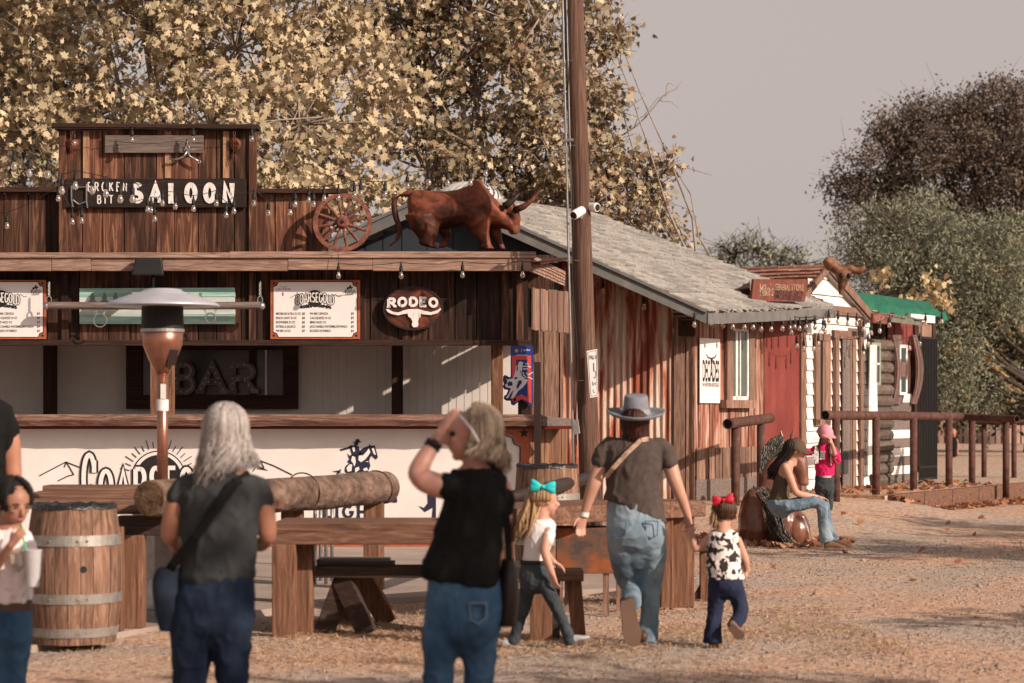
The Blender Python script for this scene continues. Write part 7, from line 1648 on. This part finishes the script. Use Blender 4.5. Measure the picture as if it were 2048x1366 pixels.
for i in range(130):
    o = rng.normal(size=3)*.014; mb.tube([B.w(1074, 984, 0)+V(o)*.4, B.w(1064, 990, -.0)+V(o), B.w(1062+random.uniform(-4, 6), 1020, -.02)+V(o)*1.6, B.w(1052+random.uniform(-6, 8), 1048, -.03)+V(o)*1.8, B.w(1044+random.uniform(-6, 8), random.uniform(1058, 1075), -.03)+V(o)*1.5], [.006, .008, .008, .006, .001], 5, caps=False)
part(t, 'ponytail', mb, h_gold, smooth=True)
def bow(t, c, m, s=.05, nm='bow', ang=0):
    mb = MB()
    for sg in (-1, 1):
        for k in (0, 1):
            d = V((sg*math.cos(ang), 0, sg*math.sin(ang)+(.25 if k else -.15))).normalized()
            mb.loft([(c, V((0, .008, 0)), V((0, 0, .008))), (c+d*s*.55, V((0, .018, 0)), V((0, 0, s*.36))), (c+d*s*1.05, V((0, .012, 0)), V((0, 0, s*.42))), (c+d*s*1.2, V((0, .003, 0)), V((0, 0, s*.3)))], 10)
    mb.ell(c+V((0, -.01, 0)), .014); part(t, nm, mb, m, smooth=True)
bow(t, B.w(1086, 974, -.07), flat('turquoise_ribbon', (.02, .48, .50), .5), .07, ang=-.1)

# --- toddler
t = thing('person', 'toddler with red bow and cow print top led by the hand of the hat woman', 'person', G(1450, 14.9))
B = Body(14.9); tf = V((.75, .66, -.1)); head(B.mb, B.w(1452, 1026), .092, tf)
B.mb.loft([B.sec(1450, 1055, 12, .04), B.sec(1447, 1068, 24, .07), B.sec(1447, 1100, 24, .08), B.sec(1449, 1140, 26, .08)])
B.limb(B.mb, [(1418, 1078, 9.5), (1404, 1092, 8.5, .02), (1392, 1098, 8, .02), (1386, 1080, 7, .06), (1383, 1066, 6, .1)]); hand(B.mb, B.w(1383, 1067, .1), (-.05, .05, 1), (.3, -.9, 0), .085, .7, 1)
B.limb(B.mb, [(1474, 1080, 9.5), (1484, 1102, 8.5), (1491, 1122, 8), (1494, 1140, 6.5, .02)]); hand(B.mb, B.w(1494, 1140, .02), (0, 0, -1), (-.8, .2, 0), .09, .5, -1)
bake('body', B.mb, sk_fair, t, .006, 2)
B.sh.loft([B.sec(1450, 1058, 14, .05), B.sec(1447, 1065, 29, .07), B.sec(1446, 1080, 32, .09), B.sec(1447, 1110, 35, .10), B.sec(1450, 1140, 38, .11), B.sec(1452, 1158, 38, .11)])
m_cow, nt, n_, l_, b_ = nodes('cow_print_cloth'); tc_ = n_.new('ShaderNodeTexCoord'); nz2 = n_.new('ShaderNodeTexNoise'); nz2.inputs['Scale'].default_value = 23; nz2.inputs['Detail'].default_value = 1.5; nz2.inputs['Distortion'].default_value = .6
l_.new(tc_.outputs['Object'], nz2.inputs['Vector']); rr_ = ramp(n_, l_, nz2.outputs[0], [(.025, .016, .014), (.025, .016, .014), (.72, .67, .64)], [0, .475, .5]); l_.new(rr_.outputs[0], b_.inputs['Base Color']); b_.inputs['Roughness'].default_value = .9
bake('cow_print_top', B.sh, m_cow, t, .007, 2, folds(.005, 14, 18, 9))
hips(B, [B.sec(1451, 1145, 34, .10), B.sec(1451, 1165, 35, .11), B.sec(1452, 1180, 33, .1)])
B.limb(B.pa, [(1434, 1175, 20), (1431, 1210, 17, .02), (1428, 1240, 16, .02), (1426, 1270, 19), (1426, 1287, 21)], 1); B.limb(B.pa, [(1470, 1175, 19, 0), (1477, 1200, 17, .02), (1482, 1224, 16, .0), (1474, 1243, 15, -.05), (1467, 1252, 16, -.08)], 1)
bake('jeans', B.pa, d_ink, t, .008, 22, folds(.005, 12, 16, 1))
shoe(t, B.w(1424, 1296, -.02), B.w(1441, 1294, .12), m_boot, .05, .033); shoe(t, B.w(1462, 1252, -.14), B.w(1484, 1276, -.10), m_boot, .05, .036, up=V((.3, 1, .1)))
hair(t, B.w(1452, 1026), .092, tf, h_mid, 260, (70, 290), lambda a: .05, 1.08, .9, 0, .01, th=.008)
mb = MB()
for i in range(60):
    o = rng.normal(size=3)*.012; mb.tube([B.w(1437, 1008)+V(o)*.4, B.w(1432, 1022, -.03)+V(o), B.w(1430+random.uniform(-4, 5), random.uniform(1042, 1056), -.04)+V(o)*1.4], [.006, .008, .002], 5, caps=False)
part(t, 'bunches', mb, h_gold, smooth=True); bow(t, B.w(1446, 1000, -.07), flat('red_ribbon', (.45, .012, .03), .5), .06, ang=.15)

# --- girl drinking
t = thing('person', 'dark haired girl in printed white tee drinking through a green straw at the left edge', 'person', G(22, 11.5))
B = Body(11.5); df = V((.62, -.72, -.25)); hc_ = B.w(28, 1008); head(B.mb, hc_, .11, df); face(t, hc_, .11, df)
B.mb.loft([B.sec(18, 1050, 20, .055), B.sec(16, 1072, 40, .08), B.sec(16, 1120, 40, .09), B.sec(18, 1190, 36, .09)])
B.limb(B.mb, [(-22, 1085, 14, 0), (-30, 1125, 13, -.03), (-22, 1148, 12, -.08), (2, 1118, 10, -.18), (22, 1090, 8, -.24)]); hand(B.mb, B.w(23, 1089, -.24), (.55, -.1, .75), (.3, .9, 0), .13, 1.1, 1)
B.limb(B.mb, [(56, 1090, 13, -.02), (66, 1125, 12, -.05), (66, 1150, 11, -.12), (64, 1150, 9, -.22)]); hand(B.mb, B.w(62, 1148, -.22), (.2, -.5, .7), (.1, .9, 0), .12, 1.0, -1)
bake('body', B.mb, sk_brown, t, .008, 2)
B.sh.loft([B.sec(18, 1056, 22, .065), B.sec(18, 1064, 38, .085), B.sec(18, 1085, 50, .11), B.sec(20, 1125, 48, .115), B.sec(22, 1170, 44, .115), B.sec(22, 1200, 42, .11), B.sec(22, 1208, 36, .10)]); B.limb(B.sh, [(-14, 1074, 17), (-24, 1096, 17), (-29, 1115, 16, -.02)]); B.limb(B.sh, [(50, 1074, 16), (60, 1098, 16, -.02), (64, 1118, 15.5, -.04)])
bake('tee_shirt', B.sh, c_pinkw, t, .009, 2, folds(.006, 9, 14, 3))
hips(B, [B.sec(22, 1195, 37, .10), B.sec(22, 1225, 40, .115), B.sec(22, 1260, 42, .12), B.sec(22, 1280, 40, .11)]); B.limb(B.pa, [(4, 1270, 22), (2, 1330, 19), (0, 1400, 16), (0, 1435, 17)], 1); B.limb(B.pa, [(42, 1270, 22), (38, 1330, 19), (32, 1400, 16), (30, 1435, 17)], 1)
bake('jeans', B.pa, d_blue, t, .009, 22, folds(.006, 9, 14, 7))
mb = MB(); mb.lathe(B.w(22, 1208), [(.10, -.03), (.108, -.03), (.106, .025), (.098, .025)], 28); part(t, 'belt', mb, m_leather)
mb = MB(); mb.ribbon(front(11.5-.135), [(W(x_, y_, 11.38).x, W(x_, y_, 11.38).z) for x_, y_ in ((25, 1105), (35, 1100), (48, 1108), (50, 1130), (38, 1140), (28, 1128), (25, 1105))], .02, -.01, .003); part(t, 'shirt_print', mb, flat('faded_print', (.35, .28, .22)))
for x_ in (0, 30): shoe(t, G(x_-3, 11.55, .02), G(x_+12, 11.35, .02), m_leather, .06, .04)
dfn = df.normalized(); dx_ = dfn.cross(UP).normalized(); du_ = dx_.cross(dfn); mb = MB(); mb.ell(hc_+du_*.050-dfn*.018, (.076, .088, .060), (dx_, dfn, du_), 20, 12); part(t, 'combed_hair', mb, h_black, smooth=True)
hair(t, B.w(26, 1004), .112, df, h_black, 560, (52, 308), lambda a: .05, 1.09, .72, .0, .004, th=.009)
t = thing('drink_cup', 'translucent white plastic cup with green straw held by the drinking girl', 'cup', B.w(66, 1172, -.26))
mb = MB(); cb = B.w(66, 1173, -.27); mb.lathe(cb, [(.030, 0), (.031, .002), (.042, .17), (.044, .175), (.044, .185), (.0, .188)], 24); m_cup = flat('milky_plastic', (.62, .60, .62), .25); m_cup.node_tree.nodes['Principled BSDF'].inputs['Transmission Weight'].default_value = .35; part(t, 'cup', mb, m_cup, smooth=False)
mb = MB(); mb.tube([cb+V((-.02, 0, .12)), B.w(49, 1088, -.27), B.w(42, 1050, -.18)], .005, 8); part(t, 'straw', mb, flat('green_straw', (.02, .42, .12), .4), smooth=True)

# --- man at the far left edge
t = thing('person', 'man in black tee mostly cut off by the left edge of the photo', 'person', G(-42, 13.0))
B = Body(13.0); head(B.mb, B.w(-55, 745), .118, (-.3, 1, 0)); B.mb.loft([B.sec(-55, 795, 25, .07), B.sec(-55, 820, 60, .1), B.sec(-55, 900, 60, .12)])
B.limb(B.mb, [(10, 850, 22), (20, 885, 21), (24, 925, 19, 0), (26, 955, 17, -.0), (12, 985, 15, .12), (-10, 1000, 12, .22)]); hand(B.mb, B.w(-10, 1000, .22), (-.8, .5, 0), (0, 0, 1), .18, .6, 1)
B.limb(B.mb, [(-120, 850, 22), (-128, 900, 20), (-130, 950, 18), (-128, 1040, 14)]); hand(B.mb, B.w(-128, 1040), (0, 0, -1), (1, 0, 0), .18, .5, 1)
bake('body', B.mb, sk_tan, t, .011, 2)
B.sh.loft([B.sec(-55, 790, 28, .08), B.sec(-55, 803, 62, .11), B.sec(-55, 835, 82, .14), B.sec(-55, 950, 72, .14), B.sec(-55, 1050, 70, .14), B.sec(-55, 1085, 70, .14)]); B.limb(B.sh, [(2, 825, 26), (10, 855, 27), (16, 888, 25)]); B.limb(B.sh, [(-112, 825, 26), (-122, 860, 26), (-126, 895, 25)])
bake('tee_shirt', B.sh, c_black, t, .012, 2, folds(.008, 6, 9))
hips(B, [B.sec(-55, 1060, 62, .13), B.sec(-55, 1110, 66, .14), B.sec(-55, 1160, 64, .14)]); B.limb(B.pa, [(-84, 1150, 33), (-84, 1260, 27), (-84, 1362, 24)], 1); B.limb(B.pa, [(-26, 1150, 33), (-24, 1260, 27), (-24, 1362, 24)], 1); bake('jeans', B.pa, d_navy, t, .012, 22)
for x_ in (-84, -24): shoe(t, G(x_, 12.95, .02), G(x_, 13.2, .02), m_leather)
hair(t, B.w(-55, 745), .118, (-.3, 1, 0), h_black, 140, (60, 300), lambda a: .01, 1.03, .9, 0, .003, th=.009)

# --- seated woman
t = thing('person', 'woman in olive cap, olive tank top and jeans sitting on the horse sculpture', 'person', G(1590, 25.2))
B = Body(25.2); sf = V((.97, -.12, -.12)); hc_ = B.w(1592, 903); head(B.mb, hc_, .112, sf, V((.12, 0, 1)).normalized()); face(t, hc_, .112, sf, eyes=False)
B.mb.loft([B.sec(1578, 920, 8, .05), B.sec(1572, 933, 14, .14, 0, .3), B.sec(1567, 955, 16, .14), B.sec(1562, 985, 16, .12)])
for sd in (-1, 1):
    dd = sd*.17; B.limb(B.mb, [(1571, 934, 9, dd), (1581, 958, 8.2, dd*1.15), (1592, 984, 7.4, dd*1.2), (1612, 991, 6.4, dd*.8), (1634, 994, 4.8, dd*.5)]); hand(B.mb, B.w(1634, 994, dd*.5), (1, 0, -.15), (0, 0, -1), .16, .45, sd)
bake('body', B.mb, sk_fair, t, .009, 2)
B.sh.loft([B.sec(1570, 942, 13, .10, 0, .3), B.sec(1567, 955, 18, .14, 0, .2), B.sec(1563, 972, 18, .145), B.sec(1559, 990, 19, .15), B.sec(1556, 1006, 21, .16)]); 
for dd in (-.1, .1): B.limb(B.sh, [(1568, 948, 6, dd), (1574, 931, 4.5, dd), (1571, 926, 4, dd)])
bake('tank_top', B.sh, c_olive, t, .010, 2, folds(.007, 9, 16, 3))
hips(B, [B.sec(1555, 998, 20, .15), B.sec(1557, 1010, 23, .17), B.sec(1562, 1022, 22, .17)])
for sd, dx, dy in ((-1, 0, 0), (1, 10, -3)):
    dd = sd*.12; B.limb(B.pa, [(1568, 1013, 15, dd), (1600, 1008, 14, dd), (1630, 1003+dy, 12, dd), (1643+dx*.4, 1012+dy, 12, dd), (1646+dx*.6, 1040, 11, dd), (1650+dx, 1068, 13, dd), (1655+dx, 1084, 16, dd)], 1)
    shoe(t, B.w(1650+dx, 1097+dy*.6, dd), B.w(1693+dx*1.2, 1098+dy*.6, dd-.02), m_boot, .075, .042)
bake('jeans', B.pa, d_light, t, .010, 22, folds(.007, 9, 15, 3))
hair(t, B.w(1588, 901), .112, sf, h_dark, 300, (80, 280), lambda a: .36, 1.04, .8, .20, .03, th=.010)
m_cap = flat('olive_brown_cap', (.085, .052, .036), .8)
def cap(t, c, R, f, m, up, brim=.075, nm='cap', front_m=None):
    f = V(f).normalized(); x = f.cross(up).normalized(); u = x.cross(f); mb = MB(); n = 22; m_ = 8; vs = []
    for i in range(m_+1):
        th = math.pi/2*i/m_
        for j in range(n):
            a = 2*math.pi*j/n; vs.append(c+u*(.22*R+.95*R*math.cos(th))+(f*.95*math.cos(a)+x*.80*math.sin(a))*R*math.sin(th)-f*.08*R)
    mb.add(vs, [(i*n+j, i*n+(j+1) % n, (i+1)*n+(j+1) % n, (i+1)*n+j) for i in range(m_) for j in range(n)]); mb.ell(c+u*1.18*R-f*.08*R, .012)
    o = part(t, nm, mb, m, smooth=True); mb = MB(); vs = []
    for i in range(13):
        a = math.pi*(i/12-.5)*.85; e = c+u*.24*R-f*.08*R+(f*.95*math.cos(a)+x*.80*math.sin(a))*R; q = e+f*brim*math.cos(a)**.5-u*(.018+.02*math.sin(a)**2); vs += [e+u*.006, q+u*.004, q-u*.004, e-u*.004]
    mb.add(vs, [(4*i+j, 4*i+(j+1) % 4, 4*(i+1)+(j+1) % 4, 4*(i+1)+j) for i in range(12) for j in range(4)]); part(o, 'brim', mb, m, smooth=False)
cap(t, hc_, .130, sf, m_cap, UP, .085)
mb = MB(); mb.ell(hc_+sf.normalized()*.085+UP*.012, (.02, .065, .02)); part(t, 'sunglasses', mb, m_black, smooth=True)


# --- girl in pink
t = thing('person', 'girl in pink cap and hot pink shirt with name tag standing by the pipe rail', 'person', G(1650, 31))
B = Body(31.0); pf = V((.45, -.87, -.2)); hc_ = B.w(1650, 872); head(B.mb, hc_, .105, pf); face(t, hc_, .105, pf)
B.mb.loft([B.sec(1649, 886, 7, .05), B.sec(1648, 895, 16, .08), B.sec(1648, 920, 16, .09), B.sec(1650, 948, 15, .09)])
B.limb(B.mb, [(1664, 900, 6.5, -.02), (1672, 916, 6, -.1), (1674, 922, 5.5, -.14), (1668, 902, 4.6, -.22), (1664, 888, 3.6, -.24)]); hand(B.mb, B.w(1664, 888, -.24), (-.25, .15, 1), (-.6, .7, 0), .13, .8, 1)
B.limb(B.mb, [(1630, 900, 6.5, 0), (1618, 904, 5.6, -.05), (1606, 902, 5, -.1), (1596, 898, 4, -.15)]); hand(B.mb, B.w(1596, 898, -.15), (-1, -.2, 0), (0, 0, -1), .13, .6, 1)
bake('body', B.mb, sk_fair, t, .009, 2)
B.sh.loft([B.sec(1649, 886, 9, .06), B.sec(1649, 892, 17, .09), B.sec(1649, 905, 21, .11), B.sec(1649, 930, 20, .11), B.sec(1650, 952, 19, .105)]); B.limb(B.sh, [(1664, 898, 8.5, -.02), (1673, 916, 8.5, -.1), (1675, 923, 8.5, -.13), (1671, 910, 7.5, -.18)]); B.limb(B.sh, [(1632, 898, 8.5, 0), (1619, 904, 7.5, -.05), (1607, 903, 7, -.1)])
bake('pink_shirt', B.sh, c_pink, t, .010, 2, folds(.009, 11, 16, 3))
hips(B, [B.sec(1650, 948, 18.5, .10), B.sec(1649, 962, 20, .115), B.sec(1649, 978, 21, .12)]); B.limb(B.pa, [(1640, 975, 10.5), (1640, 1000, 9.5), (1640, 1025, 9), (1640, 1042, 10)], 1); B.limb(B.pa, [(1659, 975, 10.5), (1658, 1000, 9.5), (1657, 1025, 9), (1657, 1042, 10)], 1)
bake('jeans', B.pa, d_dark, t, .010, 22, folds(.007, 9, 14))
mb = MB(); mb.lathe(B.w(1650, 953), [(.105, -.014), (.112, -.014), (.112, .014), (.105, .014)], 24); part(t, 'pale_belt', mb, flat('pale_pink_belt', (.55, .32, .30)))
mb = MB(); mb.pbox(front(30.87), 1628, 902, 1650, 919, 0, .006); tg = part(t, 'name_tag', mb, m_vinyl)
mb = MB()
for y_ in (907, 911, 915): mb.pbox(front(30.865), 1631, y_, 1646, y_+.8, .003, .005)
part(tg, 'tag_writing', mb, m_greyink)
for sx_ in (-1, 1):
    mb = MB(); mb.tube([B.w(1649+sx_*8, 878, -.03), B.w(1649+sx_*11, 892, -.12), B.w(1649+sx_*10, 908, -.13), B.w(1649+sx_*10, 920, -.13)], [.016, .018, .016, .008], 8); part(t, 'braid', mb, h_mid, smooth=True)
    mb = MB()
    for i in range(26): x_ = 1649+sx_*random.uniform(11, 18); y_ = random.uniform(890, 915); mb.tube([B.w(x_, y_, -.12), B.w(x_+sx_*random.uniform(0, 4), y_+random.uniform(8, 18), -.14)], .006, 4)
    part(t, 'white_fringe', mb, m_vinyl)
hair(t, hc_, .105, pf, h_mid, 110, (80, 280), lambda a: .03, 1.04, .8, 0, .004, th=.009)
cap(t, hc_, .138, pf, flat('candy_pink_cap', (.62, .25, .30), .8), UP, .085)
for x_ in (1640, 1657): shoe(t, G(x_-1, 31.05, .03), G(x_+3, 30.8, .03), m_boot, .07, .04)
# --- tiny distant person
t = thing('person', 'tiny distant dark clothed figure near the far board fence', 'person', G(1906, 56, .35)); B = Body(56)
head(B.mb, B.w(1906, 866), .12, (0, -1, 0)); B.limb(B.mb, [(1899, 880, 3.5), (1897, 895, 3), (1898, 910, 2.6)]); B.limb(B.mb, [(1913, 880, 3.5), (1915, 895, 3), (1914, 908, 2.6)]); B.limb(B.mb, [(1903, 905, 4.5), (1903, 930, 3)]); B.limb(B.mb, [(1909, 905, 4.5), (1909, 930, 3)]); bake('body', B.mb, sk_tan, t, .03, 1)
B.sh.loft([B.sec(1906, 874, 5, .08), B.sec(1906, 882, 9, .12), B.sec(1906, 900, 8, .12), B.sec(1906, 913, 9, .12)]); bake('dark_clothing', B.sh, c_black, t, .03, 1)
